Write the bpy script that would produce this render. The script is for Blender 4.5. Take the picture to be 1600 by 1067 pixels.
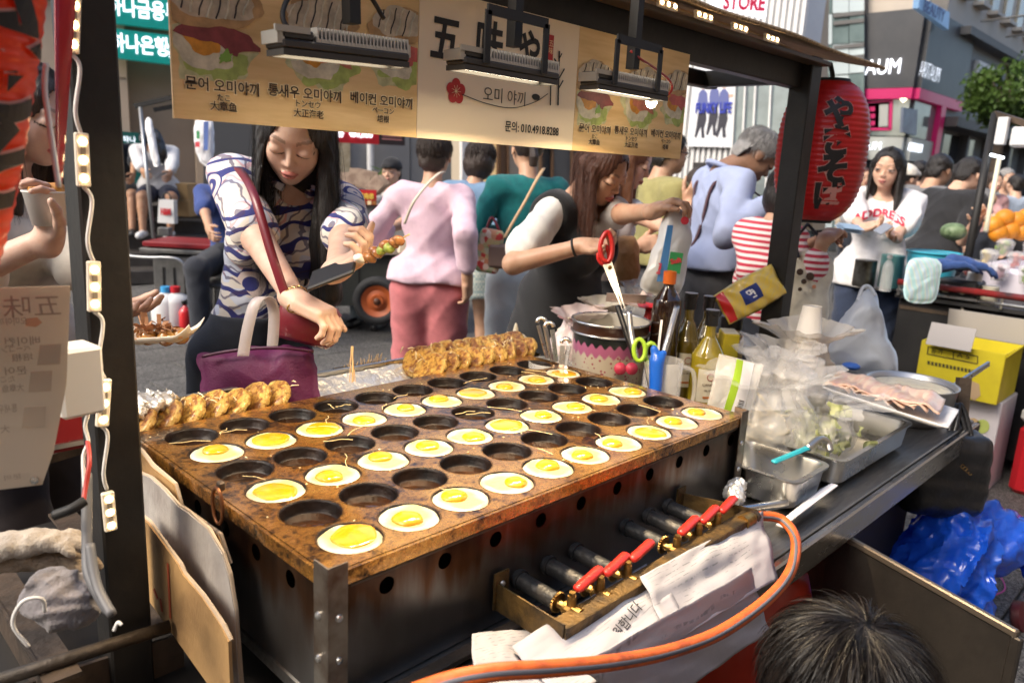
import bpy, bmesh, math, random
import numpy as np
from mathutils import Vector, Matrix
random.seed(7); RNG = np.random.default_rng(11)
SC = bpy.context.scene; COL = SC.collection
for o in list(bpy.data.objects): bpy.data.objects.remove(o)

# ---------------------------------------------------------------- camera
YAW, PITCH, ROLL, FPX = math.radians(46.0), math.radians(12.7), math.radians(3.0), 1203.0
CAM = np.array([-.5453, -.8109, 1.4186])
f0 = np.array([math.sin(YAW), math.cos(YAW), 0]); r0 = np.array([math.cos(YAW), -math.sin(YAW), 0]); u0 = np.array([0, 0, 1.0])
FW = f0*math.cos(PITCH)-u0*math.sin(PITCH); _up = f0*math.sin(PITCH)+u0*math.cos(PITCH)
RT = r0*math.cos(ROLL)+_up*math.sin(ROLL); UP = -r0*math.sin(ROLL)+_up*math.cos(ROLL)
cd = bpy.data.cameras.new('camera'); cam = bpy.data.objects.new('camera', cd); COL.objects.link(cam)
cam.matrix_world = Matrix(((RT[0], UP[0], -FW[0], CAM[0]), (RT[1], UP[1], -FW[1], CAM[1]), (RT[2], UP[2], -FW[2], CAM[2]), (0, 0, 0, 1)))
cd.sensor_width = 36.0; cd.lens = FPX/1600*36.0; cd.clip_start = .02; cd.clip_end = 500
cd.dof.use_dof = True; cd.dof.focus_distance = 1.45; cd.dof.aperture_fstop = 5.0
SC.camera = cam
SC.render.resolution_x, SC.render.resolution_y = 1024, 682

# ---------------------------------------------------------------- sky, sun, exposure
SUN_EL, SUN_AZ = math.radians(42), math.radians(285)      # azimuth of the sun, clockwise from +Y
wd = bpy.data.worlds.new('World'); SC.world = wd; wd.use_nodes = True
nt = wd.node_tree; bg = nt.nodes['Background']
sky = nt.nodes.new('ShaderNodeTexSky'); sky.sky_type = 'NISHITA'; sky.sun_disc = False
sky.sun_elevation = SUN_EL; sky.sun_rotation = SUN_AZ; sky.dust_density = 3.0; sky.air_density = 1.0
nt.links.new(sky.outputs[0], bg.inputs[0]); bg.inputs[1].default_value = .15
sl = bpy.data.lights.new('sun', 'SUN'); sl.energy = 1.8; sl.angle = math.radians(25); sl.color = (1, .90, .75)
so = bpy.data.objects.new('sun', sl); COL.objects.link(so)
_sd = Vector((math.sin(SUN_AZ)*math.cos(SUN_EL), math.cos(SUN_AZ)*math.cos(SUN_EL), math.sin(SUN_EL)))
so.rotation_euler = _sd.to_track_quat('Z', 'Y').to_euler(); so.location = (0, 0, 20)
SC.view_settings.view_transform = 'Standard'; SC.view_settings.look = 'None'
SC.view_settings.exposure = 1.0; SC.view_settings.gamma = 1.0
SC.cycles.use_denoising = True; SC.cycles.max_bounces = 8; SC.cycles.transparent_max_bounces = 24
SC.cycles.use_adaptive_sampling = True; SC.cycles.adaptive_threshold = .02
SC.cycles.caustics_reflective = False; SC.cycles.caustics_refractive = False; SC.cycles.sample_clamp_indirect = 6.0

def ray(px, py): return FW+RT*((px-800)/FPX)-UP*((py-533.5)/FPX)
def W(px, py, z=None, y=None, x=None, d=None):
    """the place that shows at photo pixel (px, py) on the plane z=, y=, x= or at depth d metres"""
    r = ray(px, py)
    t = d if d is not None else (z-CAM[2])/r[2] if z is not None else (y-CAM[1])/r[1] if y is not None else (x-CAM[0])/r[0]
    return CAM+r*t
def BG(u, v, z=0.): return np.array([CAM[0], CAM[1], 0])+r0*u+f0*v+u0*z
# ---------------------------------------------------------------- objects
def thing(name, label, cat, loc=(0, 0, 0), rz=0, group=None):
    o = bpy.data.objects.new(name, None); COL.objects.link(o); o.empty_display_size = .05
    o.location = [float(c) for c in loc]; o.rotation_euler = (0, 0, rz); return tag(o, label, cat, group)
def tag(o, label, cat=None, group=None, kind=None):
    if label: o['label'] = label
    if cat: o['category'] = cat
    if group: o['group'] = group
    if kind: o['kind'] = kind
    return o
def wm(o):
    m = Matrix.Translation(o.location) @ o.rotation_euler.to_matrix().to_4x4() @ Matrix.Diagonal((*o.scale, 1))
    return wm(o.parent) @ m if o.parent else m
def obj(name, vf, m, parent=None, smooth=False, local=False, cols=None, kind=None, sharp=None):
    """one mesh object; vf = (verts, faces) in world coordinates unless local"""
    V, Fc = vf; V = np.asarray(V, float).reshape(-1, 3)
    me = bpy.data.meshes.new(name)
    o = bpy.data.objects.new(name, me); COL.objects.link(o)
    if parent is not None:
        o.parent = parent
        if not local:
            M = np.array(wm(parent).inverted()); V = V @ M[:3, :3].T+M[:3, 3]
    elif not local:
        c = np.array([(V[:, 0].min()+V[:, 0].max())/2, (V[:, 1].min()+V[:, 1].max())/2, V[:, 2].min()]); V = V-c; o.location = c
    if isinstance(Fc, np.ndarray):
        n, k = Fc.shape
        me.vertices.add(len(V)); me.vertices.foreach_set('co', V.astype(np.float32).ravel())
        me.loops.add(n*k); me.loops.foreach_set('vertex_index', Fc.astype(np.int32).ravel())
        me.polygons.add(n); me.polygons.foreach_set('loop_start', np.arange(0, n*k, k, dtype=np.int32))
        me.update(calc_edges=True); me.validate()
    else:
        me.from_pydata(V.tolist(), [], [tuple(int(i) for i in f) for f in Fc]); me.update()
    if smooth:
        me.polygons.foreach_set('use_smooth', np.ones(len(me.polygons), bool))
        if sharp: me.set_sharp_from_angle(angle=math.radians(sharp))
    for q in (m if isinstance(m, (list, tuple)) else [m]): me.materials.append(q)
    if cols is not None:
        a = me.color_attributes.new('Col', 'FLOAT_COLOR', 'POINT')
        a.data.foreach_set('color', np.c_[cols, np.ones(len(cols))].astype(np.float32).ravel())
    if kind: o['kind'] = kind
    return o
def copy_tree(o, parent=None):
    c = o.copy(); COL.objects.link(c)
    if parent is not None: c.parent = parent
    for ch in list(o.children): copy_tree(ch, c)
    return c
# ---------------------------------------------------------------- shapes: every one returns (verts, faces)
def J(*parts):
    V, Fc, n = [], [], 0
    for v, f in parts:
        v = np.asarray(v, float).reshape(-1, 3); V.append(v); Fc += [tuple(int(i)+n for i in q) for q in f]; n += len(v)
    return np.concatenate(V), Fc
def xf(vf, loc=(0, 0, 0), R=None, s=1):
    V = np.asarray(vf[0], float)*s
    if R is not None: V = V @ np.asarray(R).T
    return V+np.asarray(loc, float), vf[1]
def rx(a): c, s = math.cos(a), math.sin(a); return np.array([[1, 0, 0], [0, c, -s], [0, s, c]])
def ry(a): c, s = math.cos(a), math.sin(a); return np.array([[c, 0, s], [0, 1, 0], [-s, 0, c]])
def rz(a): c, s = math.cos(a), math.sin(a); return np.array([[c, -s, 0], [s, c, 0], [0, 0, 1]])
def nrm(v): v = np.asarray(v, float); return v/max(1e-9, np.linalg.norm(v))
def frame(d, up=(0, 0, 1)):
    z = nrm(d); x = np.cross(up, z)
    if np.linalg.norm(x) < 1e-3: x = np.cross((0, 1, 0), z)
    x = nrm(x); return np.stack([x, np.cross(z, x), z], 1)
def box(c, s, R=None, b=0.0):
    """box of full size s about c, edges chamfered by b"""
    h = np.array(s, float)/2
    if b <= 0:
        V = np.array([(x, y, z) for x in (-1, 1) for y in (-1, 1) for z in (-1, 1)])*h
        return xf((V, [(0, 1, 3, 2), (4, 6, 7, 5), (0, 4, 5, 1), (2, 3, 7, 6), (0, 2, 6, 4), (1, 5, 7, 3)]), c, R)
    b = min(b, h.min()*.95); V = []; idx = {}
    for x in (-1, 1):
        for y in (-1, 1):
            for z in (-1, 1):
                for a in range(3):
                    p = np.array([x, y, z])*h; q = p.copy()
                    for k in range(3):
                        if k != a: q[k] -= (x, y, z)[k]*b
                    idx[x, y, z, a] = len(V); V.append(q)
    Fc = []; S = (-1, 1)
    for a in range(3):
        o1, o2 = [(1, 2), (2, 0), (0, 1)][a]
        for s_ in S:
            q = []
            for (i, j) in ((-1, -1), (1, -1), (1, 1), (-1, 1)):
                k = [0, 0, 0]; k[a] = s_; k[o1] = i; k[o2] = j; q.append(idx[k[0], k[1], k[2], a])
            Fc.append(q if s_ > 0 else q[::-1])
            for t in S:      # chamfer between face a (s_) and face o1 (t)
                q = []
                for (e, ax) in ((-1, a), (1, a), (1, o1), (-1, o1)):
                    k = [0, 0, 0]; k[a] = s_; k[o1] = t; k[o2] = e; q.append(idx[k[0], k[1], k[2], ax])
                Fc.append(q if s_*t < 0 else q[::-1])
    for x in S:
        for y in S:
            for z in S:
                q = [idx[x, y, z, 0], idx[x, y, z, 1], idx[x, y, z, 2]]; Fc.append(q if x*y*z > 0 else q[::-1])
    return xf((np.array(V), Fc), c, R)
def bar(a, b, w, h, up=(0, 0, 1), bev=.0, ext=0):
    """rectangular bar from a to b, w wide, h high along up"""
    a = np.asarray(a, float); b = np.asarray(b, float); d = b-a; L = np.linalg.norm(d); z = d/L
    x = np.cross(up, z)
    if np.linalg.norm(x) < 1e-4: x = np.cross((1, 0, 0), z)
    x = nrm(x); R = np.stack([x, np.cross(z, x), z], 1)
    return box((a+b)/2, (w, h, L+2*ext), R, bev)
def tube(path, r, n=8, cap=True, closed=False):
    P = np.asarray(path, float); m = len(P); r = np.broadcast_to(np.asarray(r, float), (m,))
    T = np.zeros_like(P)
    T[1:-1] = P[2:]-P[:-2]; T[0] = P[1]-P[0]; T[-1] = P[-1]-P[-2]
    if closed: T = np.roll(P, -1, 0)-np.roll(P, 1, 0)
    T /= np.maximum(1e-9, np.linalg.norm(T, axis=1))[:, None]
    u = np.cross(T[0], (0, 0, 1.))
    if np.linalg.norm(u) < .1: u = np.cross(T[0], (1., 0, 0))
    u = nrm(u); V = []; th = np.arange(n)*2*math.pi/n
    for i in range(m):
        u = nrm(u-T[i]*(u@T[i])); v = np.cross(T[i], u)
        V.append(P[i]+r[i]*(np.cos(th)[:, None]*u+np.sin(th)[:, None]*v))
    Fc = [(i*n+j, i*n+(j+1) % n, ((i+1) % m)*n+(j+1) % n, ((i+1) % m)*n+j) for i in range(m if closed else m-1) for j in range(n)]
    if cap and not closed: Fc += [tuple(range(n))[::-1], tuple(range((m-1)*n, m*n))]
    return np.concatenate(V), Fc
def cyl(a, b, r, r2=None, n=20, cap=True): return tube([a, b], [r, r if r2 is None else r2], n, cap)
def spline(pts, k=8, closed=False):
    P = [np.asarray(p, float) for p in pts]; out = []; n = len(P)
    for i in range(n if closed else n-1):
        p0, p1, p2, p3 = (P[(i-1) % n], P[i], P[(i+1) % n], P[(i+2) % n]) if closed else (P[max(i-1, 0)], P[i], P[i+1], P[min(i+2, n-1)])
        for t in np.arange(k)/k:
            out.append(.5*(2*p1+(p2-p0)*t+(2*p0-5*p1+4*p2-p3)*t*t+(3*p1-p0-3*p2+p3)*t**3))
    if not closed: out.append(P[-1])
    return np.array(out)
def lathe(prof, n=32, c=(0, 0, 0), R=None, ripple=None):
    """profile [(r, z)...] turned round z"""
    th = np.arange(n)*2*math.pi/n; V = []
    for (r, z) in prof:
        rr = r if ripple is None else r*(1+ripple(th, z)); V.append(np.stack([rr*np.cos(th), rr*np.sin(th), np.full(n, z)], 1))
    m = len(prof)
    Fc = [(i*n+j, i*n+(j+1) % n, (i+1)*n+(j+1) % n, (i+1)*n+j) for i in range(m-1) for j in range(n)]
    if prof[0][0] > 1e-6: Fc.append(tuple(range(n))[::-1])
    if prof[-1][0] > 1e-6: Fc.append(tuple(range((m-1)*n, m*n)))
    return xf((np.concatenate(V), Fc), c, R)
def open_lathe(prof, n=32, c=(0, 0, 0), R=None):
    v, f = lathe(prof, n, c, R); return v, [q for q in f if len(q) == 4]
def prism(poly, h, o=(0, 0, 0), X=(1, 0, 0), Y=(0, 1, 0)):
    """2D outline extruded by h along X x Y"""
    X = np.asarray(X, float); Y = np.asarray(Y, float); N = nrm(np.cross(X, Y)); n = len(poly)
    b = [np.asarray(o, float)+X*p[0]+Y*p[1] for p in poly]; V = b+[q+N*h for q in b]
    return np.array(V), [tuple(range(n))[::-1], tuple(range(n, 2*n))]+[(i, (i+1) % n, n+(i+1) % n, n+i) for i in range(n)]
def grid(fn, nu, nv, thick=0.0):
    """sheet fn(u, v) -> point, u, v in 0..1; doubled into a closed slab when thick"""
    P = np.array([[fn(i/nu, j/nv) for j in range(nv+1)] for i in range(nu+1)], float)
    m = nv+1; idx = lambda i, j: i*m+j
    Fc = [(idx(i, j), idx(i+1, j), idx(i+1, j+1), idx(i, j+1)) for i in range(nu) for j in range(nv)]
    V = P.reshape(-1, 3)
    if thick:
        du = np.gradient(P, axis=0); dv = np.gradient(P, axis=1); N = np.cross(du, dv); N /= np.maximum(1e-9, np.linalg.norm(N, axis=2))[..., None]
        n = len(V); V = np.concatenate([V, (P-N*thick).reshape(-1, 3)])
        Fc += [tuple(n+k for k in q[::-1]) for q in Fc]
        ring = [idx(i, 0) for i in range(nu)]+[idx(nu, j) for j in range(nv)]+[idx(i, nv) for i in range(nu, 0, -1)]+[idx(0, j) for j in range(nv, 0, -1)]
        Fc += [(ring[k], n+ring[k], n+ring[(k+1) % len(ring)], ring[(k+1) % len(ring)]) for k in range(len(ring))]
    return V, Fc
def holed(xs, ys, cells, r, n=24):
    """flat plate (z=0) over grid lines xs, ys; cells = set of (i, j) that carry a round hole of radius r"""
    V, Fc = [], []; vid = {}
    def vert(p):
        k = (round(p[0], 6), round(p[1], 6))
        if k not in vid: vid[k] = len(V); V.append((p[0], p[1], 0))
        return vid[k]
    for i in range(len(xs)-1):
        for j in range(len(ys)-1):
            x0, x1, y0, y1 = xs[i], xs[i+1], ys[j], ys[j+1]
            if (i, j) not in cells: Fc.append([vert((x0, y0)), vert((x1, y0)), vert((x1, y1)), vert((x0, y1))]); continue
            cx, cy = (x0+x1)/2, (y0+y1)/2; k = n//4
            out = [(x1, y0+(y1-y0)*t/k) for t in range(k)]+[(x1+(x0-x1)*t/k, y1) for t in range(k)]+[(x0, y1+(y0-y1)*t/k) for t in range(k)]+[(x0+(x1-x0)*t/k, y0) for t in range(k)]
            a0 = -math.pi/4
            inn = [(cx+r*math.cos(a0+2*math.pi*t/n), cy+r*math.sin(a0+2*math.pi*t/n)) for t in range(n)]
            for t in range(n):
                u = (t+1) % n; Fc.append([vert(out[t]), vert(out[u]), vert(inn[u]), vert(inn[t])])
    return np.array(V, float), Fc
def noise3(P, f, seed=0, oct=3):
    """cheap smooth noise in -1..1 from warped sines"""
    r = np.random.default_rng(seed); out = np.zeros(len(P)); amp = 1.; tot = 0
    Q = np.asarray(P, float)*f
    for k in range(oct):
        A = r.normal(size=(3, 3)); A /= np.linalg.norm(A, axis=1)[:, None]; ph = r.uniform(0, 6.28, 6)
        q = Q @ A.T; w = q+.9*np.sin(q[:, [1, 2, 0]]*1.3+ph[:3])
        out += amp*(np.sin(w[:, 0]+ph[3])*np.sin(w[:, 1]+ph[4])+np.sin(w[:, 2]*1.2+ph[5]))/2; tot += amp; amp *= .5; Q = Q*2.03
    return out/tot
def displace(vf, amp, f, seed=0, oct=3, along=None):
    V, Fc = vf; V = np.asarray(V, float)
    if along is not None: return V+np.asarray(along)*(amp*noise3(V, f, seed, oct))[:, None], Fc
    D = np.stack([noise3(V, f, seed+k, oct) for k in range(3)], 1); return V+amp*D, Fc
# ---------------------------------------------------------------- smooth solids (distance fields meshed on a grid)
def cap(a, b, ra, rb=None, k=.02, sub=False): return ('c', np.asarray(a, float), np.asarray(b, float), ra, ra if rb is None else rb, k, sub)
def ell(c, r, R=None, k=.02, sub=False): return ('e', np.asarray(c, float), np.broadcast_to(np.asarray(r, float), (3,)), np.eye(3) if R is None else np.asarray(R), k, sub)
def rbx(c, h, rd, R=None, k=.02, sub=False): return ('b', np.asarray(c, float), np.asarray(h, float), rd, np.eye(3) if R is None else np.asarray(R), k, sub)
def pbounds(p):
    if p[0] == 'c':
        m = max(p[3], p[4]); return np.minimum(p[1], p[2])-m, np.maximum(p[1], p[2])+m
    if p[0] == 'e':
        e = np.sqrt(((p[3]*p[2])**2).sum(1)); return p[1]-e, p[1]+e
    e = np.abs(p[4]) @ (p[2]+p[3]); return p[1]-e, p[1]+e
def pdist(p, X, Y, Z):
    if p[0] == 'c':
        a, b = p[1], p[2]; d = b-a; L = max(1e-9, d@d)
        t = np.clip(((X-a[0])*d[0]+(Y-a[1])*d[1]+(Z-a[2])*d[2])/L, 0, 1)
        return np.sqrt((X-a[0]-t*d[0])**2+(Y-a[1]-t*d[1])**2+(Z-a[2]-t*d[2])**2)-(p[3]+(p[4]-p[3])*t)
    c, R = p[1], (p[3] if p[0] == 'e' else p[4])
    x, y, z = X-c[0], Y-c[1], Z-c[2]
    l = [x*R[0, i]+y*R[1, i]+z*R[2, i] for i in range(3)]
    if p[0] == 'e':
        r = p[2]; k0 = np.sqrt((l[0]/r[0])**2+(l[1]/r[1])**2+(l[2]/r[2])**2)+1e-9
        k1 = np.sqrt((l[0]/r[0]**2)**2+(l[1]/r[1]**2)**2+(l[2]/r[2]**2)**2)+1e-9
        return k0*(k0-1)/k1
    q = [np.abs(l[i])-p[2][i] for i in range(3)]
    return np.sqrt(sum(np.maximum(v, 0)**2 for v in q))+np.minimum(np.maximum(q[0], np.maximum(q[1], q[2])), 0)-p[3]
def axis_pts(lo, hi, st, fine):
    out = [lo]
    while out[-1] < hi:
        s = st
        for a, b, f in fine:
            if a-st <= out[-1] <= b: s = min(s, f)
        out.append(out[-1]+s)
    return np.array(out)
def solid(prims, step=.008, fine=(), post=None, inflate=0.0):
    """mesh of the smooth union (and cuts) of prims; fine = [(lo, hi, step)] boxes meshed finer; post(D, X, Y, Z) reshapes the field"""
    add = [p for p in prims if not p[-1]]
    lo = np.min([pbounds(p)[0] for p in add], 0)-2.5*step-inflate; hi = np.max([pbounds(p)[1] for p in add], 0)+2.5*step+inflate
    ax = [axis_pts(lo[k], hi[k], step, [(f[0][k], f[1][k], f[2]) for f in fine]) for k in range(3)]
    D = np.full([len(a) for a in ax], 1.0, np.float32)
    for p in prims:
        b0, b1 = pbounds(p); k = p[-2]; m = 3*k+3*step+inflate
        sl_ = []
        for q in range(3):
            i0 = max(0, np.searchsorted(ax[q], b0[q]-m)-1); i1 = min(len(ax[q]), np.searchsorted(ax[q], b1[q]+m)+1); sl_.append(slice(i0, i1))
        X, Y, Z = np.meshgrid(ax[0][sl_[0]], ax[1][sl_[1]], ax[2][sl_[2]], indexing='ij', sparse=True)
        d = pdist(p, X, Y, Z); A = D[tuple(sl_)]
        if p[-1]:
            h = np.clip(.5-.5*(A+d)/k, 0, 1); D[tuple(sl_)] = A*(1-h)-d*h+k*h*(1-h)
        else:
            h = np.clip(.5+.5*(A-d)/k, 0, 1); D[tuple(sl_)] = A*(1-h)+d*h-k*h*(1-h)
    D = D-inflate
    if post is not None:
        X, Y, Z = np.meshgrid(*ax, indexing='ij', sparse=True); D = post(D, X, Y, Z)
    for k in range(3):
        for e in (0, -1):
            s = [slice(None)]*3; s[k] = e; D[tuple(s)] = np.maximum(D[tuple(s)], .001)
    return nets(D, ax)
def nets(D, ax):
    S = D < 0
    c = np.zeros([n-1 for n in D.shape], np.int8)
    for i in (0, 1):
        for j in (0, 1):
            for k in (0, 1): c += S[i:D.shape[0]-1+i, j:D.shape[1]-1+j, k:D.shape[2]-1+k]
    act = (c > 0) & (c < 8); I = np.argwhere(act)
    idm = np.full(act.shape, -1, np.int64); idm[act] = np.arange(len(I))
    acc = np.zeros((len(I), 3)); cnt = np.zeros(len(I))
    cor = [(i, j, k) for i in (0, 1) for j in (0, 1) for k in (0, 1)]
    val = {q: D[I[:, 0]+q[0], I[:, 1]+q[1], I[:, 2]+q[2]] for q in cor}
    pos = {q: np.stack([ax[k][I[:, k]+q[k]] for k in range(3)], 1) for q in cor}
    for a in cor:
        for k in range(3):
            if a[k] == 0:
                b = list(a); b[k] = 1; b = tuple(b); m = (val[a] < 0) != (val[b] < 0)
                t = val[a]/(val[a]-val[b]+1e-12); t = np.where(m, t, 0)
                acc += np.where(m[:, None], pos[a]+(pos[b]-pos[a])*t[:, None], 0); cnt += m
    V = acc/np.maximum(cnt, 1)[:, None]; Q = []
    for k in range(3):
        o1, o2 = (k+1) % 3, (k+2) % 3
        a = [slice(1, -1)]*3; a[k] = slice(0, -1); b = list(a); b[k] = slice(1, None)
        A = S[tuple(a)]; B = S[tuple(b)]; E = np.argwhere(A != B)
        if not len(E): continue
        fl = A[E[:, 0], E[:, 1], E[:, 2]]; E = E.copy(); E[:, o1] += 1; E[:, o2] += 1
        def cell(d1, d2):
            e = E.copy(); e[:, o1] -= d1; e[:, o2] -= d2; return idm[e[:, 0], e[:, 1], e[:, 2]]
        q = np.stack([cell(1, 1), cell(0, 1), cell(0, 0), cell(1, 0)], 1); q[~fl] = q[~fl][:, ::-1]; Q.append(q)
    Q = np.concatenate(Q); return V, Q[(Q >= 0).all(1)]
# ---------------------------------------------------------------- lettering
_TC = []
def text_mesh(body, size=1.0, bold=0.0, depth=0.0, align='CENTER', sx=1.0, shear=0.0):
    if not _TC: c = bpy.data.curves.new('lettering', 'FONT'); _TC.append((c, bpy.data.objects.new('lettering', c)))
    c, o = _TC[0]; c.body = body; c.size = size; c.offset = bold; c.extrude = depth/2; c.align_x = align; c.align_y = 'CENTER'; c.shear = shear; c.resolution_u = 3
    me = o.to_mesh(); V = np.empty(len(me.vertices)*3); me.vertices.foreach_get('co', V); V = V.reshape(-1, 3); V[:, 0] *= sx
    Fc = [tuple(p.vertices) for p in me.polygons]; o.to_mesh_clear(); return V, Fc
def text(body, size, m, parent, o, X, Y, bold=0.0, depth=.0006, align='CENTER', sx=1.0, name='lettering', shear=0.0, mapf=None):
    V, Fc = text_mesh(body, size, bold, depth, align, sx, shear)
    X = nrm(X); Y = nrm(Y); N = np.cross(X, Y)
    V = np.asarray(o, float)+V[:, :1]*X+V[:, 1:2]*Y+(V[:, 2:]+depth/2)*N
    return obj(name, (V, Fc), m, parent)
def subdiv(vf, L):
    bm = bmesh.new(); vs = [bm.verts.new(v) for v in vf[0]]
    for f in vf[1]:
        try: bm.faces.new([vs[i] for i in f])
        except ValueError: pass
    bmesh.ops.triangulate(bm, faces=bm.faces[:])
    for _ in range(5):
        es = [e for e in bm.edges if e.calc_length() > L]
        if not es: break
        bmesh.ops.subdivide_edges(bm, edges=es, cuts=1); bmesh.ops.triangulate(bm, faces=[f for f in bm.faces if len(f.verts) > 3])
    bm.verts.index_update(); out = (np.array([v.co[:] for v in bm.verts]), [tuple(v.index for v in f.verts) for f in bm.faces]); bm.free(); return out
# ---------------------------------------------------------------- materials
MC = {}
def mat(name, col=(.5, .5, .5), rough=.5, metal=0., col2=None, vs=8., vc=(.35, .65), bump=0., bs=40., coat=0., trans=0., alpha=1., emit=0., ecol=None, sss=0., attr=False,
        stretch=None, rough2=None, spec=.5, ior=1.45, tl=0., bstretch=None, det=4, sheen=0., thin=False):
    if name in MC: return MC[name]
    m = bpy.data.materials.new(name); m.use_nodes = True; t = m.node_tree; N = t.nodes; L = t.links; b = N['Principled BSDF']; MC[name] = m
    I = b.inputs; I['Base Color'].default_value = (*col, 1); I['Roughness'].default_value = rough; I['Metallic'].default_value = metal
    I['Coat Weight'].default_value = coat; I['Coat Roughness'].default_value = .08; I['Transmission Weight'].default_value = trans; I['Alpha'].default_value = alpha
    I['IOR'].default_value = ior; I['Specular IOR Level'].default_value = spec; I['Sheen Weight'].default_value = sheen
    if sss: I['Subsurface Weight'].default_value = sss; I['Subsurface Radius'].default_value = (.012, .005, .003); I['Subsurface Scale'].default_value = 1.
    if emit: I['Emission Color'].default_value = (*(ecol or col), 1); I['Emission Strength'].default_value = emit
    tc = N.new('ShaderNodeTexCoord'); co = tc.outputs['Object']
    def mapped(st):
        if st is None: return co
        mp = N.new('ShaderNodeMapping'); mp.inputs['Scale'].default_value = st; L.new(co, mp.inputs[0]); return mp.outputs[0]
    base = None
    if attr:
        a = N.new('ShaderNodeAttribute'); a.attribute_name = 'Col'; base = a.outputs['Color']
    if col2 is not None or rough2 is not None:
        n = N.new('ShaderNodeTexNoise'); n.inputs['Scale'].default_value = vs; n.inputs['Detail'].default_value = det; n.inputs['Roughness'].default_value = .6; L.new(mapped(stretch), n.inputs[0])
        mr = N.new('ShaderNodeMapRange'); mr.inputs[1].default_value, mr.inputs[2].default_value = vc; L.new(n.outputs[0], mr.inputs[0]); fac = mr.outputs[0]
        if col2 is not None:
            mx = N.new('ShaderNodeMix'); mx.data_type = 'RGBA'; L.new(fac, mx.inputs[0])
            if base is not None: mx.blend_type = 'MULTIPLY'; L.new(base, mx.inputs[6])
            else: mx.inputs[6].default_value = (*col, 1)
            mx.inputs[7].default_value = (*col2, 1); base = mx.outputs[2]
        if rough2 is not None:
            m2 = N.new('ShaderNodeMapRange'); m2.inputs[3].default_value = rough; m2.inputs[4].default_value = rough2; L.new(fac, m2.inputs[0]); L.new(m2.outputs[0], I['Roughness'])
    if base is not None: L.new(base, I['Base Color'])
    if bump:
        n = N.new('ShaderNodeTexNoise'); n.inputs['Scale'].default_value = bs; n.inputs['Detail'].default_value = 5; L.new(mapped(bstretch or stretch), n.inputs[0])
        bp = N.new('ShaderNodeBump'); bp.inputs['Strength'].default_value = min(1, bump); bp.inputs['Distance'].default_value = .01*max(1, bump); L.new(n.outputs[0], bp.inputs['Height']); L.new(bp.outputs[0], I['Normal'])
    if tl:
        tr = N.new('ShaderNodeBsdfTranslucent'); tr.inputs[0].default_value = (*col, 1); ms = N.new('ShaderNodeMixShader'); ms.inputs[0].default_value = tl
        if base is not None: L.new(base, tr.inputs[0])
        L.new(b.outputs[0], ms.inputs[1]); L.new(tr.outputs[0], ms.inputs[2]); L.new(ms.outputs[0], N['Material Output'].inputs[0])
    return m
def nodes(m): return m.node_tree.nodes, m.node_tree.links, m.node_tree.nodes['Principled BSDF']
def tex(m, kind, scale=5., stretch=None, **kw):
    N, L, b = nodes(m); tc = N.new('ShaderNodeTexCoord'); mp = N.new('ShaderNodeMapping'); mp.inputs['Scale'].default_value = stretch or (1, 1, 1); L.new(tc.outputs['Object'], mp.inputs[0])
    n = N.new('ShaderNodeTex'+kind); n.inputs['Scale'].default_value = scale; L.new(mp.outputs[0], n.inputs[0])
    for k, v in kw.items():
        if k in ('wave_type', 'bands_direction', 'feature', 'rings_direction', 'wave_profile', 'distance'): setattr(n, k, v)
        else: n.inputs[k.replace('_', ' ')].default_value = v
    return n
def ramp(m, src, stops, interp='LINEAR'):
    N, L, b = nodes(m); r = N.new('ShaderNodeValToRGB'); r.color_ramp.interpolation = interp; e = r.color_ramp.elements
    while len(e) < len(stops): e.new(.5)
    for i, (p, c) in enumerate(stops): e[i].position = p; e[i].color = (*c, 1) if len(c) == 3 else c
    L.new(src, r.inputs[0]); return r.outputs[0]
def mixc(m, fac, a, b_, mode='MIX'):
    N, L, b = nodes(m); x = N.new('ShaderNodeMix'); x.data_type = 'RGBA'; x.blend_type = mode
    for i, s in ((0, fac), (6, a), (7, b_)):
        if hasattr(s, 'links') or hasattr(s, 'node'): L.new(s, x.inputs[i])
        else: x.inputs[i].default_value = s if i == 0 else (*s, 1)
    return x.outputs[2]
def setbase(m, sock): m.node_tree.links.new(sock, m.node_tree.nodes['Principled BSDF'].inputs['Base Color'])
# ---------------------------------------------------------------- ground
gmat = mat('ground_stone', (.065, .062, .06), .75, col2=(.10, .096, .09), vs=1.2, bump=.2, bs=60)
g = obj('ground', grid(lambda u, v: (-150+300*u, -150+300*v, -.012), 6, 6), gmat); tag(g, None, kind='structure')
pave = mat('paving_granite', (.15, .145, .14), .7, bump=.25, bs=120)
v1 = tex(pave, 'Voronoi', 170); v2 = tex(pave, 'Noise', 2.2, Detail=6)
c_ = ramp(pave, v1.outputs['Color'], [(.2, (.04, .037, .034)), (.5, (.105, .1, .092)), (.85, (.21, .2, .185))])
setbase(pave, mixc(pave, .55, c_, ramp(pave, v2.outputs[0], [(.3, (.45, .44, .43)), (.7, (1, 1, 1))]), 'MULTIPLY'))
pme = None; PW, PD = .60, .40
spots = [(x, y) for y in np.arange(1.4, 7.6, PD) for x in np.arange(.6, 6.0, PW) if 0 < x-.2*y+1.6 and x < 1.2+.95*y]+[(x, y) for y in np.arange(-1.4, 1.0, PD) for x in np.arange(1.3, 5.4, PW)]
for k, (x, y) in enumerate(spots[:300]):
    if pme is None:
        o = obj('paving_stone', box((0, 0, 0), (PW-.008, PD-.008, .03), b=.003), pave, g, local=True); pme = o.data
    else:
        o = bpy.data.objects.new('paving_stone', pme); COL.objects.link(o); o.parent = g
    o.location = (x+(PW/2 if int(round(y/PD)) % 2 else 0), y, .004+random.uniform(-.001, .001)); o.rotation_euler = (random.uniform(-.003, .003), 0, math.pi*random.choice((0, 1)))
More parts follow.
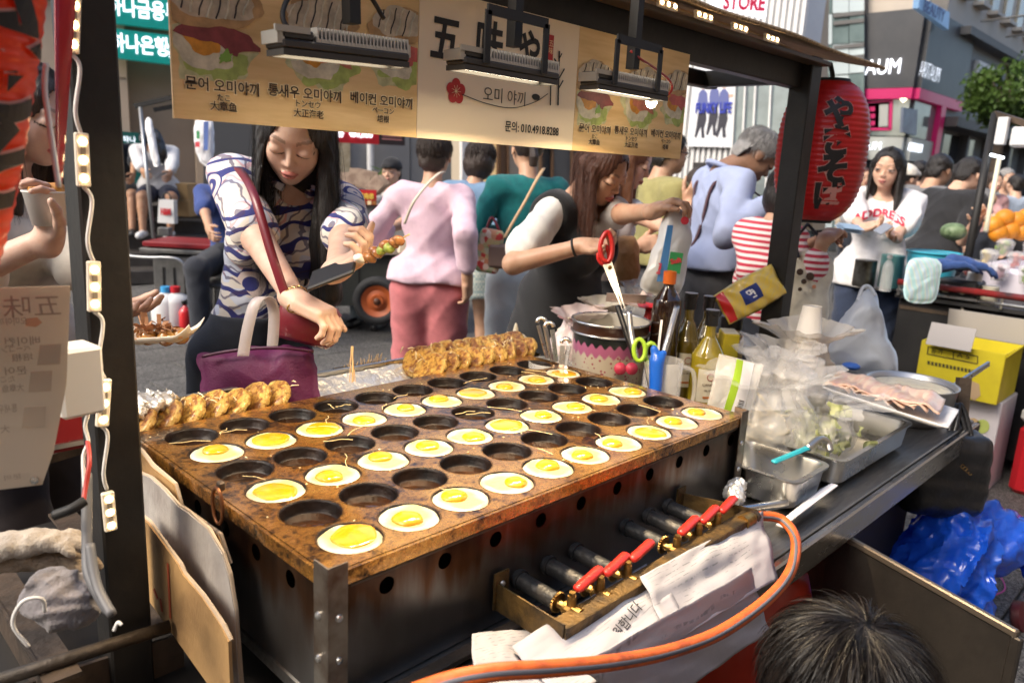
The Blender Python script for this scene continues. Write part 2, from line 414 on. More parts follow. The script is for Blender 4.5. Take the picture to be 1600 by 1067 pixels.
# ---------------------------------------------------------------- facade helpers
def onp(pl, px, py, off=0.):
    P0, n = pl; r = ray(px, py); t = ((P0+n*off-CAM)@n)/(r@n); return CAM+r*t
def pq(pl, pts, th=.02, off=0.):
    """slab whose front outline shows at the given photo pixels, on plane pl, th thick"""
    n = len(pts); a = [onp(pl, *p, off=off+th) for p in pts]; b = [q-pl[1]*(th+.0) for q in a]
    return np.array(a+b), [tuple(range(n))[::-1], tuple(range(n, 2*n))]+[(i, (i+1) % n, n+(i+1) % n, n+i) for i in range(n)]
def rect(x0, y0, x1, y1, s=.052): return [(x0, y0), (x1, y0+s*(x1-x0)), (x1, y1+s*(x1-x0)), (x0, y1)]
def ptext(pl, body, px, py, wpx, m, par, off=.03, bold=0., depth=.01, hpx=None, shear=0., up=None, sl=None, rot90=False):
    """lettering centred on photo pixel, as wide as wpx pixels there"""
    n = pl[1]; c = onp(pl, px, py, off); X = nrm(np.cross((0, 0, 1), n)); Y = np.array([0, 0, 1.])
    if rot90: X, Y = -Y, X
    w = np.linalg.norm(onp(pl, px+(0 if rot90 else wpx/2), py+(wpx/2 if rot90 else 0), off)-onp(pl, px-(0 if rot90 else wpx/2), py-(wpx/2 if rot90 else 0), off))
    V, Fc = text_mesh(body, 1., bold, 0.); ww = np.ptp(V[:, 0]); hh = np.ptp(V[:, 1]); s = w/ww; sy = s
    if hpx:
        sy = np.linalg.norm(onp(pl, px+(hpx/2 if rot90 else 0), py+(0 if rot90 else hpx/2), off)-onp(pl, px-(hpx/2 if rot90 else 0), py-(0 if rot90 else hpx/2), off))/hh
    V = V-(V.max(0)+V.min(0))/2
    base = c+(V[:, :1]*s)*X+(V[:, 1:2]*sy)*Y; return obj('lettering', J((base+n*depth, Fc), (base, [f[::-1] for f in Fc])), m, par)
def hdg(a): a = math.radians(a); return np.array([math.sin(a), math.cos(a), 0])
M_stone = mat('beige_stone', (.52, .40, .29), .75, col2=(.44, .33, .23), vs=.8, bump=.1, bs=30)
M_glassd = mat('shop_glass', (.03, .035, .04), .06, .0, spec=.8)
M_white = mat('white_panel', (.68, .68, .67), .5, col2=(.6, .6, .6), vs=2)
M_signw = mat('sign_white', (.9, .9, .92), .4, emit=.9, ecol=(.85, .9, 1))
# ---------------------------------------------------------------- bank building on the left
LP = (W(215, 300, d=10.5), hdg(112-90+180)); e_ = hdg(112)
bk = thing('bank_building', 'beige stone bank building with green signs above dark entrance steps', 'building', onp(LP, 215, 300)*(1, 1, 0))
c0 = onp(LP, 215, 300)*(1, 1, 0)
def LS(s, off, z): return c0+e_*s+LP[1]*off+np.array([0, 0, z])
def lbox(s0, s1, o0, o1, z0, z1, b=.0): return box(LS((s0+s1)/2, (o0+o1)/2, (z0+z1)/2), (s1-s0, abs(o1-o0), z1-z0), np.stack([e_, -LP[1], u0], 1), b)
obj('wall', lbox(-6, 2.1, -6, -.35, 0, 9), M_stone, bk)
obj('pillar', lbox(-1.5, -.05, -.35, .05, .75, 3.2), M_stone, bk); obj('pillar', lbox(.75, 1.05, -.35, .12, .75, 3.2), M_stone, bk)
obj('pillar', lbox(1.55, 2.0, -.35, .0, .75, 3.2), M_stone, bk)
for k, z in enumerate((1.55, 2.3)): obj('stone_band', lbox(-1.49, -.06, .05, .062, z, z+.008), mat('stone_joint', (.2, .15, .1), .8), bk)
obj('lintel', lbox(-5, 2.05, -.35, .18, 3.2, 4.6), mat('lintel_brown', (.2, .13, .08), .6), bk)
M_green = mat('bank_green', (.0, .17, .14), .4, emit=.12, ecol=(0, .5, .42))
s1 = obj('sign', pq(LP, [(150, -14), (275, 0), (275, 48), (150, 33)], .12, .2), M_green, bk)
s2 = obj('sign', pq(LP, [(150, 41), (275, 57), (275, 102), (150, 87)], .12, .2), M_green, bk)
ptext(LP, '하나금융투자', 236, 16, 132, M_signw, bk, off=.33, bold=.02, hpx=30); ptext(LP, '하나은행', 218, 70, 88, M_signw, bk, off=.33, bold=.02, hpx=30); ptext(LP, 'H\n행', 266, 80, 9, M_signw, bk, off=.33, hpx=22)
ps = obj('notice_board', pq(LP, [(171, 204), (221, 208), (221, 288), (171, 285)], .04, .06), mat('poster_green', (.01, .11, .09), .4), bk)
ptext(LP, '하나', 202, 218, 20, M_signw, bk, off=.105, hpx=10); ptext(LP, '주거래론', 195, 231, 40, M_signw, bk, off=.105, hpx=11); obj('small_print', pq(LP, [(176, 246), (216, 248), (216, 250), (176, 248)], .003, .1), M_signw, bk); obj('small_print', pq(LP, [(184, 254), (216, 256), (216, 257.5), (184, 255.5)], .003, .1), M_signw, bk)
obj('notice_board', pq(LP, [(195, 287), (222, 288), (222, 300), (195, 300)], .05, .1), M_white, bk)
stp = obj('entrance_steps', lbox(-4, 3.2, -.35, 1.45, 0, .75), mat('step_granite', (.035, .03, .027), .55, col2=(.055, .048, .042), vs=9, bump=.1, bs=60), None); tag(stp, 'dark granite entrance steps in front of the bank', 'steps')
for k in range(4): obj('step', lbox(-4, 3.2, 1.4, 1.45+.34*(4-k), 0, .15*(k+1), .008), MC['step_granite'], stp)
# grey hoardings and shop fronts behind the banner
HP = (W(600, 260, d=11.5), hdg(112-90+180))
hb = thing('grey_hoarding', 'plain grey panel hoarding with white post behind the crowd', 'hoarding', onp(HP, 620, 300)*(1, 1, 0))
M_gpan = mat('grey_panel', (.26, .26, .265), .6, col2=(.22, .22, .22), vs=1.5); M_gdark = mat('dark_grey_panel', (.10, .098, .096), .6)
obj('panel', pq(HP, [(545, 60), (640, 60), (640, 420), (545, 420)], .08), M_gpan, hb); obj('panel', pq(HP, [(641, 60), (722, 60), (722, 420), (641, 420)], .08, -.02), M_gpan, hb)
obj('panel', pq(HP, [(318, 60), (402, 60), (402, 420), (318, 420)], .08, .4), M_gdark, hb); obj('panel', pq(HP, [(402, 60), (412, 60), (412, 420), (402, 420)], .1, .4), M_white, hb)
obj('panel', pq(HP, [(524, 60), (547, 60), (547, 420), (524, 420)], .05, .1), mat('cream_panel', (.5, .42, .28), .6, col2=(.38, .3, .18), vs=14), hb)
obj('post', cyl(onp(HP, 577, 150, .25), onp(HP, 582, 400, .25), .05, n=12), M_white, hb)
obj('rear_wall', pq(HP, [(250, -60), (730, -60), (730, 430), (250, 430)], .3, -1.4), M_gdark, hb)
RP = (W(575, 212, d=9), hdg(112-90+180))
rs = thing('price_sign', 'red price sign reading 3,000 won below the menu banner', 'sign', onp(RP, 575, 212))
obj('board', pq(RP, [(505, 197), (592, 201), (592, 226), (505, 222)], .04), mat('sign_red', (.5, .012, .02), .5), rs)
obj('board', pq(RP, [(592, 201), (633, 203), (633, 228), (592, 226)], .04), mat('sign_dark', (.03, .02, .02), .5), rs)
ptext(RP, '₩3,000', 564, 211, 36, M_signw, rs, off=.05, bold=.03, hpx=11); ptext(RP, '통', 531, 208, 13, M_signw, rs, off=.05, bold=.03, hpx=14)
for k in range(3): obj('small_print', pq(RP, [(597, 206+5*k), (628, 208+5*k), (628, 210+5*k), (597, 208+5*k)], .003, .041), mat('tiny_print', (.5, .2, .18), .6), rs)
# cream shop front between the backs of the customers
SP = (W(800, 260, d=11), hdg(105-90+180))
sf = thing('cream_shopfront', 'cream and brown shop front seen between the customers', 'shop front', onp(SP, 800, 300)*(1, 1, 0))
obj('wall', pq(SP, [(720, -40), (1075, -40), (1075, 460), (720, 460)], .3, -.4), mat('cream_wall', (.42, .36, .28), .7), sf)
for x0, x1, mm in ((722, 742, M_white), (745, 778, mat('shop_amber', (.5, .33, .15), .5, emit=.25, ecol=(1, .7, .35))), (782, 792, mat('shop_brown', (.16, .09, .05), .5)), (848, 862, M_glassd), (866, 893, M_gdark), (898, 1050, mat('shop_dark', (.07, .06, .055), .5))):
    obj('shop_window', pq(SP, [(x0, 120), (x1, 121), (x1, 420), (x0, 419)], .08, -.1), mm, sf)
for x in (745, 779, 795, 846, 864, 895): obj('mullion', pq(SP, [(x-1.2, 110), (x+1.2, 110), (x+1.2, 425), (x-1.2, 425)], .05, -.02), MC['shop_brown'], sf)
for k in range(7): obj('hanging_garment', pq(SP, rect(850+k*1.6, 200, 851+k*1.6, 232), .06, .0), [M_white, MC['shop_brown']][k % 2], sf)
# ---------------------------------------------------------------- white corrugated building with the poster
XP = (W(1115, 170, d=11), np.array([-1., 0, 0])); xw = XP[0][0]
cb = thing('corrugated_building', 'white corrugated metal building carrying the band poster', 'building', (xw, 5, 0))
y0w, y1w = onp(XP, 1240, 170)[1], onp(XP, 1040, 170)[1]
obj('core', box((xw+.3, (y0w+y1w)/2, 4), (.5, y1w-y0w, 8)), M_white, cb)
ribs = [box((xw+.05, y0w+.03+k*.09, 4), (.1, .045, 8)) for k in range(int((y1w-y0w)/.09))]
obj('corrugation', J(*ribs), M_white, cb, kind='stuff')
pz = obj('poster', pq(XP, [(1084, 106), (1162, 105), (1150, 231), (1074, 229)], .03, .03), mat('poster_white', (.7, .72, .76), .35, col2=(.55, .58, .64), vs=1.2), cb)
M_pb = mat('poster_blue', (.10, .12, .30), .5); M_pk = mat('poster_dark', (.03, .03, .045), .5); M_ps = mat('poster_skin', (.5, .36, .28), .5); M_pt = mat('poster_text', (.03, .05, .4), .5)
for k, (x, y) in enumerate(((1098, 132), (1116, 128), (1131, 131))):
    def sh(pts, m, o_): obj('poster_figure', pq(XP, [(x+a, y+b) for a, b in pts], .002, o_), m, cb)
    sh([(-3, 0), (-1, -4), (2, -4), (4, 0), (3, 6), (1, 9), (-2, 7)], M_ps, .062); sh([(-3, -1), (-2, -5), (3, -5), (4, -1), (1, -3)], M_pk, .065)
    sh([(-2, 9), (2, 8), (7, 14), (8, 30), (5, 40), (-7, 40), (-8, 26), (-6, 14)], M_pb, .062+.002*k); sh([(-6, 39), (5, 39), (6, 55), (2, 70), (3, 84), (-2, 84), (-3, 66), (-7, 76), (-10, 84), (-13, 82), (-10, 66), (-8, 52)], M_pk, .061+.002*k)
obj('poster_figure', pq(XP, [(1136, 147), (1148, 148), (1149, 151), (1137, 153)], .002, .063), M_ps, cb)
ptext(XP, 'FUNKY LIFE', 1115, 169, 56, M_pt, cb, off=.072, bold=.02, hpx=17)
ad = obj('advert_panel', pq(XP, [(1083, 254), (1113, 254), (1111, 300), (1081, 300)], .06, .12), mat('advert_dark', (.03, .028, .03), .4), cb)
obj('swoosh', pq(XP, [(1090, 263), (1095, 266), (1107, 261), (1096, 270), (1091, 268)], .004, .185), mat('swoosh_red', (.6, .08, .03), .4), cb)
obj('advert_panel', pq(XP, [(1118, 254), (1128, 254), (1127, 275), (1117, 275)], .06, .12), mat('advert_tan', (.4, .3, .2), .5), cb)
GP = (XP[0]+np.array([-.3, 0, 0]), XP[1])
for k, (x0, x1) in enumerate(((1152, 1166), (1168, 1182), (1184, 1206), (1208, 1238))):
    obj('glass_panel', pq(GP, [(x0, 99), (x1, 99), (x1-12, 330), (x0-12, 330)], .03), mat('blue_grey_glass', (.22, .27, .28), .12, spec=.7, col2=(.12, .15, .16), vs=1.5), cb)
    obj('mullion', pq(GP, [(x0-3, 92), (x0-.5, 92), (x0-12.5, 332), (x0-15, 332)], .07), M_white, cb)
ls = thing('light_box_sign', 'white light box sign with red letters at the top above the roof board', 'sign', onp(GP, 1160, 8))
LB = (W(1160, 6, d=8.5), nrm(np.array([-.75, -.66, 0])))
obj('box', pq(LB, [(1112, -28), (1200, -18), (1197, 27), (1112, 6)], .12), mat('lightbox', (.85, .85, .9), .4, emit=.8, ecol=(.9, .92, 1)), ls); ptext(LB, 'STORE', 1163, 4, 66, mat('sign_letters_red', (.5, .01, .06), .5), ls, off=.14, bold=.04, hpx=26)
# tan pillar with vertical LES sign
TP = (W(1250, 60, d=12.5), np.array([-1., 0, 0]))
tp = thing('tan_pillar', 'tan shop pillar with lit vertical magenta letters', 'pillar', onp(TP, 1250, 200)*(1, 1, 0))
obj('shaft', pq(TP, [(1224, -60), (1276, -60), (1270, 360), (1222, 360)], .5, -.5), mat('tan_stone', (.5, .36, .22), .6), tp)
obj('sign_plate', pq(TP, [(1240, 5), (1266, 5), (1264, 72), (1238, 72)], .06), MC['lightbox'], tp); ptext(TP, 'LES', 1253, 37, 54, mat('les_magenta', (.35, .0, .2), .5), tp, off=.075, bold=.05, hpx=16, rot90=True)
obj('sign_plate', pq(TP, [(1229, 112), (1241, 112), (1240, 146), (1228, 146)], .06), MC['lightbox'], tp)
# ---------------------------------------------------------------- glass curtain wall
CP = (W(1310, 100, d=16), np.array([-1., 0, 0]))
gw = thing('glass_tower', 'green tinted glass curtain wall reflecting the street', 'building', onp(CP, 1310, 200)*(1, 1, 0))
M_curt = mat('curtain_glass', (.25, .33, .33), .1, .35, col2=(.12, .17, .17), vs=.7, spec=.8); M_curt2 = mat('curtain_glass_pale', (.5, .58, .6), .15, .2, spec=.8)
obj('core', pq(CP, [(1262, -80), (1352, -80), (1350, 360), (1262, 360)], 2., -2.1), M_gdark, gw)
r = np.random.default_rng(3)
for i, (x0, x1) in enumerate(((1264, 1282), (1283, 1300), (1301, 1326), (1327, 1350))):
    for j in range(9):
        ya = -70+j*48-(x0-1264)*.09; obj('pane', pq(CP, [(x0, ya), (x1, ya-1.5), (x1, ya+45), (x0, ya+46.5)], .03, r.uniform(-.03, 0)), M_curt2 if (i+j) % 3 == 0 or (j in (1, 3) and i > 1) else M_curt, gw)
for j, y in enumerate((22, 34, 72, 90)): obj('spandrel', pq(CP, [(1302, y), (1350, y-5), (1350, y+1), (1302, y+6)], .05, .0), M_gdark, gw)
# ---------------------------------------------------------------- dark cosmetics shop on the corner
cn = W(1434, 90, d=15.2); AL = (cn, np.array([-1., 0, 0])); AR = (cn, np.array([0, -1., 0]))
al = thing('corner_shop', 'dark slate corner shop with lit white letters and a magenta window frame', 'shop', (cn[0], cn[1], 0))
M_slate = mat('slate_cladding', (.035, .038, .045), .45, col2=(.055, .056, .06), vs=1.5); M_mag = mat('magenta_frame', (.42, .01, .10), .4, emit=.1)
zt, zm = onp(AL, 1434, 16)[2], onp(AL, 1425, 138)[2]
obj('core', box((cn[0]+5.05, cn[1]+4.05, (zt)/2-.1), (9.9, 7.9, zt-.4)), M_gdark, al)
obj('fascia', box((cn[0]-.05, cn[1]+3.95, (zt+zm)/2), (.2, 8, zt-zm)), M_slate, al)
obj('fascia', box((cn[0]+1.45, cn[1]-.05, (zt+zm)/2), (2.9, .2, zt-zm)), M_slate, al)
obj('parapet', box((cn[0]+.05, cn[1]+3.95, zt+1.2), (.1, 8, 2.35)), mat('sunlit_render', (.5, .44, .36), .7, col2=(.4, .35, .3), vs=.6), al)
ptext(AL, 'ARITAUM', 1352, 106, 106, M_signw, al, off=.17, bold=.0, hpx=23); ptext(AR, 'ARITAUM', 1453, 113, 32, M_signw, al, off=.17, bold=-.035, hpx=22)
obj('frame', box((cn[0]-.06, cn[1]+3.9, zm-.11), (.2, 7.9, .2)), M_mag, al); obj('frame', box((cn[0]+1.4, cn[1]-.06, zm-.11), (2.9, .2, .2)), M_mag, al)
xr = onp(AR, 1466, 150)[0]; obj('frame', box((xr, cn[1]-.06, zm/2-.1), (.3, .2, zm-.21)), M_mag, al)
M_win = mat('shop_window_glass', (.16, .19, .19), .08, .1, spec=.8, col2=(.3, .33, .32), vs=.6)
zl = onp(AL, 1400, 213)[2]
obj('window', box((cn[0]-.02, cn[1]+3.9, (zm+zl)/2-.1), (.06, 7.8, zm-zl-.2)), M_win, al); obj('window', box((cn[0]+(xr-cn[0])/2, cn[1]-.02, (zm+zl)/2-.1), (xr-cn[0]-.2, .06, zm-zl-.2)), M_win, al)
obj('transom', box((cn[0]-.05, cn[1]+3.9, zl-.25), (.12, 7.8, .45)), mat('pale_transom', (.4, .42, .4), .4), al); obj('transom', box((cn[0]+(xr-cn[0])/2, cn[1]-.05, zl-.25), (xr-cn[0]-.2, .12, .45)), MC['pale_transom'], al)
ptext(AL, 'ARITAUM', 1346, 228, 60, M_signw, al, off=.13, hpx=12); ptext(AR, 'ARITAUM', 1430, 231, 22, M_signw, al, off=.13, hpx=12)
obj('window', box((cn[0]-.02, cn[1]+3.9, (zl-.5)/2), (.06, 7.8, zl-.5)), M_glassd, al); obj('window', box((cn[0]+(xr-cn[0])/2, cn[1]-.02, (zl-.5)/2), (xr-cn[0]-.2, .06, zl-.5)), M_glassd, al)
obj('window_poster', pq(AL, [(1343, 160), (1393, 156), (1391, 200), (1341, 202)], .02, .03), mat('window_dark', (.03, .025, .03), .4), al)
for a in ((1343, 160, 1393, 156, 1393, 159, 1343, 163), (1390, 157, 1395, 156, 1393, 203, 1388, 203), (1341, 200, 1391, 200, 1391, 204, 1341, 204)):
    obj('poster_frame', pq(AL, [a[0:2], a[2:4], a[4:6], a[6:8]], .03, .04), M_mag, al)
obj('window_poster', pq(AL, [(1374, 164), (1388, 163), (1387, 198), (1373, 198)], .02, .055), mat('poster_grey', (.35, .36, .34), .5), al)

for k in range(3): obj('poster_line', pq(AL, [(1346, 168+11*k), (1367, 167+11*k), (1367, 174+11*k), (1346, 175+11*k)], .004, .055), M_mag, al)
obj('display_screen', pq(AR, [(1412, 168), (1434, 172), (1432, 212), (1410, 207)], .05, .05), mat('display_blue', (.3, .36, .45), .4, col2=(.18, .2, .28), vs=3), al)
obj('window_lamp', lathe([(0, -.08), (.08, 0), (0, .08)], 10, onp(AL, 1412, 154, .05)), mat('warm_spot', (1, .8, .5), .4, emit=4), al)
# ---------------------------------------------------------------- long grey shop row beyond
xg0 = onp(AR, 1480, 100)[0]; gx = thing('grey_shop_row', 'long grey shop row with dark fascia and upper windows along the street', 'building', (xg0+6, cn[1], 0))
obj('core', box((xg0+12.1, cn[1]+3.2, 5.5), (24, 6, 11)), mat('pale_concrete', (.42, .38, .33), .7, col2=(.36, .33, .29), vs=.7), gx)
zf0, zf1 = zm-.4, zt-.2
obj('fascia', box((xg0+9, cn[1]+.1, (zf0+zf1)/2), (18, .3, zf1-zf0)), mat('grey_cladding', (.13, .135, .14), .55), gx)
obj('cornice', box((xg0+9, cn[1]-.05, zf1+.08), (18, .6, .16)), M_gdark, gx); obj('cornice', box((xg0+9, cn[1]-.05, zf0-.1), (18, .7, .2)), M_gdark, gx)
for k in range(9): obj('shop_window', box((xg0+1.2+2*k, cn[1]+.15, (zf0-.2)/2), (1.8, .12, zf0-.4)), M_win if k % 2 else M_glassd, gx)
for k in range(10): obj('pier', box((xg0+.2+2*k, cn[1]+.05, (zf0-.2)/2), (.18, .3, zf0-.3)), M_gdark, gx)
for k in range(14):
    w = obj('upper_window', box((xg0+.9+1.2*k, cn[1]+.18, zf1+2.1), (.55, .1, 2.2)), mat('upper_glass', (.25, .24, .2), .25, col2=(.45, .4, .3), vs=1), gx); obj('sill', box((xg0+.9+1.2*k, cn[1]+.1, zf1+.95), (.7, .25, .08)), MC['pale_concrete'], w)
for k in range(4):
    p = np.array([xg0+1.5+2.2*k, cn[1]-.1, zf1+.5]); obj('sign_lamp', J(tube([p, p+(0, -.9, .05)], .025, 6), box(p+(0, -1.0, .02), (.3, .2, .1), b=.02)), M_gdark, gx)
bs_ = onp(AR, 1525, 135); obj('square_sign', box(bs_+(0, -.1, 0), (1.3, .12, 1.0), b=.02), M_white, gx); obj('square_sign', box(bs_+(.1, -.18, 0), (.95, .06, .7)), MC['grey_cladding'], gx)
bsg = thing('blue_sign', 'pale blue hanging signboard at the top of the corner shop', 'sign', onp(AR, 1460, 20))
obj('board', pq(AR, [(1437, -6), (1484, 20), (1482, 47), (1435, 13)], .1, .25), mat('pale_blue_sign', (.22, .38, .6), .5, emit=.1), bsg); ptext(AR, 'BEAUTY', 1460, 18, 34, mat('sign_navy', (.02, .04, .2), .5), bsg, off=.37, hpx=18)
# far blocks that close the street
fb = thing('far_office', 'pale gridded office building closing the end of the street', 'building', W(1590, 250, d=45)*(1, 1, 0))
fc = W(1600, 200, d=45); obj('block', box((fc[0], fc[1], 9), (10, 12, 18)), mat('pale_office', (.62, .58, .56), .6), fb)
for i in range(7):
    for j in range(6): obj('office_window', box((fc[0]-5.03, fc[1]-5+i*1.6, 4+j*2.4), (.1, 1.3, 1.9)), mat('office_glass', (.5, .5, .52), .2), fb)
vs_ = thing('green_banner_sign', 'tall green vertical shop sign beside the tree', 'sign', W(1583, 90, d=22)); VPl = (W(1583, 90, d=22), np.array([-1., 0, 0]))
obj('board', pq(VPl, [(1572, 55), (1600, 62), (1600, 190), (1572, 190)], .2), mat('sign_olive', (.2, .26, .06), .5), vs_); ptext(VPl, 'NATURE', 1590, 100, 60, M_signw, vs_, off=.24, hpx=9, rot90=True)
# unseen blocks added behind the photographer to keep the low sky off the stall
for k, (c, s) in enumerate((((-18, -6, 3.5), (8, 26, 7)), ((-2, -9.6, 3.8), (22, 8, 7.6)), ((21, -9.6, 3.5), (22, 8, 7)))):
    t = thing('street_block', ['plain stone block at the street end behind the photographer', 'plain stone block across the street behind the photographer', 'plain stone block farther along across the street'][k], 'building', (c[0], c[1], 0))
    obj('wall', box(c, s), M_stone, t)
    for i in range(6): obj('window', box((c[0]+s[0]/2+.02, c[1]-s[1]*.4+i*s[1]*.16, 3), (.05, 1.4, 1.8)) if k == 0 else box((c[0]-s[0]*.4+i*s[0]*.16, c[1]+s[1]/2+.02, 3), (1.8, .05, 1.8)), M_glassd, t)
# ---------------------------------------------------------------- street tree
def tree(px, py, d, rad, nm, label, seed):
    c = W(px, py, d=d); r = np.random.default_rng(seed); t = thing('street_tree', label, 'tree', (c[0], c[1], 0))
    tr = [np.array([c[0], c[1], 0]), np.array([c[0]+.05, c[1], c[2]*.5]), c+(0, 0, -rad*.3), c+(.05, 0, rad*.3)]
    limbs = [tube(spline(tr, 5), np.linspace(.14, .05, 16), 8)]
    for k in range(9):
        a = r.uniform(0, 6.28); e = c+rad*np.array([.75*math.cos(a), .75*math.sin(a), r.uniform(-.2, .6)]); limbs.append(tube(spline([tr[2]+(0, 0, -.2), (tr[2]+e)/2+(0, 0, .2), e], 4), np.linspace(.05, .012, 9), 6))
    obj('trunk', J(*limbs), mat('tree_bark', (.09, .065, .045), .85, col2=(.05, .038, .03), vs=20, bump=.4), t, smooth=True)
    n = 4200; cl = c+rad*np.array([1, 1, .62])*(lambda q: q/np.linalg.norm(q, axis=1)[:, None]*r.uniform(.3, 1, (46, 1))**.5)(r.normal(size=(46, 3)))
    P = cl[r.integers(0, 46, n)]+r.normal(size=(n, 3))*rad*.13; A = r.normal(size=(n, 3)); A /= np.linalg.norm(A, axis=1)[:, None]; B = np.cross(A, r.normal(size=(n, 3))); B /= np.linalg.norm(B, axis=1)[:, None]
    s = r.uniform(.04, .085, (n, 1)); V = np.stack([P-A*s, P+B*s*.5, P+A*s, P-B*s*.5], 1).reshape(-1, 3)
    obj('crown', (V, np.arange(4*n).reshape(n, 4)), mat('leaf_green', (.10, .17, .03), .5, col2=(.05, .10, .02), vs=.8, tl=.35), t)
tree(1574, 148, 15, .85, 'street_tree', 'green street tree before the grey shop row', 1)
# ---------------------------------------------------------------- materials shared by the stall
M_black = mat('black_steel', (.006, .0055, .005), .5, .0, col2=(.014, .012, .010), vs=14, bump=.08, bs=60)
M_blackmatte = mat('black_paint', (.014, .013, .012), .6)
M_steel = mat('stainless', (.42, .41, .39), .3, 1., col2=(.26, .25, .23), vs=6, rough2=.45, bump=.04, bs=30, stretch=(1, 8, 8))
M_steelb = mat('bright_stainless', (.62, .61, .58), .22, 1., rough2=.38, vs=9)
M_iron = mat('grimy_iron', (.05, .04, .032), .55, .5, col2=(.12, .085, .06), vs=10, bump=.3, bs=70)
M_rust = mat('rusty_angle', (.16, .095, .03), .5, .55, col2=(.05, .035, .02), vs=22, bump=.3, bs=90, vc=(.4, .62))
M_brass = mat('brass', (.45, .27, .08), .35, .9, col2=(.16, .09, .03), vs=40)
M_led = mat('led_glow', (1, .78, .45), .3, emit=14, ecol=(1, .7, .36))
M_ledcase = mat('led_case', (.75, .68, .55), .35, coat=.3, sss=0.)
M_wire = mat('white_wire', (.7, .68, .64), .45)
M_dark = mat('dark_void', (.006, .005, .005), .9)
M_alu = mat('worn_aluminium', (.5, .5, .5), .35, .9)

# ---------------------------------------------------------------- counter
Z0 = .72
ct = thing('stall_counter', 'stainless steel stall counter under the egg griddle and food pans', 'counter', (1.0, .2, 0))
obj('counter_top', box((1.03, .275, Z0-.012), (2.2, 1.05, .024), b=.003), M_steel, ct)
obj('apron', box((1.03, -.262, Z0-.034), (2.2, .018, .066), b=.004), mat('apron_steel', (.5, .5, .5), .16, 1., rough2=.3, vs=5, stretch=(1, 6, 6)), ct)
obj('side_apron', box((2.139, .275, Z0-.034), (.018, 1.05, .066), b=.004), M_steel, ct)
for (x, y) in ((2.08, -.2), (2.08, .75), (-.02, .75), (1.28, -.16)):
    obj('leg', box((x, y, (Z0-.03)/2), (.05, .05, Z0-.03)), M_iron, ct)
obj('lower_panel', box((1.66, -.13, .34), (.74, .012, .62)), M_blackmatte, ct)
obj('shelf', box((1.0, .3, .22), (2.1, .86, .02)), M_iron, ct)
obj('back_panel', box((1.03, .79, .34), (2.15, .012, .6)), M_blackmatte, ct)
# ---------------------------------------------------------------- canopy frame
cf = thing('stall_canopy', 'black painted steel canopy frame with two square posts and a top beam', 'canopy', (.8, .3, 0))
PL = np.array([-.196, .30]); S = .058
obj('post', box((PL[0], PL[1], 1.02), (S, S, 1.6), b=.003), M_black, cf)
obj('post', box((1.835, .3, 1.25), (.068, .068, 1.08), b=.003), M_black, cf)
obj('beam', box((.80, .318, 1.735), (2.12, .04, .075), b=.003), M_black, cf)
obj('beam', box((.80, .26, 1.77), (2.12, .05, .012), b=.002), mat('beam_brown', (.05, .03, .016), .5), cf)
for x in (-.19, 1.835): obj('side_beam', box((x, .5, 1.74), (.04, .32, .05), b=.003), M_black, cf)
for a, b in (((-.19, .9), (1.9, .9)),): obj('rear_beam', box(((a[0]+b[0])/2, .66, 1.74), (2.1, .04, .05), b=.003), M_black, cf)
cardm = mat('card_board', (.36, .24, .13), .85, col2=(.27, .17, .09), vs=5, bump=.15, bs=80, stretch=(1, 6, 1))
rf = thing('stall_roof', 'brown corrugated board roof sheet laid over the black stall frame', 'roof board', (.9, .6, 1.79))
def roof(u, v):
    x = -.35+2.75*u; y = .205+.50*v; dz = .035*max(0, (x-1.15))*(1-v)+.004*math.sin(x*9+v*5)
    return (x, y+.07*max(0, x-1.3)*(1-v), 1.796+dz*.6+.12*v)
obj('sheet', grid(roof, 60, 10, -.008), cardm, rf)
obj('flute_edge', tube([np.array(roof(u, 0))+(0, -.002, .002) for u in np.linspace(0, 1, 61)], .0055, 6), mat('card_edge', (.42, .3, .17), .9, col2=(.12, .08, .04), vs=120), rf)
# ---------------------------------------------------------------- LED modules
def led_module(c, X, Y, label, group, n=3, wid=.016, L=.062):
    X = nrm(X); Y = nrm(Y); N = np.cross(X, Y); R = np.stack([X, Y, N], 1)
    t = thing('led_module', label, 'led light', c, group=group)
    obj('case', box(np.asarray(c)+N*.004, (wid, L, .008), R, .0015), M_ledcase, t)
    for k in range(n):
        p = np.asarray(c)+Y*((k-(n-1)/2)*L/n*1.02)
        obj('diode', lathe([(.0046, 0), (.0046, .0012), (.003, .0028), (0, .0032)], 12, p+N*.008, R), M_led, t)
        if k < n-1: obj('chip', box(p+Y*L/n*.5+N*.0085, (.006, .009, .001), R), mat('led_chip', (.25, .22, .18), .4), t)
    return t
ords = ['topmost', 'second from the top', 'third from the top', 'fourth from the top', 'lowest']
pts = []
for k, (p, tilt) in enumerate((((112, 40), .10), ((127, 250), .02), ((145, 447), .05), ((160, 628), .12), ((169, 797), -.02))):
    c = W(*p, y=PL[1]-S/2); Yd = np.array([-math.sin(tilt), 0, -math.cos(tilt)]); Xd = np.array([-math.cos(tilt), 0, math.sin(tilt)])
    led_module(c, Xd*-1, -Yd, 'lit warm LED module on the near black post, %s of five' % ords[k], 'LED modules on the near post', L=.066 if k < 4 else .058)
    pts.append((c-Yd*.033, c+Yd*.033))
y_ = PL[1]-S/2-.003
for k in range(4):
    a, b = pts[k][1], pts[k+1][0]; m = (a+b)/2
    wv = spline([a+(0, -.003, 0), m+(.006, -.004, .03), m+(-.003, -.006, -.02), b+(0, -.003, 0)], 6)
    tag(obj('led_wire', tube(wv, .0026, 7), M_wire, smooth=True), 'white wire joining LED modules on the near post, %s stretch' % ['top', 'second', 'third', 'bottom'][k], 'wire', 'wires between LED modules')
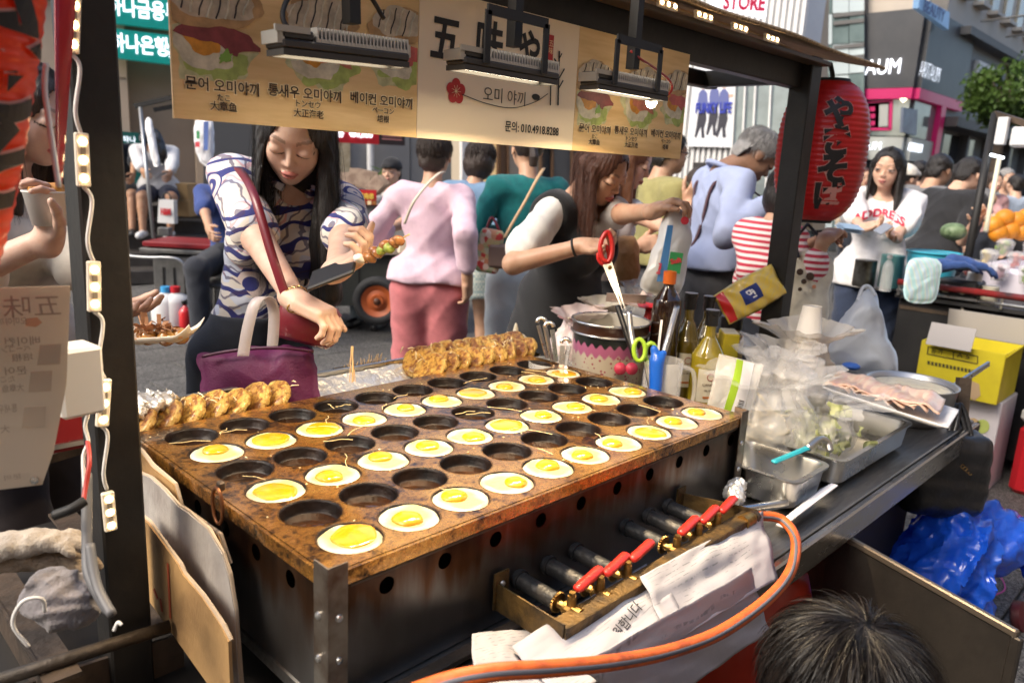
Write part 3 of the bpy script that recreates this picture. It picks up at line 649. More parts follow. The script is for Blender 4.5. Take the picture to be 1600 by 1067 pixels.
for k, p in enumerate(((1040, 9), (1097, 27), (1153, 45), (1203, 62))):
    c = W(*p, z=1.782)
    led_module(c, (0, -.2, -1), (1, 0, 0), 'lit warm LED module under the roof board, %s' % ['left end of the row', 'second of the row', 'third of the row', 'last before the far post'][k], 'LED modules under the roof', L=.075, wid=.018)
wv = spline([W(880, -30, z=1.784), W(990, -8, z=1.785), W(1068, 18, z=1.783), W(1125, 36, z=1.784), W(1180, 53, z=1.786), W(1260, 88, z=1.784)], 6)
tag(obj('roof_wire', tube(wv, .003, 6), mat('tan_wire', (.35, .22, .1), .5), smooth=True), 'thin tan wire stringing the LED modules under the roof', 'wire')

# ---------------------------------------------------------------- hanging menu banner
BY = .288
bn = thing('menu_banner', 'long printed menu banner with food pictures and a cream centre panel', 'banner', (.54, BY, 1.46))
woodm = mat('banner_wood', (.78, .56, .28), .5, col2=(.58, .37, .15), vs=3.2, bump=0, stretch=(1, 1, 9), det=8)
creamm = mat('banner_cream', (.80, .66, .47), .5)
XS = [-.094, .327, .748, 1.169]; ZB, ZT = 1.461, 1.71
for k, mm in ((0, woodm), (1, creamm), (2, woodm)):
    obj('panel', box(((XS[k]+XS[k+1])/2, BY+.004, (ZB+ZT)/2), (XS[k+1]-XS[k]-.0008, .004, ZT-ZB)), mm, bn)
M_ink = mat('print_ink', (.05, .025, .012), .6); M_halo = mat('print_halo', (.78, .62, .36), .6)
def blob(c, rx_, rz_, seed, mm, lay, rot=0, rough_=.15, n=40, clip=True):
    r = np.random.default_rng(seed); th = np.arange(n)*2*math.pi/n
    k = 1+rough_*sum(np.sin(th*f+r.uniform(0, 6))*a for f, a in ((2, .5), (3, .5), (5, .5), (8, .35), (13, .2)))
    x = rx_*np.cos(th)*k; z = rz_*np.sin(th)*k; c_, s_ = math.cos(rot), math.sin(rot)
    P = np.stack([c[0]+x*c_-z*s_, np.full(n, BY+.0018-lay*.00025), c[1]+x*s_+z*c_], 1)
    if clip: P[:, 2] = np.minimum(P[:, 2], ZT-.004); P[:, 0] = np.clip(P[:, 0], clip_lo, clip_hi)
    return obj('food_print', (P, [tuple(range(n))]), mm, bn)
FM = {k: mat('print_'+k, c, .55, col2=tuple(x*.6 for x in c), vs=40) for k, c in dict(lettuce=(.42, .5, .13), pale=(.62, .6, .32), white=(.68, .62, .45), yolk=(.66, .28, .03), bread=(.5, .3, .13), sauce=(.03, .015, .01), octo=(.25, .05, .05), shrimp=(.6, .2, .12), bacon=(.55, .12, .1), cream=(.6, .5, .36)).items()}
def P2(px, py): p = W(px, py, y=BY); return p[0], p[2]
for pan in (0, 1):
    off = pan*(XS[2]-XS[0]); clip_lo, clip_hi = XS[2*pan]+.003, XS[2*pan+1]-.003
    def Q(px, py): a = P2(px, py); return a[0]+off, a[1]
    items = [(330, 60), (500, 80), (622, 85)]
    for k, (px, py) in enumerate(items):
        c = Q(px, py); s = 1.0 if k < 2 else .9
        blob((c[0], c[1]-.018), .062*s, .040*s, k, FM['pale'], 1, rough_=.2); blob((c[0]+.012, c[1]-.026), .05*s, .028*s, 5+k, FM['lettuce'], 2, .2, .25)
        blob((c[0]-.01, c[1]-.012), .045*s, .03*s, 9+k, FM['white'], 3, -.3, .1); blob((c[0]-.014, c[1]+.0), .028*s, .022*s, 12+k, FM['yolk'], 4, -.6, .1)
        blob((c[0]+.008, c[1]+.01), .05*s, .024*s, 20+k, FM[('octo', 'shrimp', 'bacon')[k]], 5, -.2, .3)
        blob((c[0]+.004, c[1]+.044), .07*s, .033*s, 30+k, FM['bread'], 6, .1, .1); blob((c[0]+.004, c[1]+.05), .06*s, .027*s, 33+k, FM['cream'], 7, .1, .12)
        for j in range(9):
            x = c[0]-.048+.0125*j; h_ = .024*s*math.sqrt(max(0, 1-((x-c[0]-.004)/(.058*s))**2)); zc_ = c[1]+.05
            if h_ > .004 and clip_lo+.012 < x < clip_hi-.012:
                ps_ = [(x-.006+.012*q_+.0012*math.sin(q_*9+j), BY-.0004-.00005*j, min(ZT-.006, zc_-h_+2*h_*q_)) for q_ in np.linspace(0, 1, 6)]; obj('food_print', tube(ps_, .0011 if j % 2 else .0016, 4), FM['sauce'] if j % 2 else FM['white'], bn)
        if k == 0: blob((c[0]+.02, c[1]-.022), .012, .006, 50, mat('print_leaf', (.2, .36, .06), .5), 8, .7, .3)
    for s_, px, py, sz in (('문어 오미야끼', 350, 137, .0192), ('たこ', 350, 154, .0105), ('大章鱼', 350, 168, .0135), ('통새우 오미야끼', 479, 148, .0192), ('トンセウ', 481, 164, .0118), ('大正海老', 483, 179, .0132),
                           ('베이컨 오미야끼', 598, 159, .0192), ('ベーコン', 599, 174, .0112), ('培根', 599, 187, .0125)):
        a = Q(px, py)
        text(s_, sz, M_halo, bn, (a[0], BY+.0008, a[1]), (1, 0, 0), (0, 0, 1), bold=.0018*sz/.0192, depth=.0002)
        text(s_, sz, M_ink, bn, (a[0], BY+.0002, a[1]), (1, 0, 0), (0, 0, 1), bold=.0003*sz/.0192, depth=.0002)
ink2 = mat('brush_ink', (.012, .01, .009), .6)
for s_, px, py, sz, sx_ in (('五', 697, 66, .082, .85), ('味', 765, 75, .085, .85), ('や', 828, 84, .08, .8)):
    a = P2(px, py); text(s_, sz, ink2, bn, (a[0], BY+.001, a[1]), (1, 0, 0), (.05, 0, 1), bold=.0022, depth=.0003, sx=sx_)
a = P2(790, 153); text('오미 야끼', .030, ink2, bn, (a[0], BY+.001, a[1]), (1, 0, 0), (0, 0, 1), bold=-.0002, depth=.0003)
a = P2(833, 203); text('문의: 010.4918.8288', .0222, ink2, bn, (a[0], BY+.001, a[1]), (1, 0, 0), (0, 0, 1), bold=.0003, depth=.0003, sx=.86)
st = mat('stamp_red', (.42, .02, .02), .5)
a = P2(861, 75); obj('stamp', box((a[0], BY+.001, a[1]), (.016, .0012, .048), b=.0004), st, bn)
text('五\n味', .014, M_halo, bn, (a[0], BY-.0002, a[1]), (1, 0, 0), (0, 0, 1), depth=.0002)
fl = P2(713, 143)
for k in range(5):
    an = math.pi/2+k*2*math.pi/5; cx, cz = fl[0]+.0125*math.cos(an), fl[1]+.0125*math.sin(an); th = np.arange(16)*2*math.pi/16
    obj('flower_print', (np.stack([cx+.0105*np.cos(th), np.full(16, BY+.001-k*.0001), cz+.0105*np.sin(th)], 1), [tuple(range(16))]), st, bn)
for k in range(9):
    an = k*2*math.pi/9; obj('flower_print', bar((fl[0], BY-.0002, fl[1]), (fl[0]+.011*math.cos(an), BY-.0002, fl[1]+.011*math.sin(an)), .0007, .0002, up=(0, -1, 0)), M_halo, bn)
cv = spline([np.array([*P2(p, q), 0])[[0, 2, 1]]*(1, 0, 1)+(0, BY, 0) for p, q in ((722, 148), (760, 162), (800, 169), (835, 160), (856, 147))], 8)
obj('brush_line', tube(cv, .0008, 5), ink2, bn)
for (x0, y0, x1, y1, w_) in ((874, 80, 872, 165, .004), (861, 112, 860, 165, .0032), (874, 105, 866, 92, .003), (874, 122, 882, 108, .003), (872, 140, 880, 126, .003), (874, 92, 878, 84, .0025), (860, 118, 855, 112, .0025)):
    a, b = P2(x0, y0), P2(x1, y1); obj('bamboo_print', bar((a[0], BY, a[1]), (b[0], BY, b[1]), w_, .0004, up=(0, -1, 0)), ink2, bn)
a = P2(838, 152); obj('brush_line', (np.stack([a[0]+.012*np.cos(np.arange(20)*.314), np.full(20, BY+.001), a[1]+.006*np.sin(np.arange(20)*.314)], 1), [tuple(range(20))]), ink2, bn)

# ---------------------------------------------------------------- flood lamps over the griddle
def flood(cx, cy, z, L, rzz, label, watts, yoke, cable=None, tilt=0.):
    t = thing('flood_lamp', label, 'flood lamp', (cx, cy, z), rzz, 'flood lamps over the griddle')
    Rm = ry(tilt) @ np.diag([1, 1, .8])
    def o_(n, vf, m, **k): return obj(n, (np.asarray(vf[0]) @ Rm.T, vf[1]), m, t, local=True, **k)
    h = .034; w = .046
    o_('housing', J(box((0, 0, -.004), (L, w, .016), b=.004), box((-L*.38, 0, .011), (L*.24, w*.9, .016), b=.003)), mat('lamp_housing', (.06, .055, .05), .45, .4))
    o_('heat_sink', J(*[box((-L*.24+k*L*.72/25, 0, .016), (.0022, w*.94, .021)) for k in range(26)]+[box((L*.12, 0, .006), (L*.74, w*.9, .006))]), mat('lamp_fin', (.55, .52, .47), .4, .6))
    o_('end_bracket', J(box((-L*.5, 0, .006), (.010, w*.9, .02)), box((-L*.42, -w*.46, .018), (.05, .004, .010))), mat('lamp_end', (.45, .42, .37), .4, .8)); o_('end_cap', box((L*.5, 0, .008), (.01, w*.7, .022)), MC['lamp_end'])
    o_('lens', box((0, 0, -.0135), (L*.9, w*.7, .003)), mat('lamp_lens', (1, .9, .7), .3, emit=9, ecol=(1, .86, .62)))
    o_('skirt', J(box((0, -w*.44, -.0165), (L*.98, .004, .010)), box((0, w*.44, -.0165), (L*.98, .004, .010)), box((-L*.48, 0, -.0165), (.004, w*.88, .010)), box((L*.48, 0, -.0165), (.004, w*.88, .010))), MC['lamp_housing'])
    if yoke:
        for sx in (-1, 1): o_('yoke', J(box((sx*L*.3, -w*.55, .045), (.014, .004, .10), b=.001), cyl((sx*L*.3, -w*.6, .004), (sx*L*.3, -w*.5, .004), .006, n=10)), M_blackmatte)
        o_('yoke', box((0, -w*.55, .096), (L*.62, .004, .02)), M_blackmatte)
    o_('stem', box((L*.12, .01, .13), (.018, .02, .17)), M_blackmatte)
    la = bpy.data.lights.new('flood_light', 'AREA'); la.shape = 'RECTANGLE'; la.size = L*.85; la.size_y = w*.6; la.energy = watts; la.color = (1, .76, .47); la.spread = math.radians(150)
    lo = bpy.data.objects.new('flood_light', la); COL.objects.link(lo); lo.parent = t; lo.location = (0, -.004, -.022); lo.rotation_euler = (-.25, 0, 0)
    return t
FLW = 2.7
f1 = flood(.082, .15, 1.565, .205, 0, 'grey finned flood lamp hanging before the pictures of octopus and shrimp rolls', FLW, False, tilt=-.04)
f2 = flood(.40, .15, 1.580, .225, 0, 'lit finned flood lamp in black yoke before the cream centre panel', FLW*1.15, True)
f3 = flood(.735, .15, 1.585, .235, 0, 'lit finned flood lamp nearest the far post', FLW, True)
lp = W(1018, 158, y=.2); bl = thing('lamp_bulb', 'small lit glass bulb hanging under the farthest flood lamp', 'bulb', lp)
obj('glass', lathe([(0, -.016), (.008, -.013), (.0125, -.004), (.012, .004), (.008, .012)], 18, lp), mat('bulb_glow', (1, .85, .6), .2, emit=12, ecol=(1, .8, .5)), bl, smooth=True)
obj('socket', cyl(lp+(0, 0, .01), lp+(0, 0, .026), .008, n=12), M_blackmatte, bl)
loop = spline([W(600, 30, y=.2), W(560, -20, y=.2), W(470, -15, y=.19), W(443, 15, y=.18), W(452, 45, y=.17), W(500, 52, y=.165), W(560, 60, y=.165), W(600, 72, y=.17)], 8)
tag(obj('lamp_cable', tube(loop, .0035, 7), M_blackmatte, smooth=True), 'black cable looping above the first flood lamp', 'cable')
loop = spline([W(985, 80, y=.16), W(1000, 92, y=.15), W(1020, 105, y=.15), W(1045, 125, y=.15), W(1050, 140, y=.15), W(1040, 152, y=.16)], 8)
tag(obj('lamp_cable', tube(loop, .0026, 7), mat('red_wire', (.4, .04, .03), .4), smooth=True), 'red wire hanging at the end of the farthest flood lamp', 'cable')
# ---------------------------------------------------------------- griddle
ZG = .92; GX0, GX1, GY0, GY1 = -.073, .965, -.062, .575
gm = mat('griddle_top', (.3, .15, .045), .3, .85, bump=.10, bs=90, coat=.5)
n1 = tex(gm, 'Noise', 8, Detail=5, Roughness=.6); n2 = tex(gm, 'Noise', 130, Detail=4, Roughness=.7); n3 = tex(gm, 'Noise', 48, Detail=10, Roughness=.8)
c1 = ramp(gm, n1.outputs[0], [(.3, (.32, .135, .024)), (.5, (.60, .285, .055)), (.7, (.84, .47, .11))])
ms_ = gm.node_tree.nodes.new('ShaderNodeMath'); ms_.operation = 'MULTIPLY_ADD'; ms_.inputs[1].default_value = .55; gm.node_tree.links.new(n1.outputs[0], ms_.inputs[0]); gm.node_tree.links.new(n3.outputs[0], ms_.inputs[2])
k2 = ramp(gm, ms_.outputs[0], [(.64, (0, 0, 0)), (.77, (1, 1, 1))]); c2 = mixc(gm, k2, (.03, .015, .008), c1)
k3 = ramp(gm, n2.outputs[0], [(.36, (.4, .34, .3)), (.5, (1, 1, 1))]); setbase(gm, mixc(gm, .5, c2, k3, 'MULTIPLY'))
N, L, b = nodes(gm); mr = N.new('ShaderNodeMapRange'); mr.inputs[3].default_value = .4; mr.inputs[4].default_value = .16; L.new(n3.outputs[0], mr.inputs[0]); L.new(mr.outputs[0], b.inputs['Roughness'])
cupm = mat('griddle_cup', (.004, .003, .0025), .42, .1, col2=(.014, .006, .003), vs=18, bump=.2, bs=90, spec=.3)
sidem = mat('griddle_side', (.33, .3, .27), .34, .9, bump=.06, bs=25)
n1 = tex(sidem, 'Noise', 6, stretch=(1.4, 1.4, .35), Detail=6); n2 = tex(sidem, 'Noise', 26, stretch=(1, 1, .12), Detail=6)
N, L, b = nodes(sidem); sp = N.new('ShaderNodeSeparateXYZ'); tc = N.new('ShaderNodeTexCoord'); L.new(tc.outputs['Object'], sp.inputs[0])
mp = N.new('ShaderNodeMath'); mp.operation = 'MULTIPLY_ADD'; L.new(n2.outputs[0], mp.inputs[0]); mp.inputs[1].default_value = .16; L.new(sp.outputs[2], mp.inputs[2])
br = ramp(sidem, mp.outputs[0], [(.175, (.21, .20, .19)), (.22, (.11, .05, .024)), (.265, (.03, .012, .006))])
setbase(sidem, mixc(sidem, ramp(sidem, n1.outputs[0], [(.38, (.45, .4, .35)), (.62, (1, 1, 1))]), (.07, .055, .045), br))
gr = thing('egg_griddle', 'greasy brown steel griddle with sixty round moulds on the counter', 'griddle', (.446, .25, Z0))
xs = [GX0]+[-.05+.1*i for i in range(11)]+[GX1]; ys = [GY0]+[-.05+.1*j for j in range(7)]+[GY1]
ys[0] = GY0; HR = .0452
cells = {(i+1, j+1) for i in range(10) for j in range(6)}
v, f = holed(xs, ys, cells, HR, 32); obj('top_plate', (v+np.array([0, 0, ZG]), f), gm, gr)
cup_me = None
for j in range(6):
    for i in range(10):
        if cup_me is None:
            o = obj('mould', open_lathe([(HR+.0015, .0004), (HR-.0005, -.0006), (HR-.0022, -.004), (HR-.004, -.016), (HR-.008, -.0205), (HR-.018, -.022), (.012, -.022), (.0005, -.022)], 32), cupm, gr, smooth=True, local=True)
            cup_me = o.data
        else:
            o = bpy.data.objects.new('mould', cup_me); COL.objects.link(o); o.parent = gr
        o.location = (i*.1-.446, j*.1-.25, ZG-Z0); o.rotation_euler = (0, 0, (i*7+j*3) % 6)
# plate edge and box
obj('plate_edge', J(bar((GX0, GY0-.003, ZG-.011), (GX1, GY0-.003, ZG-.011), .006, .02), bar((GX0, GY1+.003, ZG-.011), (GX1, GY1+.003, ZG-.011), .006, .02),
    bar((GX0-.003, GY0-.006, ZG-.011), (GX0-.003, GY1+.006, ZG-.011), .006, .02), bar((GX1+.003, GY0-.006, ZG-.011), (GX1+.003, GY1+.006, ZG-.011), .006, .02)), gm, gr)
vx = [W(*p, y=GY0)[0] for p in ((607, 926), (699, 886), (779, 851), (849, 818), (912, 793), (968, 769), (1019, 747), (1065, 727), (1107, 710), (1144, 693))]
st_ = (vx[-1]-vx[0])/9; xs = [GX0+.002]+[vx[0]-st_/2+st_*k for k in range(11)]+[GX1-.002]
zv = .868; zs = [Z0+.002, zv-.03, zv+.03, ZG-.024]
v, f = holed(xs, zs, {(k+1, 1) for k in range(10)}, .0125, 16); FYs = GY0+.004
obj('front_panel', (np.stack([v[:, 0], np.full(len(v), FYs), v[:, 1]], 1), f), sidem, gr)
ysl = [GY0+.006]+[-.01+.095*k for k in range(6)]+[GY1-.002]
v, f = holed(ysl, zs, {(k+1, 1) for k in range(5)}, .0125, 16)
obj('side_panel', (np.stack([np.full(len(v), GX0+.004), v[:, 0], v[:, 1]], 1), f), sidem, gr)
obj('side_panel', box((GX1-.003, (GY0+GY1)/2+.002, (Z0+ZG)/2-.012), (.003, GY1-GY0-.012, ZG-Z0-.028)), sidem, gr)
obj('rear_panel', box((.446, GY1-.004, (Z0+ZG)/2-.012), (GX1-GX0-.012, .003, ZG-Z0-.028)), sidem, gr)
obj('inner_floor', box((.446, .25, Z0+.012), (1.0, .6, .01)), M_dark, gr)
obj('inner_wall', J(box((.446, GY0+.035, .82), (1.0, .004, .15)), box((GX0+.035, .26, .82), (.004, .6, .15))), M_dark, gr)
obj('seam_lip', bar((GX0+.03, GY0-.001, ZG-.026), (GX1-.02, GY0-.001, ZG-.026), .005, .004), M_iron, gr)
angm = mat('corner_angle', (.36, .33, .28), .38, .9, col2=(.14, .09, .06), vs=12, bump=.1, bs=50)
for (cx, sx) in ((GX0-.007, 1), (GX1+.007, -1)):
    a = obj('corner_angle', J(box((cx+sx*.0145, GY0-.008, (Z0+ZG)/2+.006), (.029, .0025, ZG-Z0+.012)), box((cx+sx*.001, GY0+.008, (Z0+ZG)/2+.006), (.0025, .03, ZG-Z0+.012))), angm, gr)
    for z in (.86, .80, .745):
        obj('rivet', lathe([(.0055, 0), (.0045, .003), (0, .0045)], 10, (cx+sx*.016, GY0-.009, z), rx(math.pi/2)), M_steelb, a)
        if sx > 0: obj('rivet', lathe([(.0055, 0), (.0045, .003), (0, .0045)], 10, (cx-.0002, GY0+.012, z), ry(-math.pi/2)), M_steelb, a)
# ring handle on the left side
hc = W(340, 790, x=GX0-.012); obj('ring_handle', tube([hc+(0, .016*math.cos(t), .028*math.sin(t)) for t in np.arange(20)*.314], .003, 6, closed=True), mat('copper_ring', (.22, .09, .04), .4, .8), gr, smooth=True)
obj('handle_lug', box(hc+(.006, 0, .03), (.01, .012, .014), b=.002), M_iron, gr)
obj('base_rail', J(bar((GX0-.01, GY0-.03, Z0+.010), (.42, GY0-.03, Z0+.010), .02, .014, bev=.003)), M_iron, gr)
# ---------------------------------------------------------------- eggs in rows 1, 3, 5
wm_ = mat('egg_white', (.85, .8, .6), .28, attr=True, coat=.5, sss=.12, spec=.5, bump=.3, bs=90)
ym_ = mat('egg_yolk', (.66, .29, .004), .14, col2=(.70, .36, .012), vs=60, coat=.8, sss=.1)
ordn = ['first', 'second', 'third', 'fourth', 'fifth', 'sixth', 'seventh', 'eighth', 'ninth', 'tenth']
flat_set = {(0, 0), (1, 4), (0, 2), (5, 2), (2, 4), (6, 4), (9, 4), (7, 0)}
for j, rown in ((0, 'front row of eggs'), (2, 'middle row of eggs'), (4, 'back row of eggs')):
    for i in range(10):
        r = np.random.default_rng(100+10*j+i); c = np.array([i*.1, j*.1, ZG])
        t = thing('fried_egg', 'frying egg in the griddle, %s from the left in the %s' % (ordn[i], rown), 'egg', c-(0, 0, .02), group='eggs frying in the griddle')
        nr, nth = 13, 40; th = np.arange(nth)*2*math.pi/nth
        edge = 1+.018*np.sin(th*3+r.uniform(0, 6))+.012*np.sin(th*7+r.uniform(0, 6))+.008*np.sin(th*13+r.uniform(0, 6))
        ph = r.uniform(0, 6.28); yo = (.004+.012*r.random())*np.array([math.cos(ph), math.sin(ph)]); flat = (i, j) in flat_set
        if flat: yo *= .5
        V = [np.array([0, 0, .0035])]; Cc = [np.array([.56, .49, .18])]
        for k in range(1, nr+1):
            q = k/nr; R_ = HR*.962*q*edge
            zz = .0034*(1-.25*q**2) if q < .9 else .0034*.8*(1-((q-.9)/.1)**2*.75)
            zz = zz+(.0016*np.exp(-((q-.86)/.1)**2))*(1+.5*np.sin(th*5+ph))
            for a in range(nth):
                V.append(np.array([R_[a]*math.cos(th[a]), R_[a]*math.sin(th[a]), zz[a]-.0005]))
                w_ = np.clip((q-.70+.14*math.sin(th[a]*2+ph)+.07*math.sin(th[a]*5+2*ph)+.06)/.36, 0, 1); Cc.append((1-w_)*np.array([.56, .49, .18])+w_*np.array([.66, .62, .50]))
        Fc = [(0, 1+a, 1+(a+1) % nth) for a in range(nth)]+[(1+(k-1)*nth+a, 1+k*nth+a, 1+k*nth+(a+1) % nth, 1+(k-1)*nth+(a+1) % nth) for k in range(1, nr) for a in range(nth)]
        c = c-(0, 0, .0032); obj('egg_white', (np.array(V)+c, Fc), wm_, t, smooth=True, cols=np.array(Cc))
        yr, yh = (.0300+.004*r.random(), .0042) if flat else (.0185+.004*r.random(), .0085)
        prof = [(yr*1.02, .0006)]+[(yr*math.cos(a), .0012+yh*math.sin(a)) for a in np.linspace(.15, 1.35, 8)]+[(0, .0012+yh)]
        rip = (lambda s_: (lambda t_, z: (.07 if flat else .03)*np.sin(t_*2+s_)+.03*np.sin(t_*5+2*s_)))(ph)
        obj('yolk', lathe(prof, 28, c+(yo[0], yo[1], .0022), ripple=rip), ym_, t, smooth=True)
# oil film in the empty moulds and strands of dried batter
oilm = mat('cooking_oil', (.05, .017, .004), .08, .0, col2=(.015, .007, .004), vs=25, coat=.3, bump=.05, bs=40)
for j, rown in ((1, 'second row'), (3, 'fourth row'), (5, 'back row')):
    for i in range(10):
        c = np.array([i*.1, j*.1, ZG-.0195]); 
        o = obj('oil_pool', lathe([(.0395, -.001), (.0385, .0004), (0, .0006)], 28, c), oilm, gr, smooth=True)
crm = mat('batter_crumb', (.62, .42, .16), .6, col2=(.8, .7, .45), vs=50)
r = np.random.default_rng(4); parts = []
for k in range(150):
    x, y = r.uniform(GX0+.01, GX1-.01), r.uniform(GY0+.01, GY1-.01)
    if min(math.hypot(x-.1*round(x*10), y-.1*round(y*10)), 1) < .047: continue
    s = r.uniform(.0008, .0026); parts.append(displace(lathe([(0, -s*.5), (s, 0), (0, s*.8)], 6, (x, y, ZG+s*.4)), s*.4, 900, k))
tag(obj('batter_crumbs', J(*parts), crm), 'tiny crumbs and batter drops scattered on the griddle plate', 'crumbs', kind='stuff')
parts = []
for k in range(26):
    x, y = r.uniform(0, .9), r.uniform(0, .52); a = r.uniform(0, 3.1); L_ = r.uniform(.03, .08); d = np.array([math.cos(a), math.sin(a), 0])*L_
    p0 = np.array([x, y, ZG+.0035]); parts.append(tube(spline([p0, p0+d*.35+(0, .004, .001), p0+d*.7+(.003, 0, 0), p0+d], 4), [.0007]*13, 5))
tag(obj('batter_strands', J(*parts), mat('batter_string', (.75, .6, .3), .4, coat=.3)), 'thin dried batter strings trailed across the griddle moulds', 'batter', kind='stuff')
# ---------------------------------------------------------------- burner manifold
bm_ = thing('burner_manifold', 'rusty angle iron gas manifold with six burner tubes and red valve levers', 'gas manifold', (.5, -.13, .74))
z1 = .80; A = W(768, 912, y=GY0-.002); zb = .775
fr = [np.array([.222, GY0-.003, zb]), np.array([.222, -.205, zb-.004]), np.array([.79, -.205, zb]), np.array([.745, GY0-.003, zb])]
obj('front_bar', J(bar(fr[1], fr[2], .003, .034), bar(fr[1]+(0, .014, .016), fr[2]+(0, .014, .016), .028, .003)), M_rust, bm_)
obj('side_bar', J(bar(fr[0], fr[1]+(0, .003, 0), .003, .045), box((.23, GY0-.004, zb+.01), (.03, .003, .06))), M_rust, bm_)
obj('side_bar', J(bar(fr[3], fr[2]+(0, .003, 0), .003, .05), box((.735, GY0-.004, zb+.01), (.03, .003, .06))), M_rust, bm_)
for z in (.008, .03): obj('bolt', lathe([(.005, 0), (.004, .003), (0, .004)], 10, (.231, GY0-.006, zb-.01+z), rx(math.pi/2)), M_steelb, bm_)
tubem = mat('burner_tube', (.03, .032, .034), .42, .5, col2=(.07, .065, .06), vs=30, bump=.25, bs=80)
hand = mat('red_lever', (.60, .03, .018), .36, coat=.3, col2=(.16, .02, .012), vs=70, vc=(.56, .72), bump=.15, bs=120)
PX = [.273, .342, .412, .556, .627, .695]
for k, x in enumerate(PX):
    pz = .785
    b_ = obj('burner_tube', J(cyl((x, GY0+.01, pz), (x, -.142, pz-.003), .0135, n=16), cyl((x, GY0-.008, pz), (x, GY0-.001, pz), .0165, n=16)), tubem, bm_, smooth=True, sharp=40)
    th = np.arange(44)*2*math.pi/44
    gear = [((.0165 if t % 2 else .0148)*math.cos(a), (.0165 if t % 2 else .0148)*math.sin(a)) for t, a in enumerate(th)]
    obj('air_collar', prism(gear, .004, (x, -.144, pz-.003), (1, 0, 0), (0, 0, 1)), M_brass, b_)
    obj('nozzle', J(cyl((x, -.146, pz-.004), (x, -.16, pz-.004), .0075, .006, n=10), cyl((x, -.16, pz-.004), (x, -.192, pz-.004), .0105, n=12)), M_brass, bm_, smooth=True, sharp=40)
    vb = obj('valve', J(cyl((x, -.172, pz-.004), (x, -.172, pz+.020), .0085, .0065, n=12), cyl((x, -.172, pz+.018), (x, -.172, pz+.026), .0055, n=6), box((x, -.172, pz-.004), (.024, .018, .018), b=.004)), M_brass, bm_)
    d = np.array([.98, .17, .05]); p0 = np.array([x+.012, -.170, pz+.022])
    lv = spline([p0, p0+d*.008, p0+d*.03, p0+d*.068, p0+d*.077], 4)
    rr = np.interp(np.linspace(0, 1, len(lv)), [0, .12, .35, .8, 1], [.004, .0078, .0092, .0092, .004])
    v, f = tube(lv, rr, 12); v = v.copy(); v[:, 2] = p0[2]+(v[:, 2]-p0[2])*.75+.002
    obj('lever', (v, f), hand, vb, smooth=True)
obj('gas_rail', cyl((.24, -.197, .776), (.83, -.197, .779), .009, n=12), M_rust, bm_, smooth=True)
# ---------------------------------------------------------------- gas hose
hp = [(1168, 812, -.197), (1190, 806, -.20), (1222, 812, -.225), (1243, 842, -.27), (1236, 890, -.315), (1200, 935, -.335), (1130, 985, -.345), (1050, 1016, -.345), (960, 1034, -.34), (860, 1044, -.33), (770, 1050, -.31), (690, 1066, -.28), (600, 1100, -.24)]
hpts = [W(a, b, y=c) for a, b, c in hp]; hs = spline(hpts, 10)
hsm = mat('orange_hose', (.62, .12, .02), .5, col2=(.36, .07, .018), vs=22, vc=(.52, .72), bump=.2, bs=70)
ho = thing('gas_hose', 'orange rubber gas hose with a grey stripe looping from the manifold', 'hose', hpts[6])
obj('hose', tube(hs, .0098, 14), hsm, ho, smooth=True)
Ts = np.gradient(hs, axis=0); Ts /= np.linalg.norm(Ts, axis=1)[:, None]; side = np.cross(Ts, (0, 0, 1.)); side /= np.linalg.norm(side, axis=1)[:, None]
tc_ = CAM-hs; tc_ = tc_/np.linalg.norm(tc_, axis=1)[:, None]; dirn = tc_+np.array([0, 0, -.2]); dirn = dirn-Ts*(dirn*Ts).sum(1)[:, None]
dirn /= np.linalg.norm(dirn, axis=1)[:, None]
obj('stripe', tube(hs+dirn*.0068, .0039, 8), mat('hose_stripe', (.12, .12, .14), .5), ho, smooth=True)
obj('ferrule', cyl(hpts[0]+(-.02, 0, 0), hpts[0]+(.012, 0, 0), .014, n=14), M_brass, ho, smooth=True, sharp=40)
obj('clamp', cyl(hpts[0]+(.02, .0, 0), hpts[0]+(.028, 0, 0), .0135, n=14), M_iron, ho)
# ---------------------------------------------------------------- people
def skinmat(n, c): return mat('skin_'+n, c, .46, attr=True, col2=(.90, .78, .74), vs=26, vc=(.38, .7), sss=.08, bump=.06, bs=260, spec=.4)
SK = dict(fair=(.60, .39, .28), warm=(.50, .31, .205), tan=(.40, .235, .145), dark=(.24, .135, .085), pale=(.66, .46, .36))
M_skin = skinmat('any', (.6, .4, .3))
M_hair = {n: mat('hair_'+n, c, .32, col2=c2, vs=60, stretch=(6, 6, .35), bump=.5, bs=160, bstretch=(3, 3, .12), spec=.5) for n, c, c2 in (('black', (.008, .007, .007), (.02, .016, .014)), ('brown', (.055, .02, .012), (.095, .036, .02)), ('auburn', (.12, .045, .02), (.2, .08, .035)), ('matte', (.006, .005, .005), (.012, .01, .009)), ('grey', (.16, .155, .15), (.3, .29, .28)), ('dkbrown', (.022, .014, .010), (.045, .028, .02)))}
def fabric(n, c, c2=None, vs=30, rough=.85, bump=.25, bs=500, **k): return mat('cloth_'+n, c, rough, col2=c2 or tuple(x*.86 for x in c), vs=vs, bump=bump, bs=bs, sheen=.15, **k)
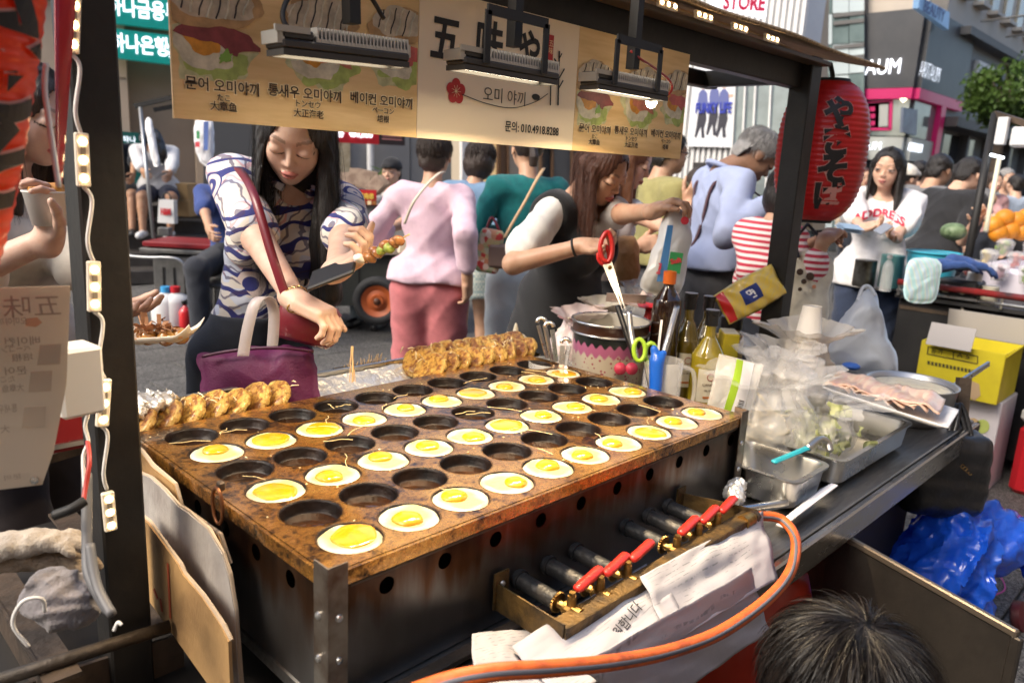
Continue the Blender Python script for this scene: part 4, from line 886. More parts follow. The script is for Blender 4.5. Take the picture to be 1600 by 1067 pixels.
def hand_prims(w, fd, pn, side, s=1., curl=.5, spread=.12, thumb=.5, curls=None):
    """palm and five fingers from wrist w; fd finger direction, pn palm normal (the way the fingers curl), side +1 right hand"""
    fd = nrm(fd); pn = nrm(pn-fd*(np.asarray(pn)@fd)); sd = np.cross(fd, pn)*side      # sd points to the thumb side
    P = []; pc = w+fd*.045*s
    P.append(rbx(pc, (.026*s, .030*s, .0045*s), .011*s, np.stack([sd, fd, pn], 1), .012))
    P.append(cap(w-fd*.02*s, w+fd*.02*s, .023*s, .024*s, .015))
    for k, (o_, L) in enumerate(((.027, .070), (.009, .078), (-.009, .072), (-.026, .056))):
        cu = curls[k] if curls else curl; p = w+fd*(.082-.004*abs(k-1.3))*s+sd*o_*s; d = nrm(fd+sd*spread*(1.4-k)*.6); nn = pn
        for q, fr in enumerate((.45, .32, .26)):
            an = cu*(.75, 1.05, .8)[q]; d, nn = nrm(d*math.cos(an)+nn*math.sin(an)), nrm(nn*math.cos(an)-d*math.sin(an))
            n_ = p+d*L*fr*s; P.append(cap(p, n_, (.0088, .0078, .0072)[q]*s, (.008, .0074, .0060)[q]*s, .003)); p = n_
    tb = w+fd*.022*s+sd*.026*s; d = nrm(fd*.75+sd*.62+pn*.25)
    for q, L in enumerate((.038, .032, .026)):
        n_ = tb+d*L*s; P.append(cap(tb, n_, (.0135, .0105, .0092)[q]*s, (.0105, .0094, .007)[q]*s, .006)); tb = n_; d = nrm(d+fd*.35*thumb+pn*.45*thumb-sd*.35*thumb)
    return P
def head_prims(c, R, s, male=False, neck=None):
    def h(x, y, z): return c+R@(np.array([x, y, z])*s)
    P = [ell(h(0, -.06, .10), np.array((.345, .425, .40))*s, R, .02), ell(h(0, .10, -.18), np.array((.275 if not male else .295, .27, .31))*s, R, .08*s), ell(h(0, .235, -.40), np.array((.105, .10, .085))*s, R, .08*s)]
    for sx in (-1, 1):
        P += [ell(h(sx*.165, .225, -.13), np.array((.11, .10, .13))*s, R, .06*s), ell(h(sx*.345, -.03, -.04), np.array((.032, .085, .125))*s, R, .03*s)]
        P += [ell(h(sx*.16, .415, .015), np.array((.08, .05, .05))*s, R, .05*s, True), ell(h(sx*.155, .315, .0), np.array((.082, .075, .062))*s, R, .03*s)]
    P += [cap(h(-.17, .30, .105), h(.17, .30, .105), .055*s, None, .05*s), cap(h(0, .335, .03), h(0, .415, -.125), .024*s, .042*s, .05*s), ell(h(.042, .375, -.14), .036*s, None, .03*s), ell(h(-.042, .375, -.14), .036*s, None, .03*s)]
    P += [ell(h(0, .362, -.262), np.array((.088, .05, .028))*s, R, .025*s), ell(h(0, .352, -.312), np.array((.072, .05, .03))*s, R, .02*s)]
    if neck is not None: P.append(cap(h(0, -.09, -.25), neck, .245*s if male else .205*s, .27*s if male else .22*s, .12*s))
    return P
def head_cols(V, c, R, s, skin, lip, eyes='open', brow=(.02, .015, .012), shade=None):
    q = (V-c)@R/s; C = np.tile(np.array(skin), (len(V), 1)); x, y, z = np.abs(q[:, 0]), q[:, 1], q[:, 2]; fr = (y > .16)
    def put(mask, col, w=1.): C[mask] = C[mask]*(1-w)+np.array(col)*w
    inh = (np.abs(q) < .62).all(1)
    ch = np.exp(-(((x-.17)/.12)**2+((z+.15)/.1)**2))*fr*inh; C[:] = C*(1-.1*ch[:, None])+np.array([.62, .28, .22])*(.1*ch)[:, None]*(np.mean(skin)/.42)
    put(inh & fr & (((x/.10)**2+((z+.285)/.052)**2) < 1), lip, .75)
    put(inh & fr & (np.abs(z+.286) < .009) & (x < .09), (.12, .03, .03), .8)
    bz = .125+.035*np.sin(np.clip((x-.06)/.2, 0, 1)*2.2)-.015; put(inh & fr & (x > .055) & (x < .265) & (np.abs(z-bz) < .019*(1.15-(x-.05)*2.2)), brow, .5)
    ex = (x-.155)/.085
    if eyes == 'open':
        put(inh & fr & (((ex/.95)**2+((z-.002)/.026)**2) < 1), (.42, .36, .33), .8); put(inh & fr & ((((x-.155)/.038)**2+((z-.002)/.03)**2) < 1), (.015, .01, .008), .95)
        lz = .006+.026*np.sqrt(np.clip(1-ex**2, 0, 1)); put(inh & fr & (np.abs(ex) < 1.05) & (np.abs(z-lz) < .010), (.02, .013, .011), .8)
    elif eyes == 'down':
        lz = -.022-.02*np.sqrt(np.clip(1-ex**2, 0, 1)); put(inh & fr & (np.abs(ex) < 1.1) & (np.abs(z-lz) < .011), (.02, .013, .011), .9)
    return C
def hair_solid(style, c, R, s, step, seed=0, length=1.0, flare=.0, fringe=False, fwd=0.):
    def h(x, y, z): return c+R@(np.array([x, y, z])*s)
    dn = np.array([0, 0, -1.])
    P = [ell(h(0, -.07, .13), np.array((.385, .455, .41) if style not in ('short', 'cropped') else (.37, .445, .40))*s, R, .03)]
    if style in ('long', 'back'):
        for sx in (-1, 1):
            for (x, y, r_, lf) in ((.33, .02, .10, .93), (.31, -.16, .13, 1.), (.2, -.30, .14, 1.03)):
                a = h(sx*x, y, .08); b = a+R@np.array([sx*.03*s, .0, 0])+dn*length*lf+np.array([0, fwd, 0]); P.append(cap(a, b, r_*s, (r_*.62+flare)*s, .05*s))
        P.append(cap(h(0, -.36, .05), h(0, -.36, .05)+dn*length, .13*s, .09*s, .06*s))
    if style == 'bob':
        P += [ell(h(0, -.14, -.12), np.array((.42, .40, .46))*s, R, .08*s)]
    if style == 'pony':
        t0 = h(0, -.50, .10); P += [cap(h(0, -.40, .12), t0, .09*s, .07*s, .05*s), cap(t0, t0+dn*.06-R[:, 1]*.02, .085*s, .10*s, .04*s), cap(t0+dn*.06-R[:, 1]*.02, t0+dn*length, .10*s, .05*s, .05*s)]
    if style in ('short', 'cropped'):
        P += [ell(h(0, -.17, -.12), np.array((.36, .32, .30))*s, R, .08*s)]
    rr = np.random.default_rng(seed); ph = rr.uniform(0, 6.28, 4)
    def post(D, X, Y, Z):
        x, y, z = X-c[0], Y-c[1], Z-c[2]
        lx, ly, lz = [(x*R[0, i]+y*R[1, i]+z*R[2, i])/s for i in range(3)]
        an = np.arctan2(lx, ly+.1)
        am = .0045 if style in ('long', 'back', 'pony') else .008
        D = D+am*s*(np.sin(an*38+ph[0]+.5*np.sin(lz*4+ph[1]))+.6*np.sin(an*67+ph[2]+.6*np.sin(lz*3)))
        if style in ('short', 'cropped'): D = D+.014*s*np.sin(lx*19+ph[0])*np.sin(ly*17+ph[1])*np.sin(lz*21+ph[2])
        top = .36 if not fringe else .17
        if style in ('short', 'cropped'): top = .27 if style == 'short' else .33
        # opening for the face: inside |x| < w(z) in front of the ears and below the hairline
        wz = .30-.10*np.clip((lz-.05)/.3, 0, 1)
        if style in ('long', 'bob'): wz = .285-.17*np.clip((lz+.05)/.42, 0, 1)
        fc = np.maximum(np.maximum(np.abs(lx)-wz, lz-top+.35*np.abs(lx)), -(ly-(.06 if style not in ('short', 'cropped') else .10)))*s
        D = np.maximum(D, -fc)
        if style in ('short', 'cropped', 'pony'):
            D = np.maximum(D, -np.maximum(np.abs(lx)*0+(lz+.02+.42*np.clip(-ly-.08, 0, .5)*1.5), -(ly+.18))*s*0+np.maximum(-(lz+.40), -1)*s)
            low = np.maximum(lz+.06, -(ly+.30))*s; D = np.maximum(D, -low) if style != 'pony' else D
            ear = np.maximum(np.maximum(lz-.02, -(ly+.16)), .24-np.abs(lx))*s; D = np.maximum(D, -ear)
        if style in ('long', 'back', 'pony'): D = D+.0
        return D
    return solid(P, step, post=post)
_SW = spline(np.eye(5), 4)
def ribbons(P, c, wid, tw=1.0):
    """thin two-sided ribbons along sampled paths P (n, m, 3), facing away from c"""
    n, m = P.shape[:2]; T = np.gradient(P, axis=1); O = P-c; S_ = np.cross(T, O); S_ /= np.maximum(1e-9, np.linalg.norm(S_, axis=2))[..., None]; an = RNG.uniform(-tw, tw, (n, 1, 1)); O = O/np.maximum(1e-9, np.linalg.norm(O, axis=2))[..., None]; S_ = S_*np.cos(an)+O*np.sin(an); w = wid*np.linspace(1, .45, m)[None, :, None]
    V = np.stack([P-S_*w, P+S_*w], 2).reshape(-1, 3); b = (np.arange(n)*m*2)[:, None]; return V, np.concatenate([b+np.array([2*k, 2*k+1, 2*k+3, 2*k+2]) for k in range(m-1)])
def strands(c, R, s, n, length, seed=0, part=0.0, wid=.0006, fwd=0.):
    """single hairs from the parting over the head and down"""
    r = np.random.default_rng(seed); n = int(n*4); sx = np.where(r.random(n) < .5, -1., 1.); y0 = r.uniform(-.35, .22, n); ya = r.uniform(-.42, .10, n); k_ = np.sqrt(np.maximum(.05, 1-((ya+.075)/.5)**2))
    loc = lambda x, y, z: c+(np.stack([x, y, z], 1)*s)@R.T
    a = loc(np.full(n, part), y0, .13+.425*np.sqrt(np.maximum(.1, 1-((y0+.07)/.47)**2))); b = loc(sx*.25*k_, (y0+ya)/2, np.full(n, .42)); m = loc(sx*(.405*k_+.025*r.normal(size=n)), ya, np.full(n, .06)); L = length*r.uniform(.75, 1.06, n)
    e = m+np.stack([0*L, 0*L+fwd*.9, -L], 1)+(np.stack([sx*r.uniform(-.06, .07, n)*s, r.normal(size=n)*.06*s, 0*L], 1))@R.T; mm = m+(e-m)*.45+(np.stack([sx*.04*s*r.normal(size=n), .04*s*r.normal(size=n), 0*L], 1))@R.T
    return ribbons(np.einsum('tk,nkd->ntd', _SW, np.stack([a, b, m, mm, e], 1)), c, wid)
def scalp(c, R, s, n, ln, seed=0, wid=.0006, top=.30):
    """short hairs combed away from the crown"""
    r = np.random.default_rng(seed); ax_ = np.array([.375, .45, .405])*s; cen = np.array([0, -.07, .13])*s; wh = nrm(np.array([.05, -.38, .92])); P = r.normal(size=(n*2, 3)); P /= np.linalg.norm(P, axis=1)[:, None]
    P = P[(P[:, 2] > -.55-.2*(P[:, 1] < -.5)) & ~((P[:, 1] > .35) & (P[:, 2] < .45)) & ~((P[:, 2] < -.1) & (P[:, 1] > -.25))][:n]; n = len(P); T = P-wh; T = T-P*(T*P).sum(1)[:, None]; T /= np.maximum(.05, np.linalg.norm(T, axis=1))[:, None]
    T = T+r.normal(size=(n, 3))*.25+.3*np.stack([noise3(P, 6, seed+k) for k in range(3)], 1); L = r.uniform(.6, 1.1, n)*ln/(.4*s); lf = r.random(n)**1.5; out = []
    for q in np.linspace(0, 1, 5):
        D_ = P+T*(L*q)[:, None]; D_[:, 2] -= .25*q*q*L; D_ /= np.linalg.norm(D_, axis=1)[:, None]; out.append(D_*(.99+.05*math.sin(q*2.2)+.09*lf*q)[:, None]*ax_+cen)
    return ribbons(np.stack(out, 1)@R.T+c, c, wid)
def ik(a, t, l1, l2, hint):
    d = t-a; L = np.linalg.norm(d); L = min(L, (l1+l2)*.999); u = nrm(d); x = (l1*l1-l2*l2+L*L)/(2*L); hh = math.sqrt(max(0, l1*l1-x*x))
    p = np.asarray(hint, float)-u*(np.asarray(hint, float)@u); p = nrm(p); return a+u*x+p*hh, a+u*L
def person(label, px, py, d, H, face, lean=0., side=0., head=(0, 0, 0), R=None, L=None, skin='fair', male=False, build=1., top=None, bottom=None, hair=None, shoes='black', seat=None, near=False,
           eyes='open', lip=(.5, .16, .15), fold=.004, feet=None, group=None, group_z=0., twist=0., Rh=None, Lh=None, Rc=.55, Lc=.55, Rhint=None, Lhint=None, headless=False, glasses=False, neckless=False, cut=None, hbias=0., rcurls=None, lcurls=None):
    """a standing or seated figure whose head top shows at photo pixel (px, py) at depth d; R, L = wrist targets in world coordinates"""
    tgt = W(px, py, d=d); fa = math.radians(face); rot = -fa
    z_ = np.array; Lr = math.radians(lean); sk = np.array(SK[skin]); lift = 0.
    zp = .53*H
    if seat == 'fit': lift = 0.
    elif seat is not None: lift = seat+.075*H-.53*H+0.02
    elif H is None: H = tgt[2]
    SM = rx(-Lr) @ ry(math.radians(side)) @ rz(math.radians(twist))
    def sp(x, y, z):       # point of the upper body, leaned about the pelvis
        p = np.array([x, y, z])*H; q = p-(0, 0, zp); b = np.clip(q[2]/(.12*H), 0, 1); q2 = SM@q; return q*(1-b)+q2*b+np.array([0, 0, zp+lift])
    SEATED = seat is not None
    sw = (.118 if male else .100)*build**.5
    hb = sp(0, .012, .935); neck = sp(0, -.008, .83)
    hy, hp_, hr_ = [math.radians(a) for a in head]
    HR_ = SM @ rz(-hy) @ rx(-hp_) @ ry(hr_); hs = .134*H*(1.0 if male else .985)
    hc = neck+SM@(np.array([0, .0, .012])*H)+HR_@(np.array([0, .04, .098])*H*.88)
    htop = hc+HR_@np.array([0, -.05, .5])*hs
    if seat == 'fit':
        lift = tgt[2]-htop[2]; seat = max(.05, lift-.075*H+.53*H-.02); dl = np.array([0, 0, lift]); hb = hb+dl; neck = neck+dl; hc = hc+dl; htop = htop+dl
    # move the root so the head top lands on the target
    Rz = rz(rot); off = Rz@htop; root = np.array([tgt[0]-off[0], tgt[1]-off[1], 0.])
    if seat is None: root[2] = group_z
    t = thing('person', label, 'person', root, rot, group)
    loc = lambda p: Rz.T@(np.asarray(p, float)-root)
    sh = {1: sp(sw, -.005, .81), -1: sp(-sw, -.005, .81)}; ua, fo = .168*H, .150*H
    arm = {}
    for s_, tg, hint in ((1, R, Rhint), (-1, L, Lhint)):
        if tg is None: tgl = sh[s_]+np.array([s_*.03*H, .05*H, -.31*H])
        else: tgl = loc(tg)
        hn = np.array([s_*.5, -.6, -.6]) if hint is None else np.asarray(hint, float)
        arm[s_] = ik(sh[s_], tgl, ua, fo, hn)
    # trunk
    B = build
    TR = [ell(sp(0, -.002, .735), z_((.088*B if not male else .102*B, .056*B, .098))*H, SM, .03), cap(sp(-sw*.82, -.008, .805), sp(sw*.82, -.008, .805), .036*H, None, .04), ell(sp(0, .004, .625), z_((.070*B if not male else .086*B, .052*B, .10))*H, SM, .05),
          ell(sp(0, -.006, .535), z_((.090*B, .060*B, .07))*H, None, .05)]
    if not male: TR += [ell(sp(s_*.042, .046, .73), .036*H, None, .03) for s_ in (-1, 1)]
    hipx = .052*H; LG = []; legs = {}
    for s_ in (1, -1):
        if seat is None:
            fx, fy = (feet or {}).get(s_, (s_*.055, .0)); hip = z_((s_*hipx, 0, .52*H)); an = z_((fx*H, fy*H, .045*H)); kn = (hip+an)/2+z_((s_*.004, .022, .02))*H
        else:
            fx, fy, fz = (feet or {}).get(s_, (s_*.07, .27, 0.)); hip = z_((s_*hipx, .01*H, .52*H+lift)); kn = z_((fx*H*1.15, .255*H, seat+.06*H)); an = z_((fx*H, fy*H, fz+.05*H))
        legs[s_] = (hip, kn, an); LG += [cap(hip, kn, .053*H*B, .034*H, .03), cap(kn, an, .035*H, .021*H, .02), ell((kn*.68+an*.32)+z_((0, -.008, 0))*H, z_((.03, .033, .055))*H, None, .03), cap(an+z_((0, -.02*H, -.022*H)), an+z_((0, .09*H, -.030*H)), .019*H, .016*H, .02)]
    AR = []; HB = []
    for s_ in (1, -1):
        e, w = arm[s_]; AR += [cap(sh[s_], e, .0265*H*B**.5, .0205*H, .02), cap(e, w, .0215*H, .0145*H, .015)]
        hd = Rh if s_ == 1 else Lh; fd = nrm(w-e); pn = nrm(np.cross(fd, z_((0, 0, 1.)))*s_+1e-3) if hd is None else None
        if hd is None: pn = nrm(SM@z_((-s_*.9, .35, -.2)))
        else: fd = Rz.T@nrm(hd[0]); pn = Rz.T@nrm(hd[1])
        HB.append((w, fd, pn)); AR += hand_prims(w, fd, pn, s_, H/1.65*(1.08 if male else .98), Rc if s_ == 1 else Lc, curls=(rcurls if s_ == 1 else lcurls))
    hs_f = (.0027 if near else .0036 if d < 5 else .0055); hd_f = (.0034 if near else .0055); bst = .011 if near else .013
    fine = [(hc-.62*hs, hc+.62*hs, hs_f)]+[(np.minimum(w-.02, w+fd*.17)-.05, np.maximum(w+.02, w+fd*.17)+.05, hd_f) for (w, fd, pn) in HB]
    body = TR+LG+AR+([] if headless else head_prims(hc, HR_, hs, male, neck))
    V, Fc = solid(body, bst, fine)
    cols = head_cols(V, hc, HR_, hs, sk, lip, eyes)
    obj('body', (V, Fc), M_skin, t, smooth=True, local=True, cols=cols)
    r = np.random.default_rng(abs(hash(label)) % 1000 if False else int(px*7+py) % 1000); ph = r.uniform(0, 6.28, 8)
    def wr(D, X, Y, Z, a): return D-a*((1-np.abs(np.sin(X*17+Z*13+Y*6+ph[0]+1.3*np.sin(Z*9+ph[1]))))**1.6*1.1+(1-np.abs(np.sin(Z*21-X*12+Y*15+ph[2]+1.4*np.sin(X*13+ph[3]))))**1.8*.9+.35*np.sin(X*45+Y*30+Z*20+ph[4]+2*np.sin(Z*19))-.5)
    def garment(name, m, prims, infl, hem=None, topz=None, a=fold, cuts=(), st=None, par=t, floorz=None):
        def post(D, X, Y, Z):
            D = wr(D, X, Y, Z, a)
            if hem is not None: D = np.maximum(D, hem+.006*np.sin(X*25+ph[5])+.004*np.sin(Y*33)-Z)
            if topz is not None: D = np.maximum(D, Z-topz)
            return D
        return obj(name, solid(prims+list(cuts), st or bst*.9, post=post, inflate=infl), m, par, smooth=True, local=True)
    if bottom:
        k = bottom['kind']; m = bottom['mat']; wz = (.60*H if seat is None else .60*H)+lift; wst = [q for q in TR[2:4]]
        if k in ('trousers', 'shorts'):
            lw = bottom.get('w', 1.15); pr = list(TR[3:4])+[cap(sp(0, 0, .56), sp(0, 0, .595), .07*H*B, None, .03)]
            for s_ in (1, -1):
                hip, kn, an = legs[s_]
                if k == 'shorts': pr += [cap(hip, hip*.35+kn*.65, .055*H*lw*B, .046*H*lw, .03)]
                else: pr += [cap(hip, kn, .053*H*lw*B, .038*H*lw, .03), cap(kn, an+z_((0, 0, .01*H)), .038*H*lw, .029*H*lw, .03)]
            garment('trousers' if k == 'trousers' else 'shorts', m, pr, .010, topz=wz, a=fold*.9)
        else:
            hz = bottom['hem']*H; garment('skirt', m, [cap(sp(0, 0, .58), z_((0, 0, hz)), .085*H*B, bottom.get('flare', .12)*H, .03)]+TR[3:4], .012, hem=hz, topz=wz)
    if top:
        m = top['mat']; infl = top.get('loose', .014); sl = top.get('sleeve', .5); pr = list(TR); fl = top.get('flare', 1.1)
        if top.get('boxy'): pr += [cap(sp(-.05, 0, .56), sp(.05, 0, .56), .07*H*B, None, .06), cap(sp(-.05, .0, top['hem']), sp(.05, .0, top['hem']), .075*H*B, None, .05)]
        for s_ in (1, -1):
            e, w = arm[s_]; r1, r2 = .028*H, .022*H
            if sl > 0: q = min(1, sl); pr += [cap(sh[s_], sh[s_]+(e-sh[s_])*q, r1*B**.5, (r1+(r2-r1)*q)*fl, .02)]
            if sl > 1: pr += [cap(e, e+(w-e)*(sl-1), r2*fl, (.0155*H+.25*(r2-.0155*H))*fl, .012)]
        cuts = [ell(sp(0, top.get('ny', .035), top.get('nz', .842)), z_((top.get('nw', .052), .062, top.get('nd', .05)))*H, None, .008, True)]
        zz = top['hem']*H+lift
        tp_ = garment('shirt', m, pr, infl, hem=zz, a=top.get('fold', fold*1.3), cuts=cuts)
        if top.get('collar'):
            pts_ = [sp(.050*math.sin(a_)*(1.05), .0+.052*math.cos(a_)-.004, .838-.018*math.cos(a_)) for a_ in np.linspace(.35, 2*math.pi-.35, 20)]
            obj('collar', tube(pts_, .011, 8), m, tp_, smooth=True, local=True)
    if shoes:
        sm = mat('shoe_'+shoes, dict(black=(.015, .015, .016), white=(.6, .6, .6), brown=(.1, .05, .03), red=(.45, .03, .05))[shoes], .5)
        for s_ in (1, -1):
            an = legs[s_][2]; obj('shoe', solid([cap(an+z_((0, -.022*H, -.020*H)), an+z_((0, .095*H, -.026*H)), .022*H, .020*H, .01)], .009, post=lambda D, X, Y, Z, f=an[2]-.047*H: np.maximum(D, f-Z), inflate=.006), sm, t, smooth=True, local=True)
    if hair and not headless:
        ho_ = obj('hair', hair_solid(hair['style'], hc, HR_, hs, hair.get('step', .0045 if near else .0065), int(px) % 50, hair.get('len', .3)*1.0, hair.get('flare', 0), hair.get('fringe', False), hair.get('fwd', 0.)), M_hair[hair['col']], t, smooth=True, local=True)
        if hair.get('strands'): obj('loose_strands', strands(hc, HR_, hs, hair['strands'], hair.get('len', .3), int(px), part=hair.get('part', 0.), fwd=hair.get('fwd', 0.)), M_hair[hair['col']], ho_, local=True, kind='stuff')
        if hair['style'] in ('short', 'cropped', 'bob') and d < 5 and hair['col'] != 'matte': obj('loose_strands', scalp(hc, HR_, hs, 1800, .035 if hair['style'] != 'bob' else .06, int(px), wid=.0008), M_hair[hair['col']], ho_, local=True, kind='stuff')
        if hair.get('tie'): obj('hair_tie', tube([hc+HR_@(np.array([.075*math.cos(a_), -.50, .10+.075*math.sin(a_)])*hs) for a_ in np.arange(16)*.3927], .006, 6, closed=True), mat('hair_tie', (.5, .25, .05), .6), ho_, smooth=True, local=True)
    if glasses:
        gm_ = mat('glasses_frame', (.02, .015, .012), .3); pr = []
        for s_ in (1, -1): pr.append(tube([hc+HR_@(np.array([s_*.155+.105*math.cos(a_), .40, .0+.085*math.sin(a_)])*hs) for a_ in np.arange(16)*.3927], .0022, 6, closed=True))
        pr += [tube([hc+HR_@(np.array([-.05, .40, .02])*hs), hc+HR_@(np.array([.05, .40, .02])*hs)], .002, 6)]+[tube([hc+HR_@(np.array([s_*.26, .39, .02])*hs), hc+HR_@(np.array([s_*.35, -.02, .02])*hs)], .002, 6) for s_ in (1, -1)]
        obj('glasses', J(*pr), gm_, t, smooth=True, local=True)
    t_info = dict(t=t, root=root, Rz=Rz, sp=sp, sh=sh, arm=arm, hc=hc, HR=HR_, hs=hs, H=H, legs=legs, lift=lift, SM=SM, garment=garment, TR=TR, world=lambda p: Rz@np.asarray(p, float)+root, loc=loc, neck=neck)
    return t_info
AWAY, CAMW, RGT, LFT = 46, 226, 136, 316
def toward(px, d): return None
# main customer in the printed blouse
bl = fabric('print_blouse', (.72, .62, .52), vs=9)
w1 = tex(bl, 'Wave', 5.6, wave_type='BANDS', bands_direction='Z', Distortion=11., Detail=2., Detail_Scale=1.1); w2 = tex(bl, 'Noise', 6.5, Detail=1.5, Distortion=1.2); w3 = tex(bl, 'Wave', 17, wave_type='BANDS', bands_direction='DIAGONAL', Distortion=6, Detail=2)
w4 = tex(bl, 'Voronoi', 8.5)
base_ = ramp(bl, w2.outputs[0], [(.40, (.78, .72, .64)), (.46, (.66, .70, .80)), (.53, (.74, .46, .48)), (.57, (.80, .76, .70))], 'CONSTANT')
m1 = mixc(bl, ramp(bl, w1.outputs[0], [(.0, (1, 1, 1)), (.16, (1, 1, 1)), (.19, (0, 0, 0))]), base_, (.03, .035, .19))
m2 = mixc(bl, ramp(bl, w3.outputs[0], [(.0, (.75, .75, .75)), (.1, (.75, .75, .75)), (.14, (0, 0, 0))]), m1, (.05, .03, .10))
N, L_, b_ = nodes(bl); sn = N.new('ShaderNodeMath'); sn.operation = 'SINE'; ml = N.new('ShaderNodeMath'); ml.operation = 'MULTIPLY'; ml.inputs[1].default_value = 34; L_.new(w4.outputs['Distance'], ml.inputs[0]); L_.new(ml.outputs[0], sn.inputs[0])
lt = N.new('ShaderNodeMath'); lt.operation = 'LESS_THAN'; lt.inputs[1].default_value = .42; L_.new(w4.outputs['Distance'], lt.inputs[0]); gt = N.new('ShaderNodeMath'); gt.operation = 'GREATER_THAN'; gt.inputs[1].default_value = .25; L_.new(sn.outputs[0], gt.inputs[0])
sep = N.new('ShaderNodeSeparateColor'); L_.new(w4.outputs['Color'], sep.inputs[0]); pick = N.new('ShaderNodeMath'); pick.operation = 'GREATER_THAN'; pick.inputs[1].default_value = .72; L_.new(sep.outputs[0], pick.inputs[0])
a1 = N.new('ShaderNodeMath'); a1.operation = 'MULTIPLY'; L_.new(lt.outputs[0], a1.inputs[0]); L_.new(pick.outputs[0], a1.inputs[1])
ring = mixc(bl, gt.outputs[0], (.72, .6, .55), (.03, .035, .19)); setbase(bl, mixc(bl, a1.outputs[0], m2, ring))
jeans_d = fabric('dark_denim', (.02, .024, .035)); jeans_l = fabric('light_denim', (.42, .48, .52), (.3, .38, .45), vs=6)

def hh(px0, py0, d0, px1, py1, d1): return W(px1, py1, d=d1)-W(px0, py0, d=d0)
MW = person('woman in a white and blue printed blouse reaching for wooden picks behind the griddle', 466, 150, 1.82, 1.66, 204, lean=9, side=-13, head=(8, 26, 8), twist=0,
    R=W(484, 510, d=1.60), L=W(526, 424, d=1.62), Rh=(hh(484, 510, 1.60, 545, 540, 1.58), (0, -.05, -1)), Lh=(hh(526, 424, 1.62, 572, 398, 1.58), UP*.8-FW*.5), Rc=.85, Lc=1.0, skin='pale', near=True, eyes='down', lip=(.55, .15, .15),
    top=dict(mat=bl, hem=.565, sleeve=.84, flare=1.25, loose=.010, collar=True, nd=.052, ny=.055), build=.86, bottom=dict(kind='trousers', mat=jeans_d, w=1.0), hair=dict(style='long', col='black', len=.42, strands=500, part=.02, flare=.06, fwd=.03), Rhint=(.8, -.4, -.6), Lhint=(-.6, -.3, -1), fold=.0045)
linen = fabric('pink_linen', (.70, .50, .57), (.63, .44, .52)); rose = fabric('rose_trousers', (.50, .15, .16)); 
PK = person('short haired woman in pale pink linen tunic and rose trousers seen from behind', 680, 205, 3.55, 1.57, 52, R=W(730, 440, d=3.5), L=W(622, 352, d=3.85), Lhint=(-.6, -1, -.5), Rhint=(.2, -1, -.3), top=dict(mat=linen, hem=.555, sleeve=1.62, flare=1.25, loose=.013, boxy=True, fold=.007), bottom=dict(kind='trousers', mat=rose, w=1.3), hair=dict(style='short', col='dkbrown'), skin='warm', build=.92, fold=.006)
denim = fabric('denim_shirt', (.16, .27, .40), (.12, .2, .32), vs=12); ging = fabric('gingham', (.55, .62, .58), vs=20)
wv = tex(ging, 'Checker', 70); setbase(ging, ramp(ging, wv.outputs['Fac'], [(0, (.65, .68, .6)), (1, (.38, .5, .48))]))
DN = person('woman in a blue denim shirt and pale checked skirt with bobbed brown hair', 754, 217, 4.3, 1.57, 70, R=W(775, 390, d=4.5), L=W(728, 372, d=4.5), top=dict(mat=denim, hem=.58, sleeve=1.5, flare=1.2, loose=.013, boxy=True), bottom=dict(kind='skirt', mat=ging, hem=.44, flare=.115), hair=dict(style='bob', col='dkbrown'), skin='warm', head=(12, 5, 0))
teal = fabric('teal_knit', (.0, .15, .15), (.0, .11, .115)); 
TL = person('woman with ponytail in a teal sweater and pale jeans seen from behind', 826, 203, 3.85, 1.63, 30, R=W(845, 385, d=4.1), L=W(790, 360, d=4.05), Lhint=(-1, -.6, -.4), top=dict(mat=teal, hem=.60, sleeve=1.9, flare=1.1, loose=.012), bottom=dict(kind='trousers', mat=fabric('pale_jeans', (.62, .66, .66), (.5, .57, .6), vs=5), w=1.18), hair=dict(style='pony', col='dkbrown', len=.30, tie=True), skin='warm')
wt = fabric('white_tee', (.78, .76, .72)); bk_ = fabric('black_dress', (.008, .008, .009))
VD = person('stall worker in white tee and black pinafore snipping with red scissors', 962, 190, 2.55, 1.58, 168, lean=5, head=(6, 24, 3), R=W(912, 384, d=2.38), L=W(1028, 330, d=2.35), Rh=(hh(905, 385, 2.38, 960, 388, 2.33), (-.1, -.5, .6)), Lh=(hh(1018, 330, 2.4, 1060, 312, 2.35), (0, -.2, -1)), Rc=.85, Lc=.8, Rhint=(.5, -.9, -.5), Lhint=(-.4, -.2, -1), skin='warm', near=True, eyes='down', lip=(.5, .12, .12),
    top=dict(mat=wt, hem=.56, sleeve=.72, flare=1.35, loose=.012, nw=.075, nd=.055), bottom=dict(kind='skirt', mat=bk_, hem=.3, flare=.15), hair=dict(style='long', col='brown', len=.30, strands=260), build=.9, fold=.004)
sp, H = VD['sp'], VD['H']
VD['garment']('pinafore', bk_, VD['TR']+[cap(sp(0, .0, .60), sp(0, .0, .45), .085*H, .12*H, .04)], .026, hem=.36*H, cuts=[ell(sp(0, .06, .83), np.array((.078, .16, .15))*H, VD['SM'], .01, True), ell(sp(0, -.07, .85), np.array((.075, .08, .1))*H, VD['SM'], .01, True)]+[ell(sp(s_*.14, 0, .80), np.array((.052, .12, .10))*H, VD['SM'], .01, True) for s_ in (-1, 1)], a=.004)
BH = person('woman with long auburn hair in a white top behind the stall worker', 1002, 196, 3.2, 1.62, 150, lean=4, head=(0, 18, 0), R=W(1000, 385, d=3.1), L=W(1050, 360, d=3.0), skin='fair', eyes='down', top=dict(mat=wt, hem=.58, sleeve=.9, loose=.012), bottom=dict(kind='trousers', mat=fabric('striped_black', (.012, .012, .014)), w=1.4), hair=dict(style='long', col='auburn', len=.30, strands=120))
